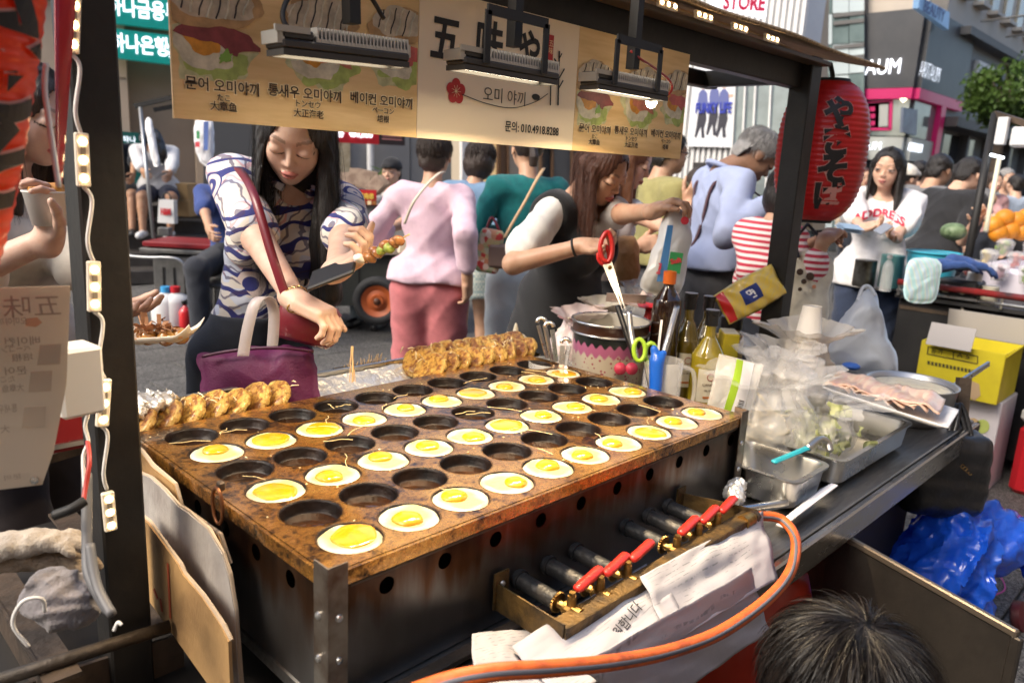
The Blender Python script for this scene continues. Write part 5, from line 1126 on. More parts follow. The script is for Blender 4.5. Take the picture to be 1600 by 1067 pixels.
olive = fabric('olive_tee', (.30, .27, .10), (.26, .23, .085))
OM = person('balding man with glasses in an olive tee with folded arms', 1047, 213, 4.2, 1.66, 118, R=W(1075, 318, d=4.0), L=W(1068, 325, d=4.0), Rhint=(.7, .2, -1), Lhint=(-.6, .4, -1), male=True, skin='warm', glasses=True, top=dict(mat=olive, hem=.56, sleeve=.8, flare=1.5, loose=.018, boxy=True), bottom=dict(kind='trousers', mat=fabric('grey_trousers', (.10, .10, .11)), w=1.2), hair=dict(style='cropped', col='black'), build=1.15)
bsh = fabric('blue_shirt', (.33, .38, .55), (.28, .33, .5), vs=3)
BM = person('grey haired man in a light blue shirt and dark braces looking down', 1212, 196, 3.6, 1.74, 128, lean=5, head=(6, 38, 0), R=W(1212, 312, d=3.35), L=W(1224, 312, d=3.5), Rhint=(.5, -.6, -.8), Lhint=(-.5, -.4, -.8), male=True, skin='dark', eyes='down', lip=(.3, .14, .12), top=dict(mat=bsh, hem=.575, sleeve=1.75, flare=1.35, loose=.016, collar=True, boxy=True, fold=.007), bottom=dict(kind='trousers', mat=fabric('charcoal_trousers', (.055, .055, .06)), w=1.25), hair=dict(style='short', col='grey'), build=1.0, fold=.006)
sp, H = BM['sp'], BM['H']; brm = fabric('maroon_brace', (.07, .025, .035))
from mathutils.bvhtree import BVHTree
def drape(info, part, path, w, m, name, par=None):
    """band laid on a garment: path of (start, direction) rays in the figure's own frame"""
    so_ = [c for c in info['t'].children if c.name.startswith(part)][0]; me = so_.data; bvh = BVHTree.FromPolygons([v.co[:] for v in me.vertices], [p.vertices[:] for p in me.polygons]); P = []
    for a, d in path:
        h = bvh.ray_cast(Vector(a), Vector(d))
        if h[0] is not None: P.append(np.array(h[0])+np.array(h[1])*.004)
    S_ = spline(P, 4); X = np.array([1., 0, 0]); obj(name, grid(lambda u, v: S_[int(round(u*(len(S_)-1)))]+X*(v-.5)*w, len(S_)-1, 2, .003), m, so_, smooth=True, local=True)
SMb = BM['SM']
for s_ in (-1, 1):
    pth = [(sp(s_*.055, .5, z_), -SMb[:, 1]) for z_ in np.linspace(.60, .80, 6)]+[(sp(s_*.062, y_, 1.3), -SMb[:, 2]) for y_ in (.03, -.01)]+[(sp(s_*(.06-.035*k/5), -.5, z_), SMb[:, 1]) for k, z_ in enumerate(np.linspace(.80, .60, 6))]
    drape(BM, 'shirt', pth, .03, brm, 'brace')
stripe = fabric('striped_jersey', (.7, .62, .6)); wv = tex(stripe, 'Wave', 14, wave_type='BANDS', bands_direction='Z'); setbase(stripe, ramp(stripe, wv.outputs[0], [(.45, (.45, .03, .06)), (.55, (.72, .64, .62))]))
SJ = person('customer in a red and white striped jersey behind the far post', 1248, 222, 3.0, 1.5, 112, lean=10, build=.85, R=W(1288, 375, d=2.75), L=W(1262, 385, d=2.9), Rh=(hh(1280, 375, 2.75, 1325, 335, 2.85), (0, 0, -1)), Rhint=(.5, -.3, -1), skin='warm', top=dict(mat=stripe, hem=.55, sleeve=1.65, flare=1.3, loose=.014, nw=.08, nd=.07), bottom=dict(kind='trousers', mat=jeans_d), hair=dict(style='bob', col='black'))
AD = person('girl in a white sweatshirt reading ADDRESS counting money', 1394, 227, 4.4, 1.66, 252, lean=3, head=(10, 8, -4), R=W(1346, 366, d=4.1), L=W(1400, 372, d=4.12), Rh=(hh(1346, 366, 4.1, 1372, 362, 4.05), (-.2, -.5, .6)), Lh=(hh(1400, 372, 4.12, 1376, 356, 4.05), (-.2, -.5, .6)), Rhint=(.9, -.3, -.6), Lhint=(-.9, -.2, -.7), skin='fair', near=False, top=dict(mat=fabric('white_sweat', (.8, .78, .78)), hem=.50, sleeve=1.35, flare=1.6, loose=.018, boxy=True, fold=.009), bottom=dict(kind='trousers', mat=fabric('navy_jeans', (.03, .045, .09)), w=1.2), hair=dict(style='long', col='black', len=.33, strands=120), fold=.006)
person('man with glasses in a grey tee shirt beyond the fruit cart', 1476, 234, 5.7, 1.70, 108, lean=4, head=(0, 10, 0), R=W(1487, 322, d=5.5), L=W(1500, 330, d=5.6), male=True, skin='warm', glasses=True, top=dict(mat=fabric('grey_tee', (.16, .16, .165)), hem=.52, sleeve=.85, flare=1.4, loose=.016, boxy=True), bottom=dict(kind='trousers', mat=fabric('teal_trousers', (.1, .25, .25))), hair=dict(style='short', col='black'))
person('man in a black tee shirt bending toward the fruit cart', 1527, 242, 5.3, 1.70, 118, lean=16, head=(0, 5, 0), R=W(1525, 346, d=4.9), L=W(1540, 340, d=5.1), male=True, skin='fair', top=dict(mat=fabric('black_tee', (.012, .012, .014)), hem=.5, sleeve=.8, flare=1.5, loose=.018, boxy=True), bottom=dict(kind='trousers', mat=jeans_d), hair=dict(style='short', col='black'))
shirtw = fabric('white_shirt', (.62, .62, .63))
person('man in a white shirt eating on the bank steps', 234, 256, 8.5, 1.68, 215, lean=18, head=(0, 22, 0), R=W(236, 300, d=8.0), L=W(262, 292, d=8.1), seat=.80, feet={1: (.04, .30, .45), -1: (-.12, .26, .45)}, male=True, skin='tan', eyes='down', top=dict(mat=shirtw, hem=.54, sleeve=1.6, flare=1.4, loose=.02, boxy=True), bottom=dict(kind='shorts', mat=fabric('navy_shorts', (.02, .024, .05))), shoes='white', hair=dict(style='short', col='black'), glasses=True)
person('man in dark clothes sitting on the bank steps beside the white shirt', 180, 258, 8.6, 1.68, 200, lean=20, head=(0, 15, 0), R=W(196, 322, d=8.0), L=W(205, 318, d=8.1), seat=.80, feet={1: (.02, .32, .45), -1: (-.08, .34, .45)}, male=True, skin='tan', top=dict(mat=fabric('navy_tee', (.015, .018, .025)), hem=.54, sleeve=.8, flare=1.4, loose=.018), bottom=dict(kind='shorts', mat=fabric('black_shorts', (.012, .012, .014)), w=1.3), shoes='black', hair=dict(style='short', col='black'))
person('young man in a blue polo shirt and glasses seated beyond the blouse', 349, 238, 5.6, 1.68, 220, lean=4, head=(6, 8, 0), R=W(330, 370, d=5.3), L=W(390, 370, d=5.4), seat=.50, male=True, skin='warm', glasses=True, top=dict(mat=fabric('blue_polo', (.03, .06, .22)), hem=.54, sleeve=.75, flare=1.4, loose=.016, collar=True), bottom=dict(kind='trousers', mat=jeans_d), hair=dict(style='short', col='black'))
CP_ = person('young man in a black cap and white tee with a backpack strap', 612, 254, 6.8, 1.66, 240, R=W(600, 345, d=6.5), L=W(640, 350, d=6.6), seat=.52, male=True, skin='fair', top=dict(mat=wt, hem=.54, sleeve=.75, flare=1.5, loose=.02), bottom=dict(kind='trousers', mat=fabric('sky_jeans', (.28, .36, .45))), hair=dict(style='short', col='black'))
LW = person('woman with dark hair eating behind the red paper lantern', 60, 148, 1.75, 1.62, 140, lean=4, head=(6, 12, 0), R=W(78, 372, d=1.52), L=W(178, 536, d=1.62), Rh=(hh(80, 372, 1.52, 82, 325, 1.5), (-.6, -.2, .3)), Lh=(hh(170, 536, 1.62, 245, 545, 1.6), (0, 0, 1)), Rc=.7, Lc=.35, Rhint=(.3, -.8, -.6), Lhint=(-.2, -.3, -1), skin='pale', near=True, eyes='down', lip=(.55, .05, .08), top=dict(mat=fabric('cream_cardigan', (.68, .62, .52)), hem=.5, sleeve=1.3, flare=1.5, loose=.018, boxy=True), bottom=dict(kind='trousers', mat=fabric('dark_slacks', (.03, .022, .024)), w=1.2), hair=dict(style='long', col='dkbrown', len=.25, strands=150))
CROWD = []
for lab, px, py, d, H, fc, kw in (
    ('small girl in a black dress with a blue bag by the poster wall', 1092, 262, 5.6, None, 215, dict(top=dict(mat=bk_, hem=.5, sleeve=.7, flare=1.3), bottom=dict(kind='skirt', mat=bk_, hem=.36, flare=.1), hair=dict(style='bob', col='dkbrown', fringe=True), shoes='red')),
    ('passer-by in a white bucket cap in the far crowd', 1418, 258, 6.3, None, 120, dict(male=True, top=dict(mat=fabric('navy_top', (.02, .025, .06)), hem=.5, sleeve=1.2), bottom=dict(kind='trousers', mat=jeans_d), hair=dict(style='short', col='black'))),
    ('dark haired passer-by behind the white cap', 1440, 250, 7.2, None, 100, dict(male=True, top=dict(mat=fabric('dark_top', (.03, .03, .04)), hem=.5, sleeve=1.2), bottom=dict(kind='trousers', mat=jeans_d), hair=dict(style='short', col='black'))),
    ('passer-by in a red top behind the grey tee', 1456, 258, 8., None, 60, dict(top=dict(mat=fabric('brick_top', (.3, .06, .05)), hem=.5, sleeve=1.2), bottom=dict(kind='trousers', mat=jeans_d), hair=dict(style='bob', col='black'))),
    ('far passer-by in pink walking past the fruit cart', 1556, 268, 8.5, None, 226, dict(top=dict(mat=fabric('rose_top', (.5, .28, .28)), hem=.5, sleeve=1.2), bottom=dict(kind='trousers', mat=jeans_d), hair=dict(style='bob', col='dkbrown'))),
    ('far grey haired passer-by in a grey shirt', 1575, 262, 9.5, None, 215, dict(male=True, top=dict(mat=fabric('grey_shirt', (.25, .25, .26)), hem=.5, sleeve=1.2), bottom=dict(kind='trousers', mat=jeans_d), hair=dict(style='short', col='grey'))),
    ('far passer-by in a pale blue shirt at the picture edge', 1590, 272, 8.8, None, 46, dict(male=True, top=dict(mat=fabric('pale_blue', (.35, .42, .52)), hem=.55, sleeve=1.2), bottom=dict(kind='trousers', mat=fabric('dk', (.03, .03, .035))), hair=dict(style='short', col='black'))),
    ('far passer-by in black between the shop windows', 1500, 255, 9., None, 226, dict(top=dict(mat=fabric('black_top', (.02, .02, .02)), hem=.5, sleeve=1.5), bottom=dict(kind='trousers', mat=jeans_d), hair=dict(style='long', col='black', len=.25))),
    ('far passer-by with brown hair beyond the striped jersey', 1352, 262, 9., None, 226, dict(top=dict(mat=fabric('beige_top', (.4, .33, .25)), hem=.5, sleeve=1.5), bottom=dict(kind='trousers', mat=jeans_d), hair=dict(style='bob', col='brown')))):
    z_top = W(px, py, d=d)[2]; CROWD.append(person(lab, px, py, d, z_top, fc, skin='fair', **kw))
# ---------------------------------------------------------------- foil tray and okonomiyaki patties behind the griddle
M_foil = mat('foil', (.86, .84, .80), .32, .75, bump=.7, bs=55, rough2=.45, vs=30)
M_film = mat('clear_film', (.93, .92, .89), .18, alpha=.30, bump=.8, bs=26, coat=.6, spec=.7); M_film2 = mat('cloudy_film', (.66, .70, .74), .3, alpha=.62, bump=.6, bs=14, coat=.3)
tr = thing('foil_tray', 'long stainless tray lined with foil behind the griddle', 'tray', (.45, .65, .87))
obj('rim', J(bar((-.12, .735, .917), (1.02, .735, .917), .014, .012, bev=.002), bar((-.12, .588, .900), (1.02, .588, .900), .006, .012)), M_steelb, tr)
obj('wall', box((.45, .728, .89), (1.14, .003, .05)), M_steelb, tr); obj('floor', box((.45, .66, .872), (1.14, .14, .004)), M_steel, tr)
obj('end_wall', box((-.12, .662, .893), (.004, .145, .045)), M_steelb, tr); obj('end_wall', box((1.02, .662, .893), (.004, .145, .045)), M_steelb, tr)
obj('stand', box((.45, .67, .795), (1.1, .1, .14)), M_iron, tr)
def foil(u, v):
    x = -.112+1.12*u; y = .595+.128*v; n = noise3(np.array([[x, y, 0]]), 55, 3)[0]+.5*noise3(np.array([[x, y, 1]]), 140, 5)[0]
    return (x, y, .878+.036*max(0, (v-.55)/.45)**1.2+.004*n)
obj('foil_lining', grid(foil, 150, 18), M_foil, tr)
fw = solid([ell(W(232, 628, y=.66), (.05, .04, .018), None, .02), ell(W(210, 640, y=.64), (.03, .03, .02), None, .02)], .006, post=lambda D, X, Y, Z: D+.006*np.sin(X*190+2*np.sin(Y*150))*np.sin(Y*170+Z*120)+.004*np.sin(X*410+Z*300))
tag(obj('crumpled_foil', fw, M_foil), 'crumpled silver foil at the left end of the tray', 'foil')
patm = mat('patty_crust', (.6, .35, .1), .5, attr=True, col2=(.42, .26, .14), vs=75, vc=(.48, .62), coat=.25, bump=.9, bs=110, sss=.05)
def patty(c, tilt, yaw, seed, label, R0=.047, T=.011):
    r = np.random.default_rng(seed); prof = [(0, -T), (R0*.6, -T*1.05), (R0*.88, -T*.9), (R0, -T*.35), (R0*1.01, T*.3), (R0*.9, T*.85), (R0*.6, T*1.1), (0, T*1.05)]
    pp = spline([(a, 0, b) for a, b in prof], 3); v, f = lathe([(max(0, p[0]), p[2]) for p in pp], 28); v = np.asarray(v)
    v = v+.0048*np.stack([noise3(v, 70, seed+k) for k in range(3)], 1)+.0024*np.stack([noise3(v, 230, seed+7+k) for k in range(3)], 1)
    n = noise3(v, 55, seed+20, 4); m = noise3(v, 150, seed+30, 3); rad = np.linalg.norm(v[:, :2], axis=1)/R0
    C = np.tile(np.array([.55, .30, .055]), (len(v), 1)); br = np.clip(n*2.2+.35, 0, 1)[:, None]; C = C*(1-br)+np.array([.22, .08, .015])*br; yl = np.clip(m*1.8-.35, 0, 1)[:, None]; C = C*(1-yl)+np.array([.78, .58, .16])*yl
    ed = np.clip((rad-.88)*6, 0, .6)[:, None]; C = C*(1-ed)+np.array([.68, .47, .14])*ed
    Rm = rz(yaw) @ ry(tilt); return tag(obj('okonomiyaki_patty', (v@Rm.T+np.asarray(c), f), patm, smooth=True, cols=C), label, 'patty', 'cooked patties in the foil tray')
for k in range(7):
    x = -.045+.046*k; patty((x, .634+.004*(k % 2), .912), -.85+.06*math.sin(k*2), .15*math.sin(k*3), 40+k, 'browned patty leaning in the left stack of the foil tray, %s from the post' % ordn[k])
for rw, (y, nn) in enumerate(((.628, 9), (.690, 9))):
    for k in range(nn):
        patty((.655+.042*k+.012*rw, y, .916+.006*rw), -.85+.06*math.sin(k*2+rw), .2*math.sin(k*3+rw), 60+10*rw+k, 'browned patty leaning in the right stack, %s along its %s line' % (ordn[k], ['front', 'rear'][rw]))
r = np.random.default_rng(9); parts = []
for k in range(70):
    p = np.array([r.uniform(.62, 1.0), r.uniform(.61, .72), .945+r.uniform(-.006, .012)]) if k < 45 else np.array([r.uniform(-.07, .28), r.uniform(.61, .66), .94+r.uniform(-.01, .01)]); a = r.normal(size=3)*.006
    parts.append(tube([p-a, p+a*.3+(0, 0, .002), p+a], [.0012, .0017, .001], 4))
tag(obj('bonito_flakes', J(*parts), mat('flake', (.72, .5, .22), .6, col2=(.8, .7, .5), vs=90)), 'small golden flakes scattered over the stacked patties', 'flakes', kind='stuff')
# wooden picks
wood = mat('pick_wood', (.68, .47, .25), .6, col2=(.58, .38, .18), vs=60, stretch=(1, 1, .2))
bs0 = W(572, 572, y=.775); bx_ = thing('pick_box', 'low steel box holding wooden picks behind the foil tray', 'box', bs0*(1, 1, 0)+(0, 0, .84))
obj('tray_box', J(box((bs0[0], .79, .868), (.14, .05, .004)), box((bs0[0], .766, .885), (.14, .003, .036)), box((bs0[0], .815, .885), (.14, .003, .036)), box((bs0[0], .79, .80), (.1, .04, .13))), M_steel, bx_)
for k in range(34):
    a = np.array([bs0[0]-.055+.0033*k+r.normal()*.002, .79+r.normal()*.008, .873]); b = a+np.array([.008+r.normal()*.008, -.008+r.normal()*.01, .048+.006*r.normal()])
    tag(obj('wooden_pick', cyl(a, b, .0011, .0007, 5), wood), 'thin wooden pick standing in the steel pick box', 'pick', 'picks in the steel box')
ft = W(550, 556, d=1.585)
for k in range(6):
    a = ft+np.array([.002*r.normal(), .002*r.normal(), .02]); b = a+np.array([.008*(k-2.5)*.35, .004*r.normal(), -.075])
    tag(obj('held_pick', cyl(a, b, .0012, .0009, 5), wood), 'wooden pick pinched between the fingers of the reaching hand', 'pick', 'picks in the hand')
# ---------------------------------------------------------------- bags and vessels
def pouch(c, rx_, ry_, h, seed, neck=.12, neckh=.7, folds=9, amp=.12, top=True, squash=1.0, n=56, m=26, lean_=(0, 0)):
    """soft bag: full below, gathered to a neck above"""
    rr = np.random.default_rng(seed); ph = rr.uniform(0, 6.28, 6); V = []
    for j in range(m+1):
        t = j/m; full = min(1, (t/.18)**.5 if t < .18 else 1); g = np.clip((t-neckh*.45)/(neckh*.55), 0, 1); g = g*g*(3-2*g); rad = full*(1-g)+neck*g
        if t > neckh: rad = neck+(t-neckh)/(1-neckh)*neck*1.4
        for i in range(n):
            a = 2*math.pi*i/n; f_ = 1+amp*(.3+g)*(math.sin(folds*a+ph[0]+2*t)+.6*math.sin((folds+4)*a+ph[1]-3*t))*.5+.10*math.sin(2*a+ph[2]+3*t)+.06*math.sin(5*a+ph[3]+7*t)
            V.append((c[0]+rx_*rad*f_*math.cos(a)+lean_[0]*t*h, c[1]+ry_*rad*f_*math.sin(a)+lean_[1]*t*h, c[2]+h*t+.02*h*math.sin(3*a+ph[4])*(t > .1)))
    Fc = [(j*n+i, j*n+(i+1) % n, (j+1)*n+(i+1) % n, (j+1)*n+i) for j in range(m) for i in range(n)]; V.append((c[0], c[1], c[2])); Fc += [(len(V)-1, (i+1) % n, i) for i in range(n)]
    V = np.array(V); s = max(rx_, ry_); V = V+.11*s*np.stack([noise3(V, 3.2/s, seed+k, 2) for k in range(3)], 1)+.035*s*np.stack([noise3(V, 13/s, seed+k+5, 3) for k in range(3)], 1); V[:, 2] = np.maximum(V[:, 2], c[2]); return V, Fc
def bottle(c, prof, m, cap_prof, capm, name, label, cat, liquid=None, lab=None, group=None, labm=None):
    t = thing(name, label, cat, c, group=group); pr = spline([(a, 0, b) for a, b in prof], 3); obj('glass', lathe([(max(p[0], 0), p[2]) for p in pr], 24, c), m, t, smooth=True); obj('cap', lathe(cap_prof, 18, c), capm, t, smooth=True, sharp=40)
    if lab:
        r_, z0_, z1_, a0, a1 = lab; obj('paper_label', grid(lambda u, v: np.asarray(c)+(r_*math.cos(a0+(a1-a0)*u), r_*math.sin(a0+(a1-a0)*u), z0_+(z1_-z0_)*v), 14, 1), labm or mat('label_cream', (.72, .68, .55), .6, col2=(.62, .56, .42), vs=30), t)
        if len(lab) == 5 and lab[1] > .03:
            an = (a0+a1)/2; o_ = np.asarray(c)+((r_+.0008)*math.cos(an), (r_+.0008)*math.sin(an), 0); X = np.array([-math.sin(an), math.cos(an), 0]); inkb = mat('label_ink', (.12, .06, .03), .6)
            obj('label_mark', tube([o_+X*.010*math.cos(q)+np.array([0, 0, z1_-.022+.010*math.sin(q)]) for q in np.arange(18)*.349], .0011, 5, closed=True), mat('label_red', (.35, .05, .03), .6), t)
            text('CANOLA', .011, inkb, t, o_+(0, 0, z1_-.045), X, (0, 0, 1)); text('OIL 900 ml', .007, inkb, t, o_+(0, 0, z1_-.062), X, (0, 0, 1)); obj('label_band', grid(lambda u, v: o_+X*(.018*(2*u-1))+(0, 0, z0_+.012+.006*v), 2, 1), mat('label_orange', (.5, .16, .03), .6), t)
    return t
CA = math.atan2(-.72, -.70)     # direction of the camera seen from the counter
oil = mat('olive_oil', (.42, .33, .02), .06, coat=1., col2=(.2, .14, .01), vs=8, spec=.7); oil2 = mat('dark_oil', (.13, .09, .01), .06, coat=1., spec=.7); oil3 = mat('amber_sauce', (.14, .035, .01), .08, coat=1., spec=.7)
capb = mat('black_cap', (.012, .011, .011), .3)
bprof = [(0, 0), (.034, 0), (.037, .008), (.037, .165), (.034, .185), (.02, .222), (.0135, .235), (.0135, .27)]; cprof = [(.0165, .262), (.0165, .292), (.0185, .294), (.0185, .304), (.0, .305)]
for k, (px, d, mm, lab, zo) in enumerate(((1106, 2.25, oil, 'squat bottle of yellow green oil nearest the griddle', -.05), (1070, 2.38, oil2, 'tall dark oil bottle with cream label behind the squat oil bottle', .02), (1099, 2.5, oil2, 'dark oil bottle at the rear of the bottle cluster', .02), (1039, 2.42, oil3, 'dark amber bottle beside the pink pot', .0))):
    p = W(px, 560, d=d); ht = W(px, (480, 453, 458, 452)[k], d=d)[2]-Z0; ks = ht/.305; wide = 1.3 if k == 0 else 1.05
    pr = [(a*wide if b < .2 else a*1.1, b*ks) for a, b in bprof]; cp = [(a*1.1, b*ks) for a, b in cprof]
    bottle((p[0], p[1], Z0), pr, mm, cp, capb, 'oil_bottle', lab, 'bottle', lab=(.0375*wide, .06*ks, .15*ks, CA-.75, CA+.75) if k < 2 else None, group='oil bottles on the counter')
p = W(1043, 470, d=2.28); hs_ = W(1043, 421, d=2.28)[2]-Z0; kk = hs_/.264; bottle((p[0], p[1], Z0), [(a*1.15, b*kk) for a, b in ((0, 0), (.036, 0), (.038, .01), (.037, .19), (.03, .215), (.014, .235), (.014, .245))], mat('soy_sauce', (.02, .008, .004), .1, coat=.8), [(a*1.15, b*kk) for a, b in ((.0165, .24), (.0165, .262), (0, .264))], mat('orange_cap', (.75, .16, .02), .4), 'sauce_bottle', 'tall dark soy sauce bottle with an orange cap', 'bottle')
p = W(1140, 530, d=2.6); bottle((p[0], p[1], Z0), [(0, 0), (.045, 0), (.048, .01), (.046, .17), (.04, .185), (.03, .2), (.03, .215)], mat('tan_jar', (.5, .33, .1), .3), [(.036, .21), (.036, .25), (0, .252)], capb, 'sauce_jar', 'tan sauce jar with black lid behind the oil bottles', 'jar')
p = W(1135, 560, d=2.5); yb = thing('yellow_packet', 'yellow carton standing behind the oil bottles', 'carton', (p[0], p[1], Z0)); obj('carton', box((p[0], p[1], Z0+.11), (.09, .05, .22), rz(.7), .003), mat('yellow_card', (.7, .55, .03), .5), yb); obj('flap', box((p[0], p[1], Z0+.2215), (.085, .046, .002), rz(.7)), mat('pale_card', (.75, .7, .5), .6), yb)
# squeeze bottles
sqm = mat('squeeze_plastic', (.70, .62, .46), .3, alpha=.85, coat=.2); capw = mat('cream_cap', (.72, .66, .52), .4)
for k, (px, y, lab, mm) in enumerate(((805, .775, 'clear squeeze bottle of pale sauce beside the patties', sqm), (886, .75, 'squeeze bottle of orange sauce beside the pink pot', mat('orange_sauce', (.55, .26, .05), .3, coat=.3)))):
    q = W(px, 530, y=y); c = (q[0], y, Z0+.04)
    bottle(c, [(0, 0), (.03, 0), (.033, .01), (.033, .12), (.029, .135), (.029, .145)], mm, [(.034, .142), (.034, .158), (.028, .164), (.010, .168), (.0045, .195), (.002, .2)], capw, 'squeeze_bottle', lab, 'squeeze bottle', group='squeeze bottles')
# ---------------------------------------------------------------- pink patterned pot
pc = W(955, 500, d=2.3); pt = thing('cooking_pot', 'deep cream pot with pink lace pattern and dark rim', 'pot', (pc[0], pc[1], Z0)); PR = .114; zt_ = pc[2]-.004
potm = mat('pot_print', (.68, .58, .44), .35, coat=.4)
v1 = tex(potm, 'Voronoi', 75); v2 = tex(potm, 'Voronoi', 16); dots = mixc(potm, ramp(potm, v1.outputs['Distance'], [(.22, (1, 1, 1)), (.3, (0, 0, 0))]), (.70, .60, .46), (.45, .12, .14))
N, L_, b_ = nodes(potm); sp_n = N.new('ShaderNodeSeparateXYZ'); tcn = N.new('ShaderNodeTexCoord'); L_.new(tcn.outputs['Object'], sp_n.inputs[0])
at = N.new('ShaderNodeMath'); at.operation = 'ARCTAN2'; L_.new(sp_n.outputs[0], at.inputs[0]); L_.new(sp_n.outputs[1], at.inputs[1]); mu = N.new('ShaderNodeMath'); mu.operation = 'MULTIPLY'; mu.inputs[1].default_value = 26; L_.new(at.outputs[0], mu.inputs[0]); si = N.new('ShaderNodeMath'); si.operation = 'SINE'; L_.new(mu.outputs[0], si.inputs[0])
ad = N.new('ShaderNodeMath'); ad.operation = 'MULTIPLY_ADD'; ad.inputs[1].default_value = .006; L_.new(si.outputs[0], ad.inputs[0]); L_.new(sp_n.outputs[2], ad.inputs[2])
hz_ = zt_-Z0; bands = ramp(potm, ad.outputs[0], [(0, (0, 0, 0)), (hz_-.088, (0, 0, 0)), (hz_-.086, (1, 1, 1))]); c1 = mixc(potm, bands, dots, (.55, .16, .30)); bands2 = ramp(potm, ad.outputs[0], [(0, (0, 0, 0)), (hz_-.058, (0, 0, 0)), (hz_-.056, (1, 1, 1))]); c2 = mixc(potm, bands2, c1, (.02, .025, .022))
setbase(potm, mixc(potm, ramp(potm, sp_n.outputs[2], [(.05, (1, 1, 1)), (.052, (0, 0, 0))]), c2, (.5, .28, .42)))
obj('wall', open_lathe([(PR*.86, Z0), (PR*.9, Z0+.005), (PR*.99, zt_-.03), (PR, zt_-.028)], 48, (pc[0], pc[1], 0)), potm, pt, smooth=True)
obj('rim_band', open_lathe([(PR, zt_-.03), (PR*1.01, zt_-.027), (PR*1.005, zt_-.002), (PR*1.03, zt_), (PR*1.03, zt_+.004), (PR*.99, zt_+.004)], 48, (pc[0], pc[1], 0)), mat('pot_brown', (.07, .03, .018), .3, coat=.5), pt, smooth=True)
obj('lip', tube([np.array([pc[0]+PR*1.02*math.cos(a), pc[1]+PR*1.02*math.sin(a), zt_+.004]) for a in np.arange(48)*math.pi/24], .004, 8, closed=True), M_steelb, pt, smooth=True)
obj('lower_lip', tube([np.array([pc[0]+PR*1.02*math.cos(a), pc[1]+PR*1.02*math.sin(a), zt_-.029]) for a in np.arange(48)*math.pi/24], .0035, 8, closed=True), M_steelb, pt, smooth=True)
obj('inside', open_lathe([(PR*.99, zt_+.004), (PR*.96, zt_-.03), (PR*.9, Z0+.04), (.001, Z0+.038)], 40, (pc[0], pc[1], 0)), mat('pot_inside', (.45, .42, .36), .4), pt, smooth=True)
bwc = W(985, 575, d=2.2); 
for s_ in (-1, 1): obj('bow_print', lathe([(0, -.004), (.018, -.002), (.018, .002), (0, .004)], 14, W(978+s_*9, 576, d=2.19), frame(-FW)), mat('bow_red', (.5, .04, .08), .4), pt, smooth=True)
# tongs, knife and ladle standing in the pot and the jug
def rod(nm, lab, cat, pts_, r_, m, **k): return tag(obj(nm, tube(spline(pts_, 5), r_, 8), m, smooth=True), lab, cat, **k)
rod('black_knife_handle', 'black knife handle leaning out of the pink pot', 'knife', [W(965, 478, d=2.16), W(975, 510, d=2.14), W(992, 560, d=2.12)], .008, capb)
rod('steel_tong', 'steel tongs leaning out over the front of the pink pot', 'tongs', [W(983, 487, d=2.13), W(986, 520, d=2.12), W(995, 565, d=2.1)], .009, M_steelb)
jg = W(1035, 590, d=2.05); jt = thing('plastic_jug', 'clear plastic jug with handle holding kitchen tools', 'jug', (jg[0], jg[1], Z0)); jr = .052; jh = W(1035, 560, d=2.05)[2]-Z0
obj('wall', open_lathe([(.001, Z0+.004), (jr*.9, Z0+.002), (jr*.92, Z0+.01), (jr, Z0+jh), (jr*.96, Z0+jh), (jr*.88, Z0+.012), (.001, Z0+.01)], 32, (jg[0], jg[1], 0)), M_film, jt, smooth=True)
hx = np.array([RT[0], RT[1], 0]); hx = nrm(hx); jc = np.array([jg[0], jg[1], 0])
obj('handle', tube(spline([jc+hx*jr*.95+(0, 0, Z0+jh*.92), jc+hx*(jr+.03)+(0, 0, Z0+jh*.85), jc+hx*(jr+.034)+(0, 0, Z0+jh*.5), jc+hx*jr*.92+(0, 0, Z0+jh*.25)], 6), .0065, 8), M_film, jt, smooth=True)
rod('steel_rod', 'long steel whisk handle rising from the clear jug', 'utensil', [W(1030, 575, d=2.05), W(1045, 525, d=2.08), W(1058, 478, d=2.12)], .0085, M_steelb)
sc_ = thing('green_scissors', 'lime green handled scissors in the clear jug', 'scissors', W(1008, 570, d=2.02)); gm2 = mat('lime_plastic', (.38, .62, .04), .35, coat=.4)
for s_ in (-1, 1): obj('handle', tube([W(1008+s_*9+9*math.cos(a), 550+s_*3+17*math.sin(a), d=2.02+.01*s_) for a in np.arange(16)*.3927], .0062, 8, closed=True), gm2, sc_, smooth=True)
obj('blade', bar(W(1008, 565, d=2.02), W(1016, 605, d=2.02), .016, .003), M_steelb, sc_)
gb = thing('blue_peeler', 'bright blue plastic gripper standing in the clear jug', 'peeler', W(1025, 590, d=1.98)); blm = mat('blue_plastic', (.01, .12, .62), .35, coat=.4)
obj('grip', solid([cap(W(1024, 610, d=1.98), W(1026, 565, d=1.98), .016, .019, .01), cap(W(1026, 565, d=1.98), W(1022, 545, d=1.98), .012, .010, .01), cap(W(1026, 568, d=1.98), W(1037, 552, d=1.98), .012, .009, .01)], .005), blm, gb, smooth=True); obj('blade', bar(W(1028, 552, d=1.985), W(1034, 500, d=1.99), .006, .004), M_steelb, gb)
jc2 = W(862, 545, d=2.05); tt = thing('tool_tub', 'clear plastic tub of steel tongs by the griddle corner', 'tub', (jc2[0], jc2[1], Z0+.05))
obj('wall', open_lathe([(.001, Z0+.052), (.055, Z0+.05), (.06, Z0+.2), (.057, Z0+.2), (.052, Z0+.055), (.001, Z0+.056)], 28, (jc2[0], jc2[1], 0)), M_film, tt, smooth=True)
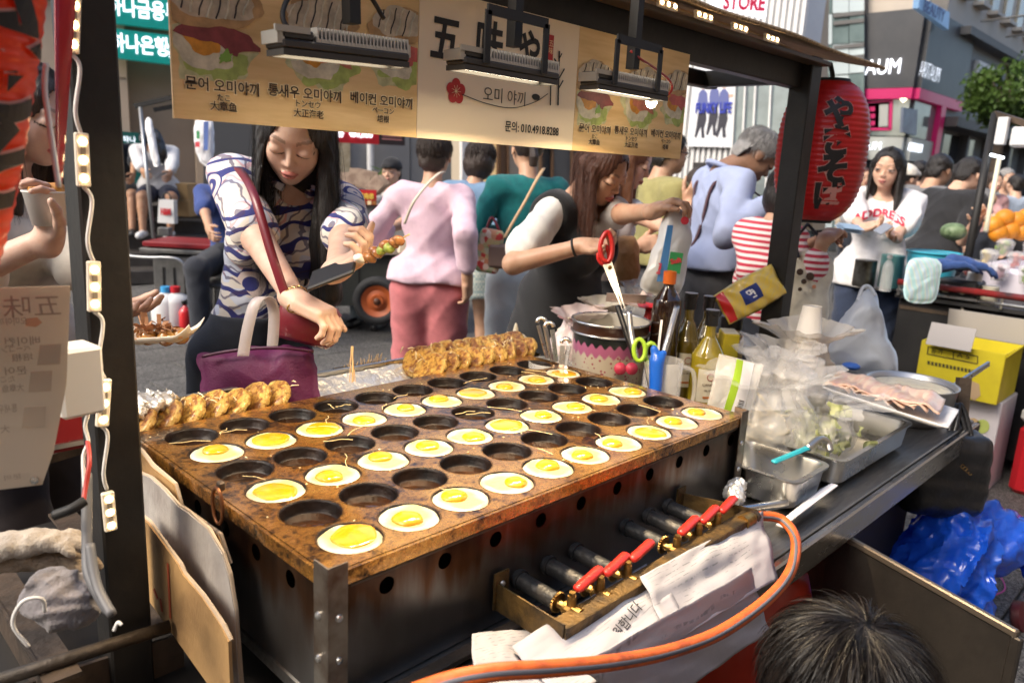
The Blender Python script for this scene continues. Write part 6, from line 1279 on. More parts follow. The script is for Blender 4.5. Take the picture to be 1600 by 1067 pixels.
for k, (x0, y0, x1, y1) in enumerate(((858, 560, 846, 508), (866, 565, 858, 515), (880, 570, 884, 540))):
    tg = thing('steel_tongs', 'steel tongs in the clear tub, %s' % ['leftmost pair', 'middle pair', 'lying pair nearest the pot'][k], 'tongs', W(x0, y0, d=2.05), group='tongs in the tub'); dd = 2.05-.01*k
    for s_ in (-1, 1): obj('arm', bar(W(x0+s_*3, y0, d=dd), W(x1+s_*5, y1, d=dd), .013, .003), M_steelb, tg)
    obj('hinge', tube([W(x1+7*math.cos(a), y1-4+7*math.sin(a), d=dd) for a in np.linspace(math.pi, 2*math.pi, 9)], .0055, 8), M_steelb, tg, smooth=True)
# bags around the pot
bgp = mat('pink_white_bag', (.78, .66, .64), .35, alpha=.85, col2=(.75, .2, .25), vs=9, vc=(.52, .62), bump=.6, bs=18, coat=.3)
q = W(905, 500, d=2.45); tag(obj('crumpled_bag', pouch((q[0], q[1], Z0+.1), .10, .07, .17, 5, neck=.5, neckh=.8), bgp, smooth=True), 'crumpled white and pink plastic bag behind the pot', 'bag')
q = W(945, 480, d=2.6); tag(obj('crumpled_bag', pouch((q[0], q[1], Z0+.12), .07, .06, .16, 6, neck=.6, neckh=.8), mat('cream_bag', (.74, .68, .56), .4, alpha=.9, bump=.6, bs=20), smooth=True), 'crumpled cream paper bag beside the paper trays', 'bag')
q = W(975, 470, d=2.55); tyt = thing('paper_tray', 'printed paper food tray lying above the pot', 'paper tray', q); prn = mat('tray_print', (.74, .6, .52), .6, col2=(.6, .25, .15), vs=60, vc=(.6, .68))
obj('base', box(q, (.12, .09, .002), rz(.7) @ rx(.2)), prn, tyt); obj('side', box(q+f0*-.045+np.array([0, 0, .016]), (.13, .002, .035), np.stack([r0, f0, u0], 1) @ rx(.5)), prn, tyt); obj('side', box(q+r0*.06+np.array([0, 0, .016]), (.002, .09, .035), np.stack([r0, f0, u0], 1) @ ry(.4)), prn, tyt)
q = W(1010, 455, d=2.75); tag(obj('clear_bag', pouch((q[0], q[1], Z0+.14), .12, .09, .18, 8, neck=.4), M_film, smooth=True), 'clear plastic bag spread behind the paper tray', 'bag')
q = W(1022, 472, d=2.6); tag(obj('red_packet', pouch((q[0], q[1], Z0+.16), .04, .03, .11, 12, neck=.7, neckh=.9), mat('red_wrap', (.6, .02, .02), .35, coat=.3), smooth=True), 'small red plastic packet between the pot and bottles', 'packet')
# yellow noodle packet with red top
q = W(1172, 460, d=2.45); yp = thing('noodle_packet', 'yellow noodle packet with a red top and navy label', 'packet', q)
yc = mat('noodle_yellow', (.78, .55, .05), .3, col2=(.66, .5, .16), vs=30, stretch=(1, 6, 1), coat=.5)
Rp = np.stack([nrm(RT+.55*UP), nrm(UP-.55*RT), -FW], 1)
def pk(u, v): x, y = (u-.5)*.21, (v-.5)*.12; return q+Rp@np.array([x, y*(1-.25*abs(u-.5)), .022*math.sin(math.pi*u)**.5*math.sin(math.pi*v)**.5+.004*math.sin(u*25+v*9)])
obj('wrap', grid(pk, 30, 16, .03), yc, yp, smooth=True)
obj('top_band', grid(lambda u, v: pk(.02+.13*u, .04+.92*v)+(-FW)*.0015, 8, 12), mat('noodle_red', (.62, .02, .02), .35, coat=.4), yp, smooth=True); obj('label', grid(lambda u, v: pk(.34+.3*u, .30+.42*v)+(-FW)*.002, 8, 8), mat('noodle_navy', (.02, .04, .2), .4), yp, smooth=True)
text('면', .035, mat('noodle_white', (.8, .8, .8), .5), yp, pk(.49, .5)-FW*.004, Rp[:, 0], Rp[:, 1], bold=.001)
q2 = W(1213, 437, d=2.5); obj('twist', solid([cap(q2, q2+r0*.03+u0*.01, .018, .010, .01), cap(q2-r0*.03, q2, .022, .018, .01)], .006), yc, yp, smooth=True)
# big clear bag of noodles and printed pack
q = W(1200, 640, d=1.98); tag(obj('noodle_bag', pouch((q[0], q[1], Z0+.004), .155, .12, .23, 3, neck=.55, neckh=.85, folds=11, amp=.16), M_film, smooth=True), 'big clear plastic bag of noodles beside the griddle', 'bag')
nm = mat('noodle', (.72, .62, .42), .5, col2=(.6, .5, .3), vs=20); r = np.random.default_rng(2); parts = []
for k in range(46):
    a = r.uniform(0, 6.28, 4); cc = np.array([q[0]+r.normal()*.035, q[1]+r.normal()*.03, Z0+.03+abs(r.normal())*.04]); parts.append(tube(spline([cc+.05*np.array([math.cos(a[0]+j*1.1), math.sin(a[1]+j*1.3), .3*math.sin(a[2]+j)]) for j in range(6)], 4), .0032, 5))
tag(obj('noodles', J(*parts), nm, smooth=True), 'pale cooked noodles inside the big clear bag', 'noodles', kind='stuff')
qb = W(1148, 605, d=1.86); pkk = thing('printed_pack', 'clear food pack with a green stripe and bar code leaning on the bag', 'packet', qb); Rq = np.stack([nrm(RT-.25*UP), nrm(UP+.25*RT), -FW], 1)
def pkf(u, v): return qb+Rq@np.array([(u-.5)*.11, (v-.5)*.14, .012*math.sin(math.pi*u)*math.sin(math.pi*v)+.003*math.sin(9*u+5*v)])
obj('film', grid(pkf, 14, 14, .004), M_film, pkk, smooth=True); obj('green_stripe', grid(lambda u, v: pkf(.38+.16*u, .02+.96*v)-FW*.0015, 6, 12), mat('pack_green', (.3, .48, .03), .4), pkk, smooth=True); obj('white_stripe', grid(lambda u, v: pkf(.54+.25*u, .02+.96*v)-FW*.0015, 6, 12), mat('pack_white', (.7, .7, .72), .4), pkk, smooth=True)
for k in range(8): obj('bar_code', bar(pkf(.62, .1+.018*k*1.6)-FW*.003, pkf(.74, .1+.018*k*1.6)-FW*.003, .001+.001*(k % 2), .0004, up=-FW), capb, pkk)
q = W(1215, 560, d=2.15); tag(obj('clear_bag', pouch((q[0], q[1], Z0+.05), .14, .11, .21, 23, neck=.4, neckh=.75, folds=8, amp=.2), M_film, smooth=True), 'puffed clear plastic bag standing behind the noodle bag', 'bag')
q = W(1258, 560, d=2.3); tag(obj('cloudy_bag', pouch((q[0], q[1], Z0+.03), .11, .09, .26, 27, neck=.55, neckh=.8), mat('tan_film', (.62, .56, .46), .25, alpha=.6, bump=.8, bs=14, coat=.4), smooth=True), 'clear wrapper round the stack of paper cups', 'wrapper')
cupm_ = mat('paper_cup', (.76, .71, .62), .55)
for k in range(15):
    c = W(1258, 560, d=2.26); o = obj('paper_cup', open_lathe([(.026, 0), (.036, .085), (.0385, .086), (.0385, .089), (.035, .089), (.025, .003), (.001, .003)][::1], 24, (c[0], c[1], Z0+.02+.0175*k)), cupm_, smooth=True)
    v = np.array([x.co[:] for x in o.data.vertices]); v[:, 2] = v[:, 2].max()-v[:, 2]+v[:, 2].min(); o.data.vertices.foreach_set('co', v.astype(np.float32).ravel()); o.data.flip_normals()
    tag(o, 'upturned paper cup, %s from the top of the tall stack on the counter' % (ordn+['eleventh', 'twelfth', 'thirteenth', 'fourteenth', 'fifteenth'])[14-k], 'paper cup', 'stacked paper cups')
# hanging cloudy carrier bag and canvas tote
def sheetbag(nm, lab, pts_, d, th, m, seed, cat='bag', handles=None):
    """flat-ish carrier bag with depth, outline given in photo pixels at depth d"""
    cen = np.mean(pts_, 0); t = thing(nm, lab, cat, W(*cen, d=d)); n = len(pts_); P = spline([(a, b, 0) for a, b in pts_], 6, closed=True)[:, :2]; m_ = len(P); V = []; rings = 9
    for s_ in (-1, 1):
        for k in range(rings+1):
            q_ = k/rings
            for (a, b) in P: 
                x, y = cen[0]+(a-cen[0])*q_, cen[1]+(b-cen[1])*q_; bul = th*math.sqrt(max(0, 1-q_*q_)); w_ = W(x, y, d=d-s_*bul); V.append(w_)
    V = np.array(V); V += th*.22*np.stack([noise3(V, 2.2/th, seed+k, 3) for k in range(3)], 1); Fc = []
    for s_ in (0, 1):
        o_ = s_*(rings+1)*m_
        for k in range(rings):
            for i in range(m_):
                f_ = (o_+k*m_+i, o_+k*m_+(i+1) % m_, o_+(k+1)*m_+(i+1) % m_, o_+(k+1)*m_+i); Fc.append(f_ if s_ else f_[::-1])
    o1, o2 = rings*m_, (2*rings+1)*m_; Fc += [(o1+i, o1+(i+1) % m_, o2+(i+1) % m_, o2+i) for i in range(m_)]
    obj('bag_body', (V, Fc), m, t, smooth=True); return t
hb_ = sheetbag('carrier_bag', 'cloudy white carrier bag hanging at the far end of the counter', [(1352, 452), (1366, 456), (1380, 500), (1398, 560), (1396, 590), (1345, 588), (1288, 575), (1292, 530), (1320, 490), (1340, 465)], 2.65, .07, M_film2, 31)
obj('handle_loop', tube(spline([W(1340, 470, d=2.63), W(1348, 450, d=2.63), W(1358, 448, d=2.63), W(1368, 462, d=2.63)], 6), .006, 7), M_film2, hb_, smooth=True)
obj('print', solid([ell(W(1330, 572, d=2.57), (.03, .03, .012), None, .01)], .006), mat('bag_blue', (.05, .15, .5), .5), hb_, smooth=True)
ctt = sheetbag('canvas_tote', 'cream canvas tote with black floral marks hanging from the striped customer', [(1238, 396), (1300, 404), (1296, 455), (1285, 520), (1232, 512), (1230, 450)], 2.78, .03, fabric('canvas', (.66, .60, .46)), 33)
for k, (x, y, s_) in enumerate(((1250, 425, 5), (1256, 440, 4), (1266, 432, 6), (1250, 452, 3), (1272, 448, 3))): obj('floral_mark', lathe([(0, -.003), (s_*.0024, -.002), (s_*.0024, .002), (0, .003)], 10, W(x, y, d=2.735), frame(-FW)), M_ink if k != 4 else mat('tote_orange', (.5, .2, .1), .6), ctt)
for s_ in (1248, 1286): obj('strap', tube(spline([W(s_, 402, d=2.76), W(s_-4, 375, d=2.78), W(1262, 350, d=2.8)], 5), .006, 6), fabric('canvas_dark', (.02, .02, .03)), ctt, smooth=True)
# ---------------------------------------------------------------- steel pans
def pan(x0, x1, y0, y1, zr, dep, lab):
    t = thing('steel_pan', lab, 'pan', ((x0+x1)/2, (y0+y1)/2, zr-dep)); cx, cy = (x0+x1)/2, (y0+y1)/2; hx_, hy_ = (x1-x0)/2, (y1-y0)/2
    def ring_(hx, hy, rr, z, n=6):
        P = []
        for (sx, sy, a0) in ((1, 1, 0), (-1, 1, math.pi/2), (-1, -1, math.pi), (1, -1, 1.5*math.pi)):
            for k in range(n+1): a = a0+math.pi/2*k/n; P.append((cx+sx*(hx-rr)+rr*math.cos(a), cy+sy*(hy-rr)+rr*math.sin(a), z))
        return P
    L_ = [ring_(hx_+.012, hy_+.012, .03, zr-.004), ring_(hx_+.012, hy_+.012, .03, zr), ring_(hx_, hy_, .022, zr), ring_(hx_-.004, hy_-.004, .022, zr-.01), ring_(hx_-.012, hy_-.012, .03, zr-dep+.012), ring_(hx_-.024, hy_-.024, .03, zr-dep)]
    n = len(L_[0]); V = np.array(sum(L_, [])); Fc = [(k*n+i, k*n+(i+1) % n, (k+1)*n+(i+1) % n, (k+1)*n+i) for k in range(5) for i in range(n)]+[tuple(range(5*n, 6*n))]
    L2 = [ring_(hx_+.004, hy_+.004, .026, zr-.002), ring_(hx_-.002, hy_-.002, .03, zr-dep+.008), ring_(hx_-.018, hy_-.018, .03, zr-dep-.003)]; V2 = np.array(sum(L2, [])); F2 = [(k*n+i, (k+1)*n+i, (k+1)*n+(i+1) % n, k*n+(i+1) % n) for k in range(2) for i in range(n)]+[tuple(range(2*n, 3*n))[::-1]]
    obj('basin', (V, Fc), M_steelb, t, smooth=True, sharp=35); obj('outer_wall', (V2, F2), M_steelb, t, smooth=True, sharp=35); return t
pan(.985, 1.15, -.185, .01, .80, .075, 'small deep stainless pan beside the griddle corner'); pan(1.20, 1.66, -.20, .07, .80, .07, 'large stainless pan holding bagged lettuce')
lf = mat('cabbage', (.5, .56, .2), .5, col2=(.66, .66, .38), vs=30, tl=.2); r = np.random.default_rng(8); parts = []
for k in range(90):
    c = np.array([1.36+r.normal()*.05, -.06+r.normal()*.05, .77+abs(r.normal())*.03]); a = r.uniform(0, 6.28, 3); s = r.uniform(.01, .024); Rr = rz(a[0]) @ rx(a[1]) @ ry(a[2])
    parts.append(xf(grid(lambda u, v: ((u-.5)*2*s, (v-.5)*s*1.2, .5*s*math.sin(u*5+a[0])*math.cos(v*4)), 5, 3), c, Rr))
tag(obj('shredded_cabbage', J(*parts), lf, smooth=True), 'shredded pale green cabbage in the large pan', 'cabbage', kind='stuff')
tag(obj('cabbage_bag', pouch((1.37, -.06, .735), .13, .095, .15, 41, neck=.65, neckh=.9, folds=9, amp=.2), M_film, smooth=True), 'clear bag holding the cabbage in the large pan', 'bag')
# meat on a foam plate
mc = np.array([1.70, -.10, .835]); pl_ = thing('foam_plate', 'white foam plate under sliced bacon on the pan edge', 'plate', mc)
e1 = nrm(W(1490, 655, z=.83)-W(1300, 595, z=.87)); e2 = nrm(np.cross(u0, e1))
Lp = np.linalg.norm(W(1490, 655, z=.83)-W(1300, 595, z=.87)); m0 = (W(1490, 655, z=.83)+W(1300, 595, z=.87))/2
def plf(u, v):
    x, y = (u-.5)*Lp, (v-.5)*.205; ed = max(abs(2*u-1), abs(2*v-1)); return m0+e1*x+e2*y+u0*(.016*max(0, ed-.8)/.2-.012)
obj('dish', grid(plf, 24, 12, .004), mat('foam_white', (.76, .75, .73), .5), pl_, smooth=True)
mm_ = mat('bacon', (.60, .34, .25), .35, col2=(.68, .53, .40), vs=16, stretch=(1, 3, 1), coat=.4, bump=.2, bs=40)
for k in range(9):
    t0 = -.42+.09*k; a = r.uniform(-.3, .3)
    def sl(u, v, t0=t0, a=a, k=k): x = (t0+.24*(u-.5))*Lp; y = (v-.5)*.17; return m0+e1*(x*math.cos(a)*1-.2*y*a)+e2*(y+.1*x*a)+u0*(.006+.005*k*.4+.012*math.sin(u*math.pi)+.004*math.sin(v*7+k)+.003*math.sin(u*9+k*2))
    tag(obj('bacon_slice', grid(sl, 10, 14, .005), mm_, smooth=True), 'pink bacon slice on the foam plate, %s from the pan end' % ordn[k], 'bacon', 'bacon slices on the foam plate')
# batter bowl and tongs
bc = W(1425, 597, z=.84); bo = thing('batter_bowl', 'wide aluminium bowl of pale batter at the counter end', 'bowl', (bc[0], bc[1], Z0)); br = .125
obj('shell', open_lathe([(.001, Z0+.012), (br*.7, Z0+.014), (br*.93, Z0+.06), (br, .84), (br*1.05, .842), (br*1.05, .838), (br*1.02, .835), (br*.96, Z0+.05), (br*.72, Z0+.002), (.001, Z0+.002)][::-1], 44, (bc[0], bc[1], 0)), M_alu, bo, smooth=True)
obj('batter', lathe([(br*.98, .826), (br*.8, .829), (.001, .831)], 36, (bc[0], bc[1], 0)), mat('batter', (.66, .58, .4), .35, col2=(.5, .46, .36), vs=25, bump=.8, bs=50, coat=.3), bo, smooth=True)
tg = thing('steel_tongs', 'long steel tongs resting across the batter bowl', 'tongs', W(1515, 590, d=2.45))
for s_ in (-1, 1): obj('arm', bar(W(1484, 608+s_*3, d=2.45), W(1545, 568+s_*2, d=2.5), .008, .006), M_steelb, tg)
hk = thing('steel_post_hook', 'short grimy steel post at the counter end by the bowl', 'post', W(1500, 640, d=2.4)); obj('stub', bar(W(1500, 660, d=2.4), W(1506, 590, d=2.4), .035, .03), M_iron, hk)
# small pan tools and papers
tl_ = thing('teal_scraper', 'teal handled spatula resting on the small pan', 'spatula', W(1235, 710, z=.81)); obj('handle', bar(W(1208, 722, z=.806), W(1262, 700, z=.812), .016, .010, bev=.004), mat('teal_plastic', (.02, .42, .5), .35, coat=.4), tl_); obj('neck', tube(spline([W(1262, 700, z=.812), W(1280, 686, z=.82), W(1292, 690, z=.81), W(1297, 705, z=.79)], 5), .009, 8), M_steelb, tl_, smooth=True)
q = W(1147, 772, z=.78); fb_ = solid([ell(q, (.038, .022, .02), rz(.6), .01), ell(q+(.03, .01, .008), (.025, .016, .016), None, .01)], .004, post=lambda D, X, Y, Z: D+.004*np.sin(X*330+2*np.sin(Y*260))*np.sin(Y*300+Z*280)); tag(obj('foil_ball', fb_, M_foil), 'small ball of crumpled foil at the manifold end', 'foil')
rod('steel_pipe', 'short steel pipe lying behind the hose end', 'pipe', [W(1150, 798, z=.75), W(1228, 786, z=.75)], .010, M_steelb)
npk = mat('napkin', (.75, .73, .70), .8); 
for k in range(5):
    a, b = W(1218+5*k, 822-4*k, z=.735+.004*k), W(1288+4*k, 765-2*k, z=.745+.004*k)
    tag(obj('folded_napkin', bar(a, b, .016, .004, bev=.001), npk if k % 2 else mat('straw_wrap', (.66, .64, .66), .7)), 'folded white napkin strip on the counter edge, %s of the fan' % ordn[k], 'napkin', 'napkin strips on the counter edge')
# ---------------------------------------------------------------- newspapers under the manifold
npm = mat('newsprint', (.58, .57, .58), .85, bump=.2, bs=14)
nb = tex(npm, 'Brick', 1., Brick_Width=.05, Row_Height=.0065, Mortar_Size=.003, Mortar_Smooth=.3); nn = tex(npm, 'Noise', 60, Detail=4); n2 = tex(npm, 'Noise', 5)
N, L_, b_ = nodes(npm); tx = ramp(npm, nb.outputs['Fac'], [(.3, (.22, .22, .23)), (.6, (.36, .35, .37))]); wd_ = mixc(npm, ramp(npm, nn.outputs[0], [(.42, (0, 0, 0)), (.55, (1, 1, 1))]), tx, (.36, .35, .37)); setbase(npm, mixc(npm, ramp(npm, n2.outputs[0], [(.46, (0, 0, 0)), (.5, (1, 1, 1))]), wd_, (.36, .35, .38)))
inkn = mat('news_ink', (.03, .03, .035), .8)
def paper(nm, lab, corners, seed, head=None, amp=.012):
    A, B, C, D = [np.asarray(c) for c in corners]
    def f(u, v):
        p = A*(1-u)*(1-v)+B*u*(1-v)+C*u*v+D*(1-u)*v; return p+np.array([0, -.4, 1])*(amp*noise3(np.array([[u*1.5, v*1.5, seed]]), 3.2, seed)[0]+.3*amp*noise3(np.array([[u*1.5, v*1.5, seed]]), 9, seed+1)[0])
    t = thing(nm, lab, 'newspaper', (A+C)/2, group='newspapers draped over the counter'); obj('sheet', grid(f, 26, 26, .0012), npm, t, smooth=True)
    if head:
        for (s_, u, v, sz, an) in head:
            V, Fc = subdiv(text_mesh(s_, sz, sz*.01), .02); e1 = nrm(f(min(1, u+.05), v)-f(u-.05, v)); e2 = nrm(f(u, min(1, v+.05))-f(u, v-.05)); n_ = np.cross(e1, e2); n_ = n_*np.sign(n_@(CAM-f(u, v)))
            e1 = nrm(RT-n_*(RT@n_)); e2 = nrm(np.cross(n_, e1)); c_, s2 = math.cos(an), math.sin(an)
            Q = f(u, v)+(V[:, :1]*c_-V[:, 1:2]*s2)*e1+(V[:, :1]*s2+V[:, 1:2]*c_)*e2+n_*.006
            obj('headline', (Q, Fc), inkn, t)
    return t
paper('newspaper', 'newspaper sheet draped over the counter below the red levers', (W(800, 1010, y=-.17), W(1010, 880, y=-.17), W(1075, 975, y=-.285), W(880, 1100, y=-.285)), 1, [('응원합니다', .62, .55, .02, .9)])
paper('newspaper', 'newspaper sheet with a photograph near the hose end', (W(1000, 900, y=-.2), W(1190, 800, y=-.2), W(1215, 905, y=-.29), W(1045, 1010, y=-.29)), 2)
paper('newspaper', 'newspaper hanging down in front of the counter under the hose', (W(900, 1035, y=-.282), W(1170, 890, y=-.282), W(1205, 985, y=-.30), W(1000, 1120, y=-.30)), 3)
paper('newspaper', 'dark printed newspaper page under the left end of the manifold', (W(740, 985, y=-.12), W(860, 985, y=-.13), W(880, 1070, y=-.25), W(740, 1100, y=-.25)), 4)
q = (W(1095, 875, y=-.2)); ph_ = thing('news_photo', 'printed green and brown news photograph on the newspaper', 'photograph', q); 
gc = W(1150, 1060, y=-.08); gt = thing('gas_cylinder', 'red gas cylinder standing under the counter', 'gas cylinder', (gc[0], -.12, .1)); obj('tank', lathe([(.0, .03), (.13, .03), (.15, .06), (.15, .46), (.13, .53), (.06, .57), (0, .575)], 32, (gc[0], -.08, 0)), mat('cylinder_red', (.5, .04, .015), .4, col2=(.38, .03, .012), vs=6, coat=.3), gt, smooth=True); obj('valve_guard', open_lathe([(.07, .56), (.07, .64), (.065, .64), (.065, .56)], 24, (gc[0], -.08, 0)), MC['cylinder_red'], gt, smooth=True)
bpy.data.objects.remove(ph_)
# ---------------------------------------------------------------- cart frame, board, box and cardboard at the left
fr_ = thing('cart_undercarriage', 'grimy steel cart frame beside the near post', 'cart frame', (-.3, .4, .6))
obj('front_tube', tube([W(-20, 1068, z=.73), W(265, 978, z=.73)], .0095, 14), mat('dark_iron', (.03, .024, .019), .55, .5, col2=(.06, .045, .032), vs=14, bump=.3, bs=70), fr_, smooth=True); obj('front_plate', pq((W(150, 1020, z=.70), np.array([0, -1., 0])), [(20, 1075), (285, 990), (292, 1100), (20, 1140)], .006), M_iron, fr_)
obj('side_channel', J(bar(W(-40, 840, z=.72), W(100, 1062, z=.72), .045, .006), bar(W(-62, 860, z=.70), W(70, 1078, z=.70), .004, .05)), M_iron, fr_); obj('side_channel', J(bar(W(95, 800, z=.70), W(250, 985, z=.70), .045, .006)), M_iron, fr_)
obj('cross_channel', bar(W(-40, 745, z=.74), W(150, 690, z=.74), .05, .02), M_iron, fr_); obj('floor_plate', box((-.35, .55, .62), (.7, .8, .006)), mat('grimy_plate', (.02, .017, .014), .6), fr_)

pb = thing('red_signboard', 'dark red signboard edge behind the LED driver box', 'signboard', W(125, 660, d=1.2)); obj('board', box(W(128, 662, d=1.25), (.11, .004, .08)), mat('dark_red', (.22, .008, .012), .5), pb); obj('edge', box(W(128, 690, d=1.25), (.13, .006, .008)), M_steelb, pb)
MBp = (W(50, 600, d=.88), nrm(np.array([-.25, -.97, .0])))
mb = thing('menu_board', 'milky acrylic menu board seen from behind with reversed print', 'menu board', W(50, 760, d=.88)); acr = mat('acrylic', (.62, .55, .46), .25, tl=.5, coat=.4)
obj('board', pq(MBp, [(-60, 452), (110, 447), (104, 600), (84, 705), (66, 757), (-60, 772)], .005), acr, mb)
gh = mat('reversed_print', (.36, .29, .23), .6); 
def rtext(s_, px, py, wpx, hpx, m=gh):
    V, Fc = text_mesh(s_, 1., .0, 0.); n_ = MBp[1]; X = nrm(np.cross((0, 0, 1), n_)); c = onp(MBp, px, py, .0062); w = np.linalg.norm(onp(MBp, px+wpx/2, py)-onp(MBp, px-wpx/2, py)); h_ = np.linalg.norm(onp(MBp, px, py+hpx/2)-onp(MBp, px, py-hpx/2)); V = V-(V.max(0)+V.min(0))/2
    Q = c-(V[:, :1]*w/np.ptp(V[:, 0]))*X+(V[:, 1:2]*h_/np.ptp(V[:, 1]))*np.array([0, 0, 1.]); obj('lettering', (Q, [f[::-1] for f in Fc]), m, mb)
rtext('五味', 50, 478, 90, 34); rtext('오미야끼', 20, 502, 45, 12); rtext('베이컨', 35, 533, 55, 14); rtext('ベーコン', 25, 545, 45, 9); rtext('培根', 35, 558, 34, 12); rtext('문어', 25, 579, 34, 13); rtext('たこ', 12, 592, 22, 9); rtext('大章鱼', 20, 606, 34, 12); rtext('통새우', 12, 638, 30, 13); rtext('大', 8, 670, 14, 12); rtext('문의', 20, 745, 26, 8)
for (x, y) in ((78, 555), (64, 597), (54, 652)): obj('food_print', pq(MBp, [(x-16, y-16), (x+18, y-18), (x+16, y+14), (x-20, y+16)], .0006, .0052), mat('faded_print', (.52, .42, .30), .6), mb)
obj('food_print', pq(MBp, [(40, 498), (58, 496), (66, 504), (56, 511), (40, 509)], .0006, .0052), mat('faded_orange', (.6, .35, .2), .6), mb)
obj('screw', lathe([(0, 0), (.005, 0), (.004, .003), (0, .004)], 10, onp(MBp, 54, 750, .005), frame(MBp[1])), M_steelb, mb)
dv = thing('led_driver', 'white plastic LED driver box on the near post', 'driver box', W(115, 640, y=.24)); dc = W(116, 592, y=.215); obj('case', box(dc, (.052, .05, .086), rz(.12), .004), mat('driver_white', (.66, .64, .60), .45), dv); obj('label', box(dc+(-.0278, .0, 0), (.0008, .03, .07), rz(.12)), M_signw if False else mat('driver_label', (.5, .5, .5), .6), dv)
def wire(lab, pts_, r_, m, cat='wire'): return tag(obj('power_wire', tube(spline(pts_, 6), r_, 7), m, smooth=True), lab, cat)
wire('red wire hanging beside the near post', [W(137, 690, d=1.0), W(140, 720, d=.98), W(134, 760, d=.97), W(130, 785, d=.96)], .003, MC['red_wire']); wire('white wire hanging beside the red wire', [W(140, 640, d=1.0), W(133, 665, d=1.0), W(138, 690, d=1.), W(130, 715, d=.99), W(133, 770, d=.97)], .0025, M_wire)
wire('black taped cable lying on the cart frame', [W(133, 782, d=.96), W(112, 795, d=.95), W(85, 805, d=.95)], .0065, M_blackmatte); wire('grey cable running down into the cart', [W(136, 740, d=1.0), W(136, 850, d=.97), W(140, 900, d=.95), W(170, 955, d=.93)], .0065, mat('grey_cable', (.12, .12, .125), .5)); wire('second grey cable beside it', [W(140, 850, d=.96), W(152, 915, d=.94), W(175, 960, d=.92)], .006, MC['grey_cable'])
zt1 = W(42, 980, d=.9); wire('white cable tie looped on the side channel', [W(45, 1010, d=.88), W(20, 975, d=.87), W(35, 940, d=.87), W(65, 935, d=.88), W(70, 955, d=.89)], .0022, M_wire, 'cable tie'); wire('small white cable tie at the cable end', [W(178, 985, d=.9), W(184, 972, d=.9), W(190, 976, d=.9)], .002, M_wire, 'cable tie')
# work gloves
glm = fabric('glove_cotton', (.42, .37, .31), (.28, .24, .2), vs=18, bump=.5, bs=220); glt = fabric('glove_brown', (.30, .23, .16), (.2, .15, .1), vs=18, bump=.5, bs=220)
def glove(lab, px, py, d, ang, m, s=1.0, pn=None):
    w = W(px, py, d=d); fd = nrm(RT*math.cos(ang)+UP*math.sin(ang)*.6+FW*.4); v, f = solid(hand_prims(w, fd, np.array(pn if pn is not None else (0, 0, -1.)), 1, s*.5, .28, spread=.4)+[rbx(w-fd*.035*s, (.018*s, .024*s, .005*s), .004, np.stack([np.cross(fd, (0, 0, 1.)), fd, np.array([0, 0, 1.])], 1), .01)], .0032, inflate=.0028, post=lambda D, X, Y, Z: D+.002*np.sin(X*200+Z*160+2*np.sin(Y*90))*np.sin(Y*190)); return tag(obj('work_glove', (v, f), m, smooth=True), lab, 'glove', 'work gloves on the cart')
glove('pale cotton work glove lying on top of the pile beside the post', 30, 850, 1.0, .1, glm); glove('brown work glove under the pale one', 55, 872, 1.02, -.2, glt)
rg = solid([ell(W(92, 932, d=.95), (.04, .035, .028), None, .02), ell(W(112, 952, d=.95), (.03, .03, .024), None, .02), ell(W(72, 912, d=.95), (.022, .022, .018), None, .02)], .0035, post=lambda D, X, Y, Z: D+.004*np.sin(X*110+3*np.sin(Z*80+Y*40))*np.sin(Z*120+2*np.sin(Y*90))+.0015*np.abs(np.sin(X*260+Z*190))); tag(obj('cotton_rag', rg, fabric('rag_grey', (.22, .20, .205), (.14, .13, .13), vs=14, bump=.4, bs=200), smooth=True), 'grey white cotton rag bundled under the gloves', 'rag')
# cardboard pieces between post and griddle
def board(lab, outline, x, th, m, seed, torn=None):
    P = np.array([W(a, b, x=x) for a, b in outline]); t = thing('cardboard_sheet', lab, 'cardboard', P.mean(0), group='cardboard beside the griddle'); v, f = prism([(p[1], p[2]) for p in P], th, (x, 0, 0), (0, 1, 0), (0, 0, 1)); obj('liner', (v, f), m, t); return t, P
cdm = mat('kraft_card', (.42, .25, .10), .8, col2=(.20, .11, .045), vs=9, vc=(.45, .75), bump=.35, bs=60, bstretch=(1, 9, 1)); cdg = mat('grey_card', (.40, .37, .34), .85, col2=(.22, .19, .17), vs=8, vc=(.45, .78), bump=.4, bs=50, bstretch=(1, 7, 1))
bA, P_ = board('torn grey cardboard leaning against the griddle side', [(215, 735), (240, 745), (262, 765), (285, 790), (300, 800), (330, 825), (352, 862), (362, 895), (372, 950), (380, 1080), (300, 1010), (215, 850)], -.105, -.006, cdg, 1); obj('torn_edge', displace(tube(np.array([p+(-.002, 0, 0) for p in P_[:10]]), .003, 6), .002, 300, 1), mat('torn_paper', (.42, .33, .24), .9), bA)
bB, P_ = board('brown cardboard with red print beside the near post', [(215, 800), (235, 815), (262, 850), (283, 880), (290, 895), (320, 930), (350, 975), (362, 1000), (366, 1090), (340, 1080), (215, 905)], -.14, -.005, cdm, 2); obj('torn_edge', displace(tube(np.array([p for p in P_[:8]]), .0028, 6), .002, 200, 3), MC['torn_paper'], bB)
for (a, b, c, d_) in ((262, 880, 266, 965), (250, 935, 253, 955), (240, 920, 246, 935)): obj('red_print', bar(W(a, b, x=-.1465), W(c, d_, x=-.1465), .0008, .006, up=(0, 1, 0)), mat('card_red', (.4, .08, .03), .8), bB)
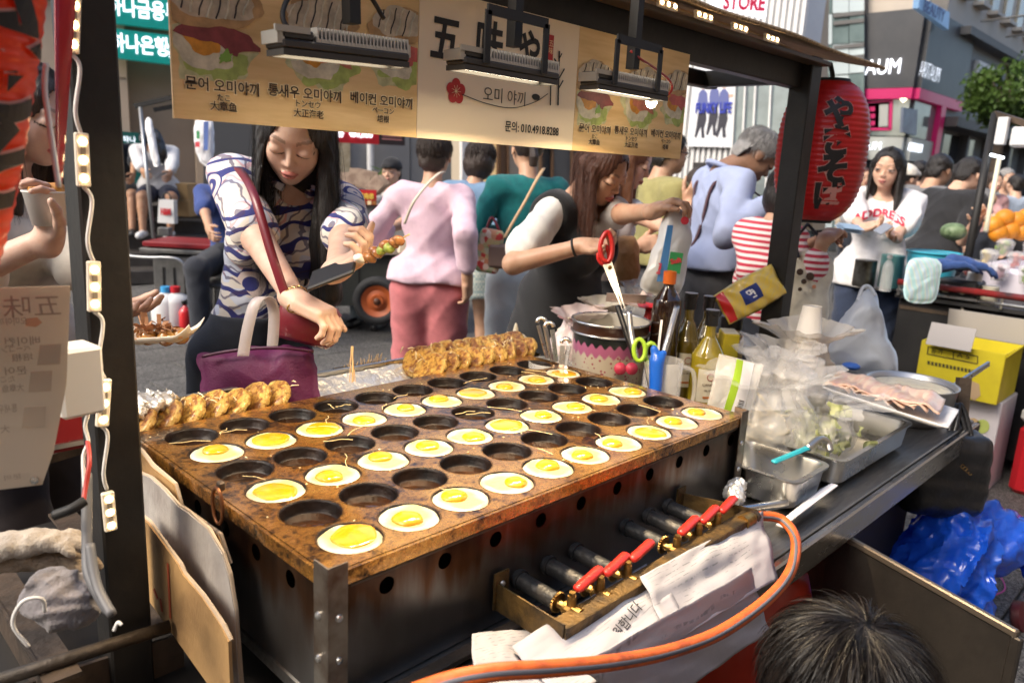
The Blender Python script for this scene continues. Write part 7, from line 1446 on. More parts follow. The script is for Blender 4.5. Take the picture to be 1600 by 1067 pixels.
bC, P_ = board('torn brown corrugated flap standing behind the grey cardboard', [(206, 690), (222, 705), (240, 728), (275, 755), (285, 790), (345, 835), (360, 880), (300, 860), (215, 780)], -.092, -.004, cdm, 3); obj('torn_edge', displace(tube(P_[:7], .003, 6), .003, 220, 5), MC['torn_paper'], bC)
# ---------------------------------------------------------------- paper lanterns
redp = mat('lantern_red', (.55, .012, .012), .45, tl=.25, coat=.3); redo = mat('lantern_orange', (.70, .06, .012), .4, tl=.3, coat=.3); linkm = mat('lantern_ink', (.012, .01, .010), .5); lhal = mat('lantern_halo', (.62, .28, .24), .6)
def lantern(c, R0, Hh, m, lab, letters, ribs=26, tilt=0., sq=2.6):
    cc0 = np.asarray(c, float); ct_, st2 = math.cos(tilt), math.sin(tilt); kx = np.array([[0, -FW[2], FW[1]], [FW[2], 0, -FW[0]], [-FW[1], FW[0], 0]]); TR_ = np.eye(3)+st2*kx+(1-ct_)*kx@kx
    def obj(n_, vf, m_, par, **k): return globals()['obj'](n_, ((np.asarray(vf[0])-cc0)@TR_.T+cc0, vf[1]), m_, par, **k)
    t = thing('paper_lantern', lab, 'lantern', c, group='paper lanterns'); nz = ribs*4
    def rad(t_): return R0*(max(1e-4, 1-abs(2*t_-1)**sq))**(1/sq)*.98+R0*.02
    prof = [(rad(.02+.96*k/nz)*(1+.010*math.cos(2*math.pi*k/4)), (k/nz-.5)*Hh) for k in range(nz+1)]
    obj('paper_shell', lathe(prof, 56, c), m, t, smooth=True)
    for s_ in (-1, 1): obj('end_ring', lathe([(R0*.42, -.012), (R0*.46, 0), (R0*.42, .012), (R0*.36, .012), (R0*.36, -.012)], 28, np.asarray(c)+(0, 0, s_*(Hh/2-.004))), M_blackmatte, t, smooth=True)
    obj('hanger', tube(spline([np.asarray(c)+(0, 0, Hh/2), np.asarray(c)+(.01, 0, Hh/2+.02), np.asarray(c)+(0, .01, Hh/2+.06)], 5), .008, 8), M_blackmatte, t, smooth=True)
    for (s_, a, zc, sz, bold, ang) in letters:
        for (bo, mm, off) in ((bold+.022, lhal, .0025), (bold, linkm, .0045)):
            V, Fc = subdiv(text_mesh(s_, 1., bo, 0.), .12); V = V*sz; ca, sa = math.cos(ang), math.sin(ang); x = V[:, 0]*ca-V[:, 1]*sa; z = V[:, 0]*sa+V[:, 1]*ca+zc
            tt_ = np.clip(z/Hh+.5, .01, .99); rr = np.array([rad(q_) for q_ in tt_])*1.008+off; an = a+x/R0; Q = np.stack([c[0]+rr*np.cos(an), c[1]+rr*np.sin(an), c[2]+z], 1); obj('lettering', (Q, Fc), mm, t)
    return t
lc = W(1283, 238, d=2.62); va = math.atan2(CAM[1]-lc[1], CAM[0]-lc[0])
lantern(lc, .146, .455, redp, 'red paper lantern with black brush letters behind the far post', [(s_, va+.30, .115-.088*k, .105, .045, .12) for k, s_ in enumerate('やきそば')])
l2 = W(-96, 120, d=.72); va = math.atan2(CAM[1]-l2[1], CAM[0]-l2[0])
lantern(l2, .076, .50, redo, 'near red orange paper lantern with pink edged brush letters at the picture edge', [('や', va+.75, .11, .105, .045, .25), ('き', va+.72, .02, .105, .045, .2), ('そ', va+.7, -.07, .095, .045, .2)], ribs=38, sq=3.0, tilt=.25)
cvr = grid(lambda u, v: W(84+34*math.sin(u*1.7)*(1-v*.8)+v*4, -40+330*v+30*u*(1-v), d=.84+.05*u-.05*v), 8, 20, .0015); cv_ = thing('lantern_cover', 'loose red plastic cover hanging beside the near lantern', 'plastic cover', W(95, 150, d=.8)); obj('sheet', cvr, mat('red_sheet', (.45, .02, .03), .35, tl=.4, coat=.4), cv_, smooth=True)
obj('white_edge', tube(spline([W(72, 100, d=.79), W(70, 140, d=.79), W(78, 200, d=.79), W(92, 292, d=.79)], 6), [.003]*19, 6), M_wire, cv_, smooth=True)
# ---------------------------------------------------------------- things in the hands
# printed blouse woman: red strap, purple tote, bracelet, phone, skewer
MWt = MW; spm, Hm = MW['sp'], MW['H']; wr_ = MW['world'](MW['arm'][1][1]); wl_ = MW['world'](MW['arm'][-1][1]); er_ = MW['world'](MW['arm'][1][0])
mar = mat('maroon_leather', (.16, .012, .022), .4, coat=.2)
cbag = thing('crossbody_bag', 'small maroon crossbody bag hanging on the printed blouse', 'bag', W(470, 500, d=1.72)); st_p = spline([W(372, 262, d=1.80), W(395, 300, d=1.66), W(425, 400, d=1.63), W(452, 480, d=1.64)], 8)
obj('strap', grid(lambda u, v: st_p[int(round(u*(len(st_p)-1)))]+RT*(v-.5)*.02, len(st_p)-1, 2, .004), mar, cbag, smooth=True); obj('pouch', box(W(482, 505, d=1.70), (.13, .05, .09), np.stack([r0, f0, u0], 1) @ ry(.2), .012), mar, cbag, smooth=True); obj('buckle', tube([W(455+6*math.cos(a), 482+6*math.sin(a), d=1.62) for a in np.arange(12)*.5236], .002, 6, closed=True), M_brass, cbag)
tote = thing('purple_tote', 'plum coloured tote bag hanging from the forearm of the printed blouse', 'bag', W(400, 600, d=1.68)); plum = mat('plum_vinyl', (.11, .008, .065), .6, col2=(.08, .006, .047), vs=6, bump=.2, bs=200)
tote_b = sheetbag('tote_shell', 'x', [(316, 556), (350, 549), (400, 543), (450, 543), (490, 548), (496, 592), (492, 660), (410, 678), (325, 670), (312, 610)], 1.72, .05, plum, 91); tbm = tote_b.children[0]; obj('bag_body', (np.array([tbm.matrix_local @ v.co for v in tbm.data.vertices])+np.array(tote_b.location), [tuple(p.vertices) for p in tbm.data.polygons]), plum, tote, smooth=True); bpy.data.objects.remove(tbm); bpy.data.objects.remove(tote_b)
obj('bag_lip', tube(spline([W(316, 557, d=1.67), W(350, 550, d=1.665), W(400, 544, d=1.66), W(450, 544, d=1.66), W(490, 549, d=1.67)], 5), .004, 6), mat('plum_dark', (.05, .004, .03), .4), tote, smooth=True)
obj('handle', grid(lambda u, v: spline([W(380, 556, d=1.59), W(388, 510, d=1.575), W(400, 472, d=1.575), W(418, 466, d=1.60), W(428, 490, d=1.64), W(425, 545, d=1.66)], 6)[int(round(u*30))]+RT*(v-.5)*.024, 30, 2, .002), mat('frosted_handle', (.6, .55, .56), .3, alpha=.55, coat=.3), tote, smooth=True)
fdr = nrm(wr_-er_); brc = thing('bracelet', 'gold chain bracelet on the reaching wrist', 'bracelet', wr_); Rb = frame(fdr)
for k in range(22): a = k*2*math.pi/22; obj('link', tube([wr_-fdr*.012+Rb@np.array([0.0295*math.cos(a), .0295*math.sin(a), 0])+Rb@np.array([-.004*math.sin(a)*math.cos(b), .004*math.cos(a)*math.cos(b), .0028*math.sin(b)]) for b in np.arange(8)*.7854], .0011, 5, closed=True), mat('gold', (.7, .5, .22), .25, 1.), brc)
fdl = nrm(W(575, 400, d=1.6)-W(520, 415, d=1.62)); ph = thing('black_wallet', 'flat black wallet held under the hand of the printed blouse', 'wallet', W(530, 430, d=1.6)); obj('cover', bar(W(484, 440, d=1.58), W(556, 412, d=1.56), .07, .009, up=UP*.7-FW*.5, bev=.003), mat('wallet_black', (.012, .012, .013), .4), ph)
skw = thing('meat_skewer', 'bamboo skewer of glazed meat and spring onion held out to the side', 'skewer', W(590, 395, d=1.55)); obj('stick', cyl(W(560, 408, d=1.56), W(640, 366, d=1.50), .002, .0016, 8), wood, skw)
glz = mat('glazed_meat', (.2, .07, .025), .22, col2=(.45, .2, .06), vs=60, coat=.8); grn = mat('spring_onion', (.28, .36, .07), .4, coat=.3)
for k in range(9): q = W(572+6.2*k, 402-3.2*k+4*math.sin(k*2.3), d=1.555-.006*k); obj('meat' if k not in (4, 6) else 'onion', displace(solid([ell(q, (.013, .011, .010), rz(k), .005), ell(q+r0*.006*math.sin(k)-u0*.005, (.008, .008, .008), None, .005)], .0035), .0015, 200, k), glz if k not in (4, 6) else grn, skw, smooth=True)
npw = tag(obj('paper_napkin', solid([ell(W(562, 404, d=1.55), (.014, .012, .010), None, .008)], .004, post=lambda D, X, Y, Z: D+.002*np.sin(X*300)*np.sin(Z*280)), npk), 'white paper napkin wrapped round the skewer grip', 'napkin')
# stall worker: scissors, hair band on wrist, bread bag
scs = thing('red_scissors', 'red handled kitchen scissors in the hand of the stall worker', 'scissors', W(950, 400, d=2.3)); rpl = mat('red_plastic', (.62, .02, .015), .35, coat=.4)
obj('handle', tube(spline([W(948+x, 385+y, d=2.28) for x, y in ((-6, -14), (2, -22), (8, -8), (8, 12), (2, 24), (-7, 18), (-10, 2))], 5, closed=True), .0075, 8, closed=True), rpl, scs, smooth=True); obj('handle', tube(spline([W(943+x, 398+y, d=2.30) for x, y in ((-4, -10), (5, -12), (9, 2), (7, 14), (-2, 14), (-8, 4))], 5, closed=True), .007, 8, closed=True), rpl, scs, smooth=True)
obj('blade', prism([(0, -.012), (.03, -.010), (.15, -.001), (.155, .0), (.03, .006), (0, .006)], .002, W(950, 410, d=2.28), nrm(W(972, 470, d=2.26)-W(950, 410, d=2.28)), nrm(np.cross(FW, W(972, 470, d=2.26)-W(950, 410, d=2.28)))), M_steelb, scs); obj('blade', prism([(0, -.006), (.03, -.006), (.15, .0), (.03, .011), (0, .012)], .002, W(948, 412, d=2.285), nrm(W(968, 471, d=2.265)-W(948, 412, d=2.285)), nrm(np.cross(FW, W(968, 471, d=2.265)-W(948, 412, d=2.285)))), M_steelb, scs); obj('pivot', lathe([(.006, 0), (.005, .003), (0, .004)], 12, W(953, 418, d=2.275), frame(-FW)), M_brass, scs)
wv_ = VD['world'](VD['arm'][1][1]); ev_ = VD['world'](VD['arm'][1][0]); fv = nrm(wv_-ev_); Rb = frame(fv); tag(obj('hair_band', tube([wv_-fv*.03+Rb@np.array([.027*math.cos(a), .027*math.sin(a), 0]) for a in np.arange(20)*.314], .004, 7, closed=True), M_blackmatte, smooth=True), 'black hair band round the stall worker wrist', 'hair band')
bbm = mat('bread_bag', (.70, .70, .68), .35, alpha=.93, bump=.4, bs=20, coat=.3); bb = sheetbag('bread_bag', 'white plastic food bag with blue and green print held up by the stall worker', [(1050, 322), (1072, 335), (1080, 370), (1072, 420), (1058, 462), (1012, 458), (1000, 440), (1018, 395), (1035, 345)], 2.36, .045, bbm, 51)
BP = (W(1045, 400, d=2.285), -FW); obj('blue_print', pq(BP, [(1043, 352), (1052, 352), (1040, 440), (1026, 440)], .001), mat('print_blue', (.06, .22, .5), .5), bb); obj('green_print', pq(BP, [(1048, 393), (1068, 396), (1062, 428), (1042, 424)], .001), mat('print_green', (.03, .28, .08), .5), bb); text('Soft', .02, mat('print_red', (.6, .03, .05), .5), bb, W(1056, 408, d=2.28), RT+.2*UP, UP-.2*RT, bold=.001); text('Bread', .014, mat('print_red', (.6, .03, .05), .5), bb, W(1030, 420, d=2.28), UP*.98+RT*.2, -RT+.2*UP, bold=.0006)
obj('seal_print', lathe([(.012, 0), (.012, .001), (0, .001)], 16, W(1070, 345, d=2.28), frame(-FW)), mat('print_red', (.6, .03, .05), .5), bb)
# left customer: paper cup of fritters and the tray of takoyaki
pcu = thing('snack_cup', 'white printed paper cup of golden fritters behind the near post', 'paper cup', W(78, 352, d=1.5)); a, b = W(78, 352, d=1.5), W(76, 316, d=1.5)
obj('cup', lathe([(.030, 0), (.042, .062), (.044, .063), (.044, .066), (.040, .066), (.029, .004), (0, .004)], 28, a), mat('cup_print', (.74, .72, .68), .5, col2=(.7, .35, .25), vs=40, vc=(.66, .7)), pcu, smooth=True)
for k in range(5): obj('fritter', displace(solid([ell(a+(.018*math.cos(k*1.3), .018*math.sin(k*1.3), .068), (.016, .016, .014), None, .006)], .005), .003, 160, k), patm_ if False else mat('fritter', (.55, .27, .05), .5, col2=(.4, .16, .03), vs=60, bump=.4, bs=80), pcu, smooth=True)
tk = thing('takoyaki_tray', 'paper boat of sauced takoyaki with bonito flakes held out beside the post', 'food tray', W(255, 535, d=1.55)); tcn_ = W(250, 527, d=1.55); ex, ey = r0, f0
boat = mat('boat_paper', (.74, .68, .58), .6, col2=(.7, .42, .22), vs=50, vc=(.6, .66))
def boatf(u, v): x, y = (u-.5)*.135, (v-.5)*.075; e_d = max(abs(2*v-1), 0)**3*.018+max(0, abs(2*u-1)-.5)**2*.09; return tcn_+ex*x*(1+.12*abs(2*v-1))+ey*y+u0*(e_d-.018+.016*u)
obj('boat', grid(boatf, 18, 10, .0015), boat, tk, smooth=True)
for k in range(5): obj('dough_ball', displace(solid([ell(tcn_+ex*(-.036+.018*k)+ey*.012*(-1)**k+u0*.002, .0175, None, .006)], .005), .0015, 150, k), mat('sauced_ball', (.3, .12, .03), .25, col2=(.5, .28, .08), vs=50, coat=.6), tk, smooth=True)
parts = []; rr = np.random.default_rng(5)
for k in range(60): p = tcn_+ex*rr.uniform(-.045, .03)+ey*rr.normal()*.016+u0*rr.uniform(.014, .026); a_ = rr.normal(size=3)*.008; parts.append(grid(lambda u, v: p+a_*(u-.5)*2+np.cross(a_, (.3, .4, .8))*(v-.5)*.8+u0*.002*math.sin(u*6), 3, 1))
obj('bonito', J(*parts), mat('bonito', (.45, .24, .13), .6), tk, kind='stuff')
# ---------------------------------------------------------------- fruit cart on the right
XR = 3.95; KR = 1.2; fcart = thing('fruit_cart', 'black fruit and drink cart with a red and black top rail', 'cart', (4.4, -.3, 0)); M_cart = mat('cart_black', (.014, .014, .015), .5, col2=(.025, .024, .024), vs=5)
obj('body', box((XR+.5, -.35, .45), (.95, 1.9, .76), b=.01), M_cart, fcart); obj('deck', box((XR+.48, -.35, .845), (1.0, 1.92, .02)), M_cart, fcart)
for (z, m_, r_) in ((.92, mat('rail_red', (.25, .015, .015), .35, col2=(.02, .02, .02), vs=6), .018), (.875, M_steelb, .009)): obj('rail', tube([(XR-.03, .60, z), (XR-.03, -1.3, z-.0)], r_, 10), m_, fcart, smooth=True)
for y in (.59, .1, -.35, -.8): obj('rail_post', cyl((XR-.03, y, .85), (XR-.03, y, .92), .008, n=8), M_steelb, fcart)
obj('seam', box((XR+.023, -.35, .78), (.006, 1.88, .02)), M_iron, fcart)
for y in (.1, -.8): obj('wheel', cyl((XR+.1, y, .10), (XR+.16, y, .10), .10, n=24), M_blackmatte, fcart, smooth=True, sharp=40)
wire('beige cable hanging along the fruit cart side', [W(1503, 480, x=XR), W(1510, 495, x=XR), W(1540, 502, x=XR), W(1600, 507, x=XR)], .006, mat('beige_cable', (.5, .45, .36), .5), 'cable')
p = W(1555, 178, d=4.2); q = W(1512, 405, d=4.0); 
cfp = thing('cart_canopy_pole', 'slim black canopy pole rising from the fruit cart', 'pole', q); obj('pole', cyl(q, p, .02, n=10), M_blackmatte, cfp, smooth=True); obj('arm', bar(p, W(1640, 205, d=3.9), .03, .03), M_iron, cfp); obj('pale_pole', cyl(W(1562, 245, d=4.6), W(1540, 362, d=4.5), .014, n=10), mat('cream_pole', (.7, .66, .5), .5), cfp, smooth=True)
flx = thing('cart_lamp', 'white lamp unit hanging from the fruit cart canopy', 'lamp', W(1580, 220, d=4.1)); obj('bracket', box(W(1566, 205, d=4.1), (.05, .05, .14), None, .004), M_white, flx); obj('head', box(W(1598, 215, d=4.0), (.11, .09, .10), None, .01), M_white, flx); obj('tube_light', bar(W(1548, 242, d=4.1), W(1568, 247, d=4.1), .016, .012), mat('tube_white', (.9, .95, 1), .4, emit=3, ecol=(.85, .92, 1)), flx)
def onr(px, py, x=None): return W(px, py, x=x or XR+.12)
ZC = .856
b0 = onr(1450, 450, XR+.17); tb = thing('blue_tub', 'sky blue plastic tub on the fruit cart', 'tub', (b0[0], b0[1], ZC)); zt2 = W(1450, 392, x=b0[0])[2]-ZC
obj('wall', open_lathe([(.001, .004), (.105, 0), (.132, zt2-.01), (.142, zt2-.006), (.142, zt2), (.13, zt2), (.102, .008), (.001, .008)], 32, (b0[0], b0[1], ZC)), mat('sky_plastic', (.05, .42, .58), .35, coat=.3), tb, smooth=True, sharp=40); obj('lid', lathe([(.128, zt2-.008), (.11, zt2-.002), (0, zt2-.002)], 28, (b0[0], b0[1], ZC)), MC['sky_plastic'], tb, smooth=True)
pst = mat('pastel_bag', (.5, .66, .62), .4, alpha=.9, bump=.5, bs=20); wv = tex(pst, 'Wave', 12, wave_type='BANDS', bands_direction='X', Distortion=1.); setbase(pst, ramp(pst, wv.outputs[0], [(.2, (.42, .66, .66)), (.5, (.68, .7, .56)), (.8, (.5, .64, .72))]))
sheetbag('pastel_bag', 'pastel striped plastic bag hanging on the cart rail', [(1418, 412), (1440, 402), (1470, 410), (1468, 440), (1460, 470), (1432, 474), (1412, 462)], 3.85, .02, pst, 61)
for k, (px, py, rr_, hh_, mm, lab) in enumerate(((1350, 432, .06, .145, mat('tin_can', (.2, .2, .19), .3, .8, col2=(.05, .04, .03), vs=12), 'dark tin can with wooden lid on the cart corner'), (1392, 425, .062, .18, mat('teal_tin', (.12, .3, .3), .35, .2), 'tall teal drink tin behind the water bottle'), (1546, 455, .042, .12, mat('cream_cup', (.68, .62, .48), .5), 'cream paper cup on the cart rail side'), (1526, 418, .036, .145, mat('white_cup', (.75, .73, .7), .5), 'white stacked cup beside the blue gloves'))):
    c = W(px, py, x=XR+(.08 if k != 1 else .2)); tag(obj('drink_container', lathe([(rr_*.96, 0), (rr_, .004), (rr_, hh_), (rr_*1.03, hh_+.004), (rr_*.95, hh_+.008), (0, hh_+.006)], 24, (c[0], c[1], ZC if k != 2 else .82)), mm, smooth=True, sharp=40), lab, 'container', 'containers on the fruit cart')
c = W(1386, 430, x=XR+.02); bottle((c[0], c[1], ZC), [(0, 0), (.03, 0), (.032, .01), (.031, .12), (.025, .15), (.012, .17), (.012, .185)], M_film, [(.0145, .18), (.0145, .2), (0, .202)], M_white, 'water_bottle', 'clear water bottle with white cap on the fruit cart', 'bottle')
c = W(1498, 440, x=XR+.02); sc2 = thing('kitchen_scale', 'black kitchen scale under the blue gloves', 'scale', (c[0], c[1], ZC)); obj('body', box((c[0]+.05, c[1], ZC+.055), (.16, .20, .11), None, .012), M_cart, sc2)
for k, y in enumerate((.045, -.03)): obj('dial', lathe([(.024, 0), (.02, .004), (0, .005)], 18, (c[0]-.031, c[1]+y, ZC+.06), frame((-1, 0, .2))), M_white if k == 0 else M_steelb, sc2, smooth=True)
blg = fabric('blue_knit', (.03, .08, .25), (.02, .05, .18), bump=.5, bs=150)
for k, (px, py, an) in enumerate(((1475, 415, .1), (1508, 412, -.5))):
    w = W(px, py, d=3.95); fd = nrm(RT*math.cos(an)+UP*math.sin(an)*.4-FW*.2); tag(obj('knit_glove', solid(hand_prims(w, fd, np.array((0, 0, -1.)), 1, 1.1, .35)+[cap(w-fd*.06, w, .036, .032, .01)], .007, inflate=.004), blg, smooth=True), ['blue knit glove lying on the scale', 'second blue knit glove drooping over the scale edge'][k], 'glove', 'blue gloves on the scale')
# fruit display behind
ftb = thing('fruit_display', 'white cloth covered fruit display box on the cart', 'display', (4.9, -.1, .85)); obj('cloth_box', box((4.85, -.35, .93), (.9, 1.5, .16), None, .02), mat('lilac_cloth', (.66, .62, .7), .7, bump=.3, bs=8), ftb)
for k, (px, py) in enumerate(((1553, 352), (1570, 341), (1588, 345), (1604, 340), (1560, 364), (1578, 360), (1597, 362))):
    c = W(px, py, d=4.75); tag(obj('orange', displace(lathe([(.057*math.sin(a), -.056*math.cos(a)) for a in np.linspace(0, math.pi, 14)], 20, c), .001, 60, k), mat('orange_peel', (.72, .27, .02), .45, bump=.15, bs=160), smooth=True), 'orange in the pile on the fruit cart, %s' % ['leftmost', 'upper left', 'upper middle', 'top right', 'lower left', 'lower middle', 'lower right'][k], 'orange', 'oranges on the fruit cart')
fm = [mat('cut_'+n, c, .3, col2=tuple(x*.6 for x in c), vs=60, coat=.5) for n, c in (('melon', (.62, .12, .08)), ('mango', (.65, .5, .12)), ('kiwi', (.3, .42, .1)), ('dragon', (.66, .42, .5)))]; rr = np.random.default_rng(6)
for k in range(24):
    row, cl = divmod(k, 8); c = np.array([4.34+.19*row, .36-.135*cl-.03*row, .95+.055*row]); t = thing('fruit_cup', 'clear cup of cut fruit in the %s line of the cart, %s from the tub' % (['front', 'middle', 'rear'][row], ordn[cl]), 'fruit cup', c, group='cups of cut fruit')
    obj('cup', open_lathe([(.001, 0), (.034, 0), (.048, .07), (.05, .072)], 18, c), M_film, t, smooth=True); obj('cut_fruit', J(*[box(c+(rr.normal()*.014, rr.normal()*.014, .02+.012*j), (.026, .024, .022), rz(rr.uniform(0, 3)) @ rx(rr.uniform(0, 3)), .004) for j in range(6)]), fm[(k*3+row) % 4], t)
    obj('lid', lathe([(.05, .07), (.048, .085), (.03, .1), (0, .104)], 18, c), M_film, t, smooth=True)
tag(obj('watermelon', displace(lathe([(.075*math.sin(a), -.055*math.cos(a)) for a in np.linspace(0, math.pi, 16)], 28, W(1490, 362, d=4.8)), .003, 20, 1), mat('melon_net', (.07, .12, .05), .45, col2=(.22, .3, .16), vs=30), smooth=True), 'green melon in clear wrap behind the fruit cups', 'melon')
# ---------------------------------------------------------------- cartons, cooler, handbag, blue bag
XB = 3.50; ya, yb_ = W(1430, 600, x=XB)[1], W(1556, 630, x=XB)[1]; zlo, zhi = W(1490, 618, x=XB)[2], W(1490, 540, x=XB)[2]
yc_ = thing('yellow_carton', 'open yellow fruit carton with pale flaps on the white carton', 'carton', (XB+.15, (ya+yb_)/2, zlo)); ym2 = mat('carton_yellow', (.66, .55, .02), .6, col2=(.58, .47, .02), vs=6); inn = mat('carton_inside', (.45, .42, .4), .8)
w2 = .34
for (cx, cy, sx_, sy_) in ((XB, (ya+yb_)/2, .006, ya-yb_), (XB+w2, (ya+yb_)/2, .006, ya-yb_), (XB+w2/2, ya, w2, .006), (XB+w2/2, yb_, w2, .006)): obj('side', box((cx, cy, (zlo+zhi)/2), (sx_+.001, sy_+.001, zhi-zlo)), ym2, yc_)
obj('bottom', box((XB+w2/2, (ya+yb_)/2, zlo+.003), (w2, ya-yb_, .006)), ym2, yc_)
obj('flap', box((XB-.03, (ya+yb_)/2+.05, zhi+.045), (.005, (ya-yb_)*.55, .11), ry(.35)), inn, yc_); obj('flap', box((XB+w2+.03, (ya+yb_)/2, zhi+.06), (.005, ya-yb_, .13), ry(-.2)), inn, yc_); obj('flap', box((XB+w2/2, yb_-.04, zhi+.03), (w2, .005, .11), rx(.7)), ym2, yc_)
BX = (np.array([XB-.004, 0, 0]), np.array([-1., 0, 0])); inkk = mat('carton_ink', (.08, .07, .02), .7)
for a in ((1450, 541, 1528, 556, 1528, 557.5, 1450, 542.5), (1448, 552, 1526, 567.5, 1526, 569, 1448, 553.5), (1450, 541, 1451.5, 541.3, 1449.5, 553, 1448, 552.7), (1489, 548.5, 1490.5, 548.8, 1490, 561, 1488.5, 560.7), (1527, 556, 1528.5, 556.3, 1528, 569, 1526.5, 568.7)): obj('print_box', pq(BX, [a[0:2], a[2:4], a[4:6], a[6:8]], .001, .001), inkk, yc_)
ptext(BX, '농 가', 1464, 549, 18, inkk, yc_, off=.003, depth=.001, hpx=8); ptext(BX, 'A 5', 1505, 556, 20, inkk, yc_, off=.003, depth=.001, hpx=7)
for k in range(14): obj('small_print', pq(BX, [(1449+5.8*k, 563.5+1.15*k), (1453+5.8*k, 564.3+1.15*k), (1453+5.8*k, 570+1.15*k), (1449+5.8*k, 569.2+1.15*k)], .001, .001), inkk, yc_)
obj('fruit_print', pq(BX, [(1516, 594), (1530, 600), (1532, 618), (1522, 626), (1512, 618)], .001, .001), mat('print_tan', (.5, .35, .2), .6), yc_)
wc = thing('white_carton', 'white fruit carton standing under the yellow carton', 'carton', (XB+.22, yb_+.12, .0)); obj('case', box((XB+.22, (ya*.35+yb_*.65), zlo/2), (.30, (ya-yb_)*.78, zlo-.004), None, .004), mat('carton_white', (.66, .62, .64), .6), wc)
BW = (np.array([XB+.07, 0, 0]), np.array([-1., 0, 0]))
for (x, y, s_, mm) in ((1520, 665, 12, mat('mango_print', (.6, .42, .2), .6)), (1535, 666, 11, mat('lime_print', (.5, .58, .15), .6)), (1512, 700, 14, mat('leaf_print', (.4, .4, .25), .6))): obj('fruit_print', pq(BW, [(x+s_*math.cos(a), y+s_*math.sin(a)) for a in np.arange(14)*.4488], .001, .001+.001*(x % 3)), mm, wc)
cl = W(1590, 775, z=0); co_ = thing('red_cooler', 'red drink cooler with a white lid at the picture edge', 'cooler', (cl[0]+.15, cl[1]-.06, 0)); cz = W(1585, 660, x=cl[0])[2]
obj('body', box((cl[0]+.15, cl[1]-.10, cz/2), (.30, .30, cz), None, .03), mat('cooler_red', (.5, .012, .02), .35, coat=.3), co_); obj('lid', box((cl[0]+.15, cl[1]-.10, cz+.045), (.31, .31, .085), None, .025), M_white, co_)
hbg = thing('black_handbag', 'black leather handbag hanging from the counter corner', 'handbag', W(1475, 800, d=2.35)); lth = mat('black_leather', (.010, .010, .011), .38, coat=.2, bump=.2, bs=90, col2=(.016, .016, .018), vs=10)
hb1, hb2 = W(1440, 735, d=2.38), W(1505, 735, d=2.36)
obj('bag_body', solid([rbx((hb1+hb2)/2, (.075, .03, .085), .045, np.stack([r0, f0, u0], 1), .02), ell((hb1+hb2)/2-u0*.06, (.13, .07, .08), np.stack([r0, f0, u0], 1), .04)], .009, post=lambda D, X, Y, Z: D+.004*np.sin(X*60+Z*40)*np.sin(Y*50+Z*70)), lth, hbg, smooth=True)
for s_ in (0, 1): obj('handle', tube(spline([W(1475+10*s_, 700, d=2.30), W(1488+8*s_, 655, d=2.32), W(1492+8*s_, 632, d=2.34), W(1503+8*s_, 655, d=2.33), W(1518+6*s_, 712, d=2.31)], 6), .008, 8), lth, hbg, smooth=True)
for k in range(8): obj('chain', tube([W(1488+4*k+3*math.cos(a), 715+3.4*k+3*math.sin(a), d=2.29) for a in np.arange(8)*.785], .0014, 5, closed=True), M_brass, hbg)
bbp = mat('blue_poly', (.012, .12, .8), .2, coat=.8, tl=.3, col2=(.03, .16, .8), vs=7, bump=.9, bs=26)
bbg = solid([ell(W(1465, 895, d=2.4), (.10, .12, .13), None, .06), ell(W(1545, 845, d=2.5), (.13, .10, .10), None, .06), ell(W(1500, 850, d=2.4), (.09, .1, .11), None, .06), cap(W(1520, 900, d=2.4), W(1545, 985, d=2.35), .05, .02, .05), cap(W(1440, 860, d=2.45), W(1412, 890, d=2.45), .045, .04, .05), cap(W(1590, 850, d=2.5), W(1615, 900, d=2.5), .05, .03, .04)], .009, post=lambda D, X, Y, Z: D+.012*np.sin(X*30+3*np.sin(Z*19+Y*11))*np.sin(Z*24+2*np.sin(Y*31)))
v, f3 = bbg; cb_ = W(1505, 880, d=2.45); o_ = v-cb_; o_ /= np.linalg.norm(o_, axis=1)[:, None]
rg_ = lambda fq, sd: (1-np.abs(np.clip(noise3(v, fq, sd, 2)*1.6, -1, 1)))**2.5
v = v+o_*(.045*rg_(9, 1)+.028*rg_(19, 2)+.012*rg_(42, 3)-.02)[:, None]+.004*np.stack([noise3(v, 60, k) for k in range(3)], 1); v[:, 2] = np.maximum(v[:, 2], .02)
tag(obj('blue_plastic_bag', (v, f3), bbp, smooth=True, sharp=55), 'crumpled shiny blue plastic bag lying on the paving', 'bag')
tag(obj('pink_string', tube(spline([W(1540, 890, z=.022), W(1562, 900, z=.022), W(1570, 920, z=.022), W(1550, 930, z=.022), W(1530, 928, z=.022)], 6), .003, 6), mat('pink_cord', (.5, .08, .3), .5), smooth=True), 'thin pink string loop on the paving', 'string')
wl = W(1592, 962, z=.05); tag(obj('caster_wheel', lathe([(.0, -.02), (.035, -.02), (.05, -.012), (.05, .012), (.035, .02), (.0, .02)], 24, wl, rx(1.3)), mat('caster', (.02, .015, .015), .5, col2=(.2, .01, .02), vs=3), smooth=True, sharp=40), 'black caster wheel at the picture edge', 'wheel')
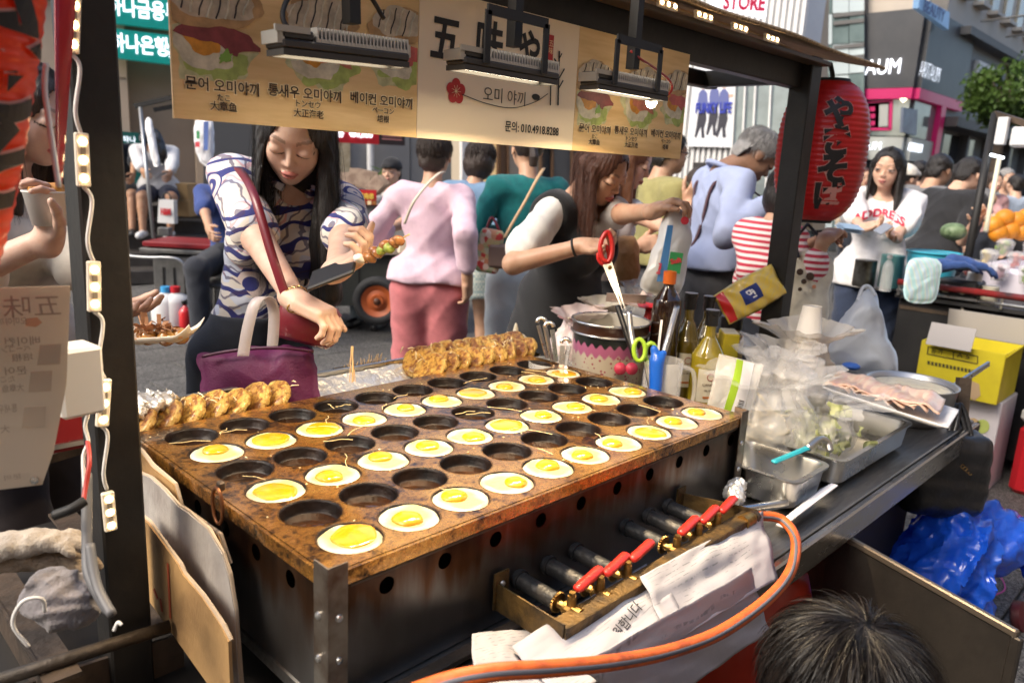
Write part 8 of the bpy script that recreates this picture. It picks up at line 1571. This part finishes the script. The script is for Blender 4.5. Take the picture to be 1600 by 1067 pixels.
# ---------------------------------------------------------------- open cabinet door and the crouching worker
a_, b_ = W(1300, 822, z=.655), W(1592, 985, z=.655); dr = thing('cabinet_door', 'dark steel cabinet door swung open below the counter', 'cabinet door', (a_+b_)/2*(1, 1, 0)); dd_ = nrm(b_-a_)
drm = mat('door_steel', (.055, .047, .04), .38, .6, col2=(.03, .027, .024), vs=5, bump=.1, bs=50)
obj('sheet', bar(a_-u0*.30, b_-u0*.30, .004, .58, up=u0), drm, dr); obj('top_edge', bar(a_-u0*.008, b_-u0*.008, .014, .016, up=u0, bev=.003), mat('door_edge', (.16, .13, .10), .35, .7), dr); obj('end_edge', bar(b_-u0*.012, b_-u0*.58, .012, .02, up=dd_, bev=.003), drm, dr)
CR = person('dark haired worker crouching in front of the counter seen from above', 1318, 966, .93, 1.60, 40, lean=14, head=(0, 4, 0), seat='fit', male=True, skin='warm', near=False, top=dict(mat=fabric('black_tee2', (.015, .015, .017)), hem=.5, sleeve=.8), bottom=dict(kind='trousers', mat=jeans_d), hair=dict(style='short', col='matte'), feet={1: (.1, .2, .0), -1: (-.1, .2, .0)})
hc_, HRc, hsc = CR['hc'], CR['HR'], CR['hs']; r = np.random.default_rng(3); n = 9000
wh = nrm(np.array([.05, -.38, .92])); ax_ = np.array([.40, .475, .43])*hsc; cen = np.array([0, -.075, .135])*hsc
P = r.normal(size=(n*2, 3)); P /= np.linalg.norm(P, axis=1)[:, None]; P = P[(P[:, 2] > -.35) & ~((P[:, 1] > .55) & (P[:, 2] < .35))][:n]; n = len(P)
Tn = P-wh; Tn = Tn-P*(Tn*P).sum(1)[:, None]; Tn /= np.maximum(.02, np.linalg.norm(Tn, axis=1))[:, None]; Sw = np.cross(P, Tn); T = Tn+Sw*(.55*np.exp(-3*np.linalg.norm(P-wh, axis=1)))[:, None]+r.normal(size=(n, 3))*.22+.35*np.stack([noise3(P, 6, 50+k) for k in range(3)], 1)
L_ = r.uniform(.05, .085, n)/hsc/.43; Vv = []; lift_ = r.random(n)**2
for q in np.linspace(0, 1, 7):
    D_ = P+T*(L_*q)[:, None]; D_[:, 2] -= .25*q*q*L_; D_ /= np.linalg.norm(D_, axis=1)[:, None]; Vv.append(D_*(.985+.06*math.sin(q*2.2)+.22*lift_*q)[:, None]*ax_+cen)
Vv, Q = ribbons(np.stack(Vv, 1)@HRc.T+hc_, hc_, .00045, 1.2)
hair_o = [c for c in CR['t'].children if c.name.startswith('hair')][0]
obj('loose_strands', (Vv, Q), mat('hair_strand', (.003, .0025, .0025), .42, col2=(.012, .008, .006), vs=30, spec=.35), hair_o, local=True, kind='stuff')
# ---------------------------------------------------------------- carts and things in the left background
bc1 = thing('steel_street_cart', 'grey steel street cart with a red tray and two poles before the bank steps', 'cart', W(300, 400, d=6.7)*(1, 1, 0)); M_gst = mat('cart_grey', (.11, .11, .105), .5, .5, col2=(.17, .165, .16), vs=10)
ca = W(300, 400, d=6.7); Rg = np.stack([r0, f0, u0], 1); cz = np.array([ca[0], ca[1], 0])
obj('body', box(cz+u0*.30, (.48, .45, .5), Rg, .01), M_gst, bc1); obj('tray', box(cz+u0*.64, (.62, .5, .045), Rg, .008), mat('tray_red', (.2, .01, .015), .4), bc1); obj('rim', box(cz+u0*.59, (.66, .54, .035), Rg, .006), M_gst, bc1)
for k in range(4): obj('slot', box(cz+u0*.32-f0*.227+r0*(-.15+.09*k), (.018, .006, .26), Rg), M_dark, bc1)
pg = mat('galvanised', (.4, .41, .42), .35, .8)
obj('bumper', tube(spline([cz-f0*.28-r0*.42+u0*.60, cz-f0*.32-r0*.40+u0*.55, cz-f0*.33-r0*.25+u0*.54, cz-f0*.33+r0*.02+u0*.54, cz-f0*.32+r0*.1+u0*.42], 6), .012, 8), pg, bc1, smooth=True)
obj('latch', box(W(258, 362, d=6.3), (.10, .07, .07), Rg, .008), M_gst, bc1)
obj('pole', cyl(W(219, 168, d=6.2), W(240, 372, d=6.2), .015, n=10), pg, bc1, smooth=True); obj('pole', cyl(W(322, 178, d=6.6), W(334, 380, d=6.6), .015, n=10), pg, bc1, smooth=True)
obj('top_beam', bar(W(210, 166, d=6.2), W(300, 146, d=6.2), .035, .035), M_blackmatte, bc1); obj('top_beam', bar(W(240, 172, d=6.4), W(310, 160, d=6.5), .035, .035), M_blackmatte, bc1)
for s_ in (-1, 1): obj('wheel', cyl(cz+r0*s_*.16-f0*.2+u0*.1, cz+r0*s_*.16-f0*.14+u0*.1, .10, n=24), M_blackmatte, bc1, smooth=True, sharp=40)
sheetbag('white_hanging_bag', 'white plastic bag with print hanging from the left cart pole', [(231, 184), (237, 190), (243, 215), (249, 255), (240, 258), (232, 225), (227, 196)], 6.1, .035, mat('white_poly', (.72, .72, .73), .35, bump=.4, bs=20), 71)
sheetbag('black_hanging_bag', 'black plastic bag hanging behind the white one', [(240, 200), (252, 210), (262, 238), (255, 257), (246, 250), (238, 225), (220, 222), (218, 208)], 6.25, .045, mat('black_poly', (.01, .01, .011), .25, coat=.4), 72)
wh2 = sheetbag('tissue_pack', 'white packet with blue and red print hanging from the second pole', [(306, 188), (322, 180), (333, 192), (334, 245), (326, 262), (310, 248), (303, 215)], 6.45, .035, MC['white_poly'], 73)
PP = (W(316, 215, d=6.38), -FW); obj('blue_print', pq(PP, [(318, 190), (326, 190), (325, 235), (318, 235)], .001), mat('print_navy', (.06, .12, .35), .5), wh2); obj('red_print', pq(PP, [(305, 222), (312, 222), (312, 230), (305, 230)], .001), mat('print_red', (.6, .03, .05), .5), wh2); obj('green_print', pq(PP, [(307, 205), (312, 205), (312, 217), (307, 217)], .001), mat('print_green', (.03, .28, .08), .5), wh2)
for k, (px, cm, lab, d) in enumerate(((262, 'blue', 'white plastic water drum with a blue cap', 6.3), (276, 'red', 'white plastic water drum with a red cap', 6.1))):
    c = W(px, 512, z=0); t = thing('water_drum', lab, 'drum', c, group='water drums by the steps'); obj('tank', lathe([(0, .002), (.11, .002), (.118, .02), (.118, .22), (.10, .26), (.05, .285), (.035, .29), (.035, .3), (0, .3)], 24, c), mat('drum_white', (.68, .68, .68), .4, alpha=.95), t, smooth=True); obj('cap', cyl(c+(0, 0, .295), c+(0, 0, .34), .04, n=16), mat('cap_'+cm, dict(blue=(.05, .3, .6), red=(.5, .02, .03))[cm], .4), t, smooth=True, sharp=40)
c = W(291, 520, z=0); ex_ = thing('fire_extinguisher', 'small red fire extinguisher beside the water drums', 'extinguisher', c); obj('tank', lathe([(0, .002), (.045, .002), (.05, .012), (.05, .17), (.035, .2), (.015, .21), (.015, .23), (0, .23)], 20, c), mat('ext_red', (.5, .015, .02), .3, coat=.4), ex_, smooth=True); obj('valve', box(c+(0, 0, .245), (.05, .03, .03), None, .004), M_blackmatte, ex_); obj('lever', box(c+(.02, 0, .265), (.07, .02, .008), ry(-.3)), M_blackmatte, ex_)
for k, (x0, y0, x1, y1, lab) in enumerate(((268, 287, 302, 310, 'tan cardboard box on top of the stack by the bank wall'), (266, 312, 304, 336, 'tan cardboard box with green tape at the bottom of the stack'))):
    a, b = W(x0, y1, d=9), W(x1, y0, d=9); tag(obj('cardboard_box', box((a+b)/2, (np.linalg.norm((b-a)*(1, 1, 0)), .3, b[2]-a[2]), Rg, .006), mat('tan_box', (.42, .27, .12), .75)), lab, 'box', 'boxes by the bank')
# chicken skewer stall cart behind the pink tunic
ck = thing('skewer_stall', 'dark green stall cart with grey cloth front and red banner behind the pink tunic', 'stall', W(590, 480, d=6.2)*(1, 1, 0)); SK_ = (W(580, 400, d=6.2), -f0)
obj('body', pq(SK_, [(440, 398), (650, 398), (650, 478), (440, 478)], .7, -.7), mat('cart_olive', (.03, .032, .027), .5), ck); obj('cloth_front', pq(SK_, [(528, 320), (700, 322), (700, 390), (528, 388)], .7, -.68), mat('grey_cloth', (.20, .19, .18), .8, bump=.4, bs=8), ck); obj('shelf', pq(SK_, [(520, 388), (700, 390), (700, 399), (520, 397)], .85, -.78), mat('shelf_tan', (.24, .19, .15), .7), ck)
obj('banner', pq(SK_, [(530, 296), (588, 297), (588, 321), (530, 320)], .02, .03), mat('banner_red', (.42, .012, .015), .5), ck); ptext(SK_, '닭꼬치 鸡肉串', 560, 306, 48, mat('banner_gold', (.7, .5, .08), .5), ck, off=.055, bold=.02, hpx=10)
for k in range(7): obj('picture', pq(SK_, [(534+8*k, 314), (540+8*k, 314), (540+8*k, 320), (534+8*k, 320)], .01, .05), [MC['glazed_meat'], MC['print_halo']][k % 2], ck)
pts_ = [W(532, 296, d=6.3), W(545, 276, d=6.3), W(578, 283, d=6.3), W(592, 298, d=6.3)]; obj('tarp', J(*[bar(pts_[i]+f0*.1*j, pts_[i+1]+f0*.1*j, .14, .02, up=f0) for i in range(3) for j in range(4)]), mat('tarp_tan', (.36, .27, .2), .8, col2=(.22, .15, .11), vs=18), ck)
wc_ = W(590, 470, d=6.05); obj('wheel', tube([wc_+r0*.155*math.cos(a)+u0*.155*math.sin(a) for a in np.arange(28)*2*math.pi/28], .042, 10, closed=True), mat('tyre', (.015, .015, .016), .75, bump=.3, bs=60), ck, smooth=True)
obj('rim', lathe([(.0, -.03), (.05, -.035), (.055, -.02), (.085, -.01), (.125, -.03), (.125, .03), (0, .03)], 28, wc_, frame(f0)), mat('rim_orange', (.35, .08, .02), .5), ck, smooth=True, sharp=40); obj('hub', lathe([(0, -.05), (.025, -.05), (.03, -.02), (0, 0)], 16, wc_, frame(f0)), mat('hub_dark', (.08, .03, .015), .5), ck, smooth=True)
obj('sticker', pq(SK_, [(488, 440), (520, 432), (522, 455), (490, 462)], .004, .002), M_white, ck); obj('door_seam', pq(SK_, [(560, 400), (562, 400), (562, 476), (560, 476)], .004, .001), M_dark, ck)
pl2 = thing('potted_plant', 'small leafy plant beside the capped young man', 'plant', W(593, 300, d=7)*(1, 1, 0)); pc2 = W(593, 292, d=7); rr = np.random.default_rng(12)
obj('pot', lathe([(0, 0), (.08, 0), (.1, .2), (.11, .2), (.1, .22), (0, .2)], 18, (pc2[0], pc2[1], pc2[2]-.3)), mat('clay', (.3, .13, .07), .7), pl2, smooth=True); obj('pedestal', box((pc2[0], pc2[1], (pc2[2]-.3)/2), (.25, .25, pc2[2]-.302)), M_gdark, pl2)
Pv = pc2+rr.normal(size=(160, 3))*(.06, .06, .06); Av = rr.normal(size=(160, 3))*.035; Bv = np.cross(Av, rr.normal(size=(160, 3))); Bv = Bv/np.linalg.norm(Bv, axis=1)[:, None]*.014; obj('foliage', (np.stack([Pv-Av, Pv+Bv, Pv+Av, Pv-Bv], 1).reshape(-1, 3), np.arange(640).reshape(160, 4)), MC['leaf_green'], pl2)
stl = thing('folding_stool', 'low grey stool under the young man in the blue polo', 'stool', W(349, 440, d=5.6)*(1, 1, 0)); sc3 = W(349, 300, d=5.6); obj('seat', box((sc3[0], sc3[1], .47), (.34, .34, .03), Rg, .008), M_gst, stl)
for sx in (-1, 1):
    for sy in (-1, 1): obj('leg', cyl(np.array([sc3[0], sc3[1], .46])+r0*.14*sx+f0*.14*sy, np.array([sc3[0], sc3[1], 0])+r0*.17*sx+f0*.17*sy, .012, n=8), M_gst, stl)
stl2 = thing('folding_stool', 'low grey stool under the capped young man', 'stool', W(612, 440, d=6.8)*(1, 1, 0)); sc4 = W(612, 300, d=6.8); obj('seat', box((sc4[0], sc4[1], .49), (.34, .34, .03), Rg, .008), M_gst, stl2)
for sx in (-1, 1):
    for sy in (-1, 1): obj('leg', cyl(np.array([sc4[0], sc4[1], .48])+r0*.14*sx+f0*.14*sy, np.array([sc4[0], sc4[1], 0])+r0*.17*sx+f0*.17*sy, .012, n=8), M_gst, stl2)
# shopping bag on the steps
hmb = thing('paper_shopping_bag', 'white paper shopping bag with red letters by the man on the steps', 'shopping bag', W(262, 350, d=7.9)); HB_ = (W(260, 330, d=7.9), -f0)
obj('bag_body', pq(HB_, [(248, 312), (271, 313), (272, 350), (246, 348)], .09), M_white, hmb); ptext(HB_, 'H&M', 259, 331, 15, mat('bag_red', (.5, .02, .03), .5), hmb, off=.095, bold=.02, hpx=11, shear=.1); obj('handle', tube(spline([W(253, 313, d=7.82), W(256, 303, d=7.82), W(264, 303, d=7.82), W(267, 313, d=7.82)], 5), .008, 6), M_blackmatte, hmb, smooth=True)
# straps and bags of the customers in the middle
def strap(par, nm, pts_, w, m): s_ = spline(pts_, 6); return obj(nm, grid(lambda u, v: s_[int(round(u*(len(s_)-1)))]+RT*(v-.5)*w, len(s_)-1, 2, .004), m, par, smooth=True)
pbag = thing('beige_strap_bag', 'thin beige shoulder strap across the pink tunic with a small bag', 'bag', W(640, 350, d=3.35)); bge = mat('beige_strap', (.66, .58, .45), .5); strap(pbag, 'strap', [W(694, 268, d=3.52), W(684, 272, d=3.40), W(664, 292, d=3.37), W(645, 318, d=3.36), W(632, 350, d=3.4)], .014, bge); obj('pouch', box(W(640, 385, d=3.95), (.12, .06, .09), Rg, .015), bge, pbag)
tbag = thing('floral_handbag', 'red floral handbag hanging beside the teal sweater', 'handbag', W(765, 420, d=3.8)); flr = fabric('floral', (.5, .2, .12)); vv = tex(flr, 'Voronoi', 40); setbase(flr, ramp(flr, vv.outputs['Color'], [(.2, (.5, .05, .04)), (.45, (.6, .4, .2)), (.6, (.15, .3, .12)), (.8, (.66, .5, .4))])); obj('bag_body', solid([rbx(W(765, 392, d=3.75), (.035, .03, .08), .025, Rg @ ry(.12), .02)], .01), flr, tbag, smooth=True); obj('handle', tube(spline([W(758, 365, d=3.75), W(768, 340, d=3.75), W(780, 360, d=3.75)], 6), .007, 7), mar, tbag, smooth=True)
tst = thing('brown_strap_bag', 'tan shoulder strap across the teal sweater', 'bag', W(800, 350, d=3.7)); strap(tst, 'strap', [W(850, 262, d=3.8), W(840, 278, d=3.68), W(822, 312, d=3.66), W(800, 350, d=3.66), W(788, 372, d=3.66)], .016, mat('tan_strap', (.5, .33, .18), .5)); obj('pouch', box(W(778, 400, d=3.72), (.10, .06, .12), Rg, .015), mat('taupe', (.2, .13, .1), .6), tst)
btt = sheetbag('brown_tote', 'brown patterned tote hanging beside the stall worker', [(958, 378), (992, 372), (1000, 420), (990, 445), (965, 440)], 2.95, .03, mat('tan_tote', (.36, .19, .08), .6, col2=(.28, .14, .05), vs=40), 81)
btt2 = thing('blue_mini_bag', 'small blue bag held by the girl in the black dress', 'bag', W(1097, 350, d=5.4)); obj('bag_body', box(W(1097, 348, d=5.4), (.13, .05, .1), Rg, .015), mat('royal_blue', (.03, .07, .35), .5), btt2); obj('handle', tube(spline([W(1088, 338, d=5.4), W(1096, 322, d=5.4), W(1105, 338, d=5.4)], 6), .008, 6), MC['royal_blue'], btt2, smooth=True)
# money and phone of the sweatshirt girl; lettering on her chest
ph2 = thing('grey_phone', 'grey smartphone in the hand of the sweatshirt girl', 'phone', W(1380, 356, d=4.0)); obj('case', bar(W(1370, 364, d=3.98), W(1390, 351, d=3.98), .06, .009, up=UP-FW*.6, bev=.003), mat('phone_grey', (.22, .24, .28), .3, coat=.4), ph2)
for k in range(3): tag(obj('bank_note', bar(W(1308+3*k, 356-2*k, d=3.9), W(1342+2*k, 362-3*k, d=3.95), .06, .0008, up=UP-FW*.8), mat('note_blue', (.3, .42, .55), .6)), 'blue bank note passed between the customers, %s of three' % ['lowest', 'middle', 'top'][k], 'bank note', 'bank notes in hand')
def decal(info, part, body, size, x0, z0, m, arc=0., bold=0., sgn=1, name='lettering'):
    so_ = [c for c in info['t'].children if c.name.startswith(part)][0]; me = so_.data
    bvh = BVHTree.FromPolygons([v.co[:] for v in me.vertices], [p.vertices[:] for p in me.polygons]); V, Fc = subdiv(text_mesh(body, size, bold), size*.25)
    x, z = -V[:, 0]*sgn+x0, V[:, 1]+z0-arc*V[:, 0]**2; Q = []
    for a, b in zip(x, z):
        h = bvh.ray_cast(Vector((a, sgn*1.5, b)), Vector((0, -sgn, 0))); y = h[0].y if h[0] is not None else 0; Q.append((a, y+sgn*.004, b))
    obj(name, (np.array(Q), Fc), m, so_, local=True)
decal(AD, 'shirt', 'ADDRESS', .062, .0, .765*AD['H'], mat('address_red', (.55, .02, .06), .6), arc=2.2, bold=.0025)
# cap, white bucket cap
def capm(info, m, brim=True, bucket=False):
    c, R_, s = info['hc'], info['HR'], info['hs']; h = lambda x, y, z: c+R_@(np.array([x, y, z])*s)
    obj('cap', solid([ell(h(0, -.07, .17), np.array((.42, .49, .43))*s, R_, .02)]+([cap(h(-.12, .42, .2), h(.12, .42, .2), .07*s, None, .05)] if brim else []), .008, post=lambda D, X, Y, Z: np.maximum(D, -((X-c[0])*R_[0, 2]+(Y-c[1])*R_[1, 2]+(Z-c[2])*R_[2, 2]-.14*s))), m, info['t'], smooth=True, local=True)
capm(CP_, fabric('cap_black', (.01, .01, .012))); capm(CROWD[1], fabric('cap_white', (.72, .68, .6)))
sps, Hs = CP_['sp'], CP_['H']; 
for s_ in (-1, 1): obj('backpack_strap', tube(spline([sps(s_*.07, .085, .68), sps(s_*.07, .08, .76), sps(s_*.07, .03, .85), sps(s_*.06, -.06, .8)], 5), .014, 7), M_blackmatte, CP_['t'], smooth=True, local=True)
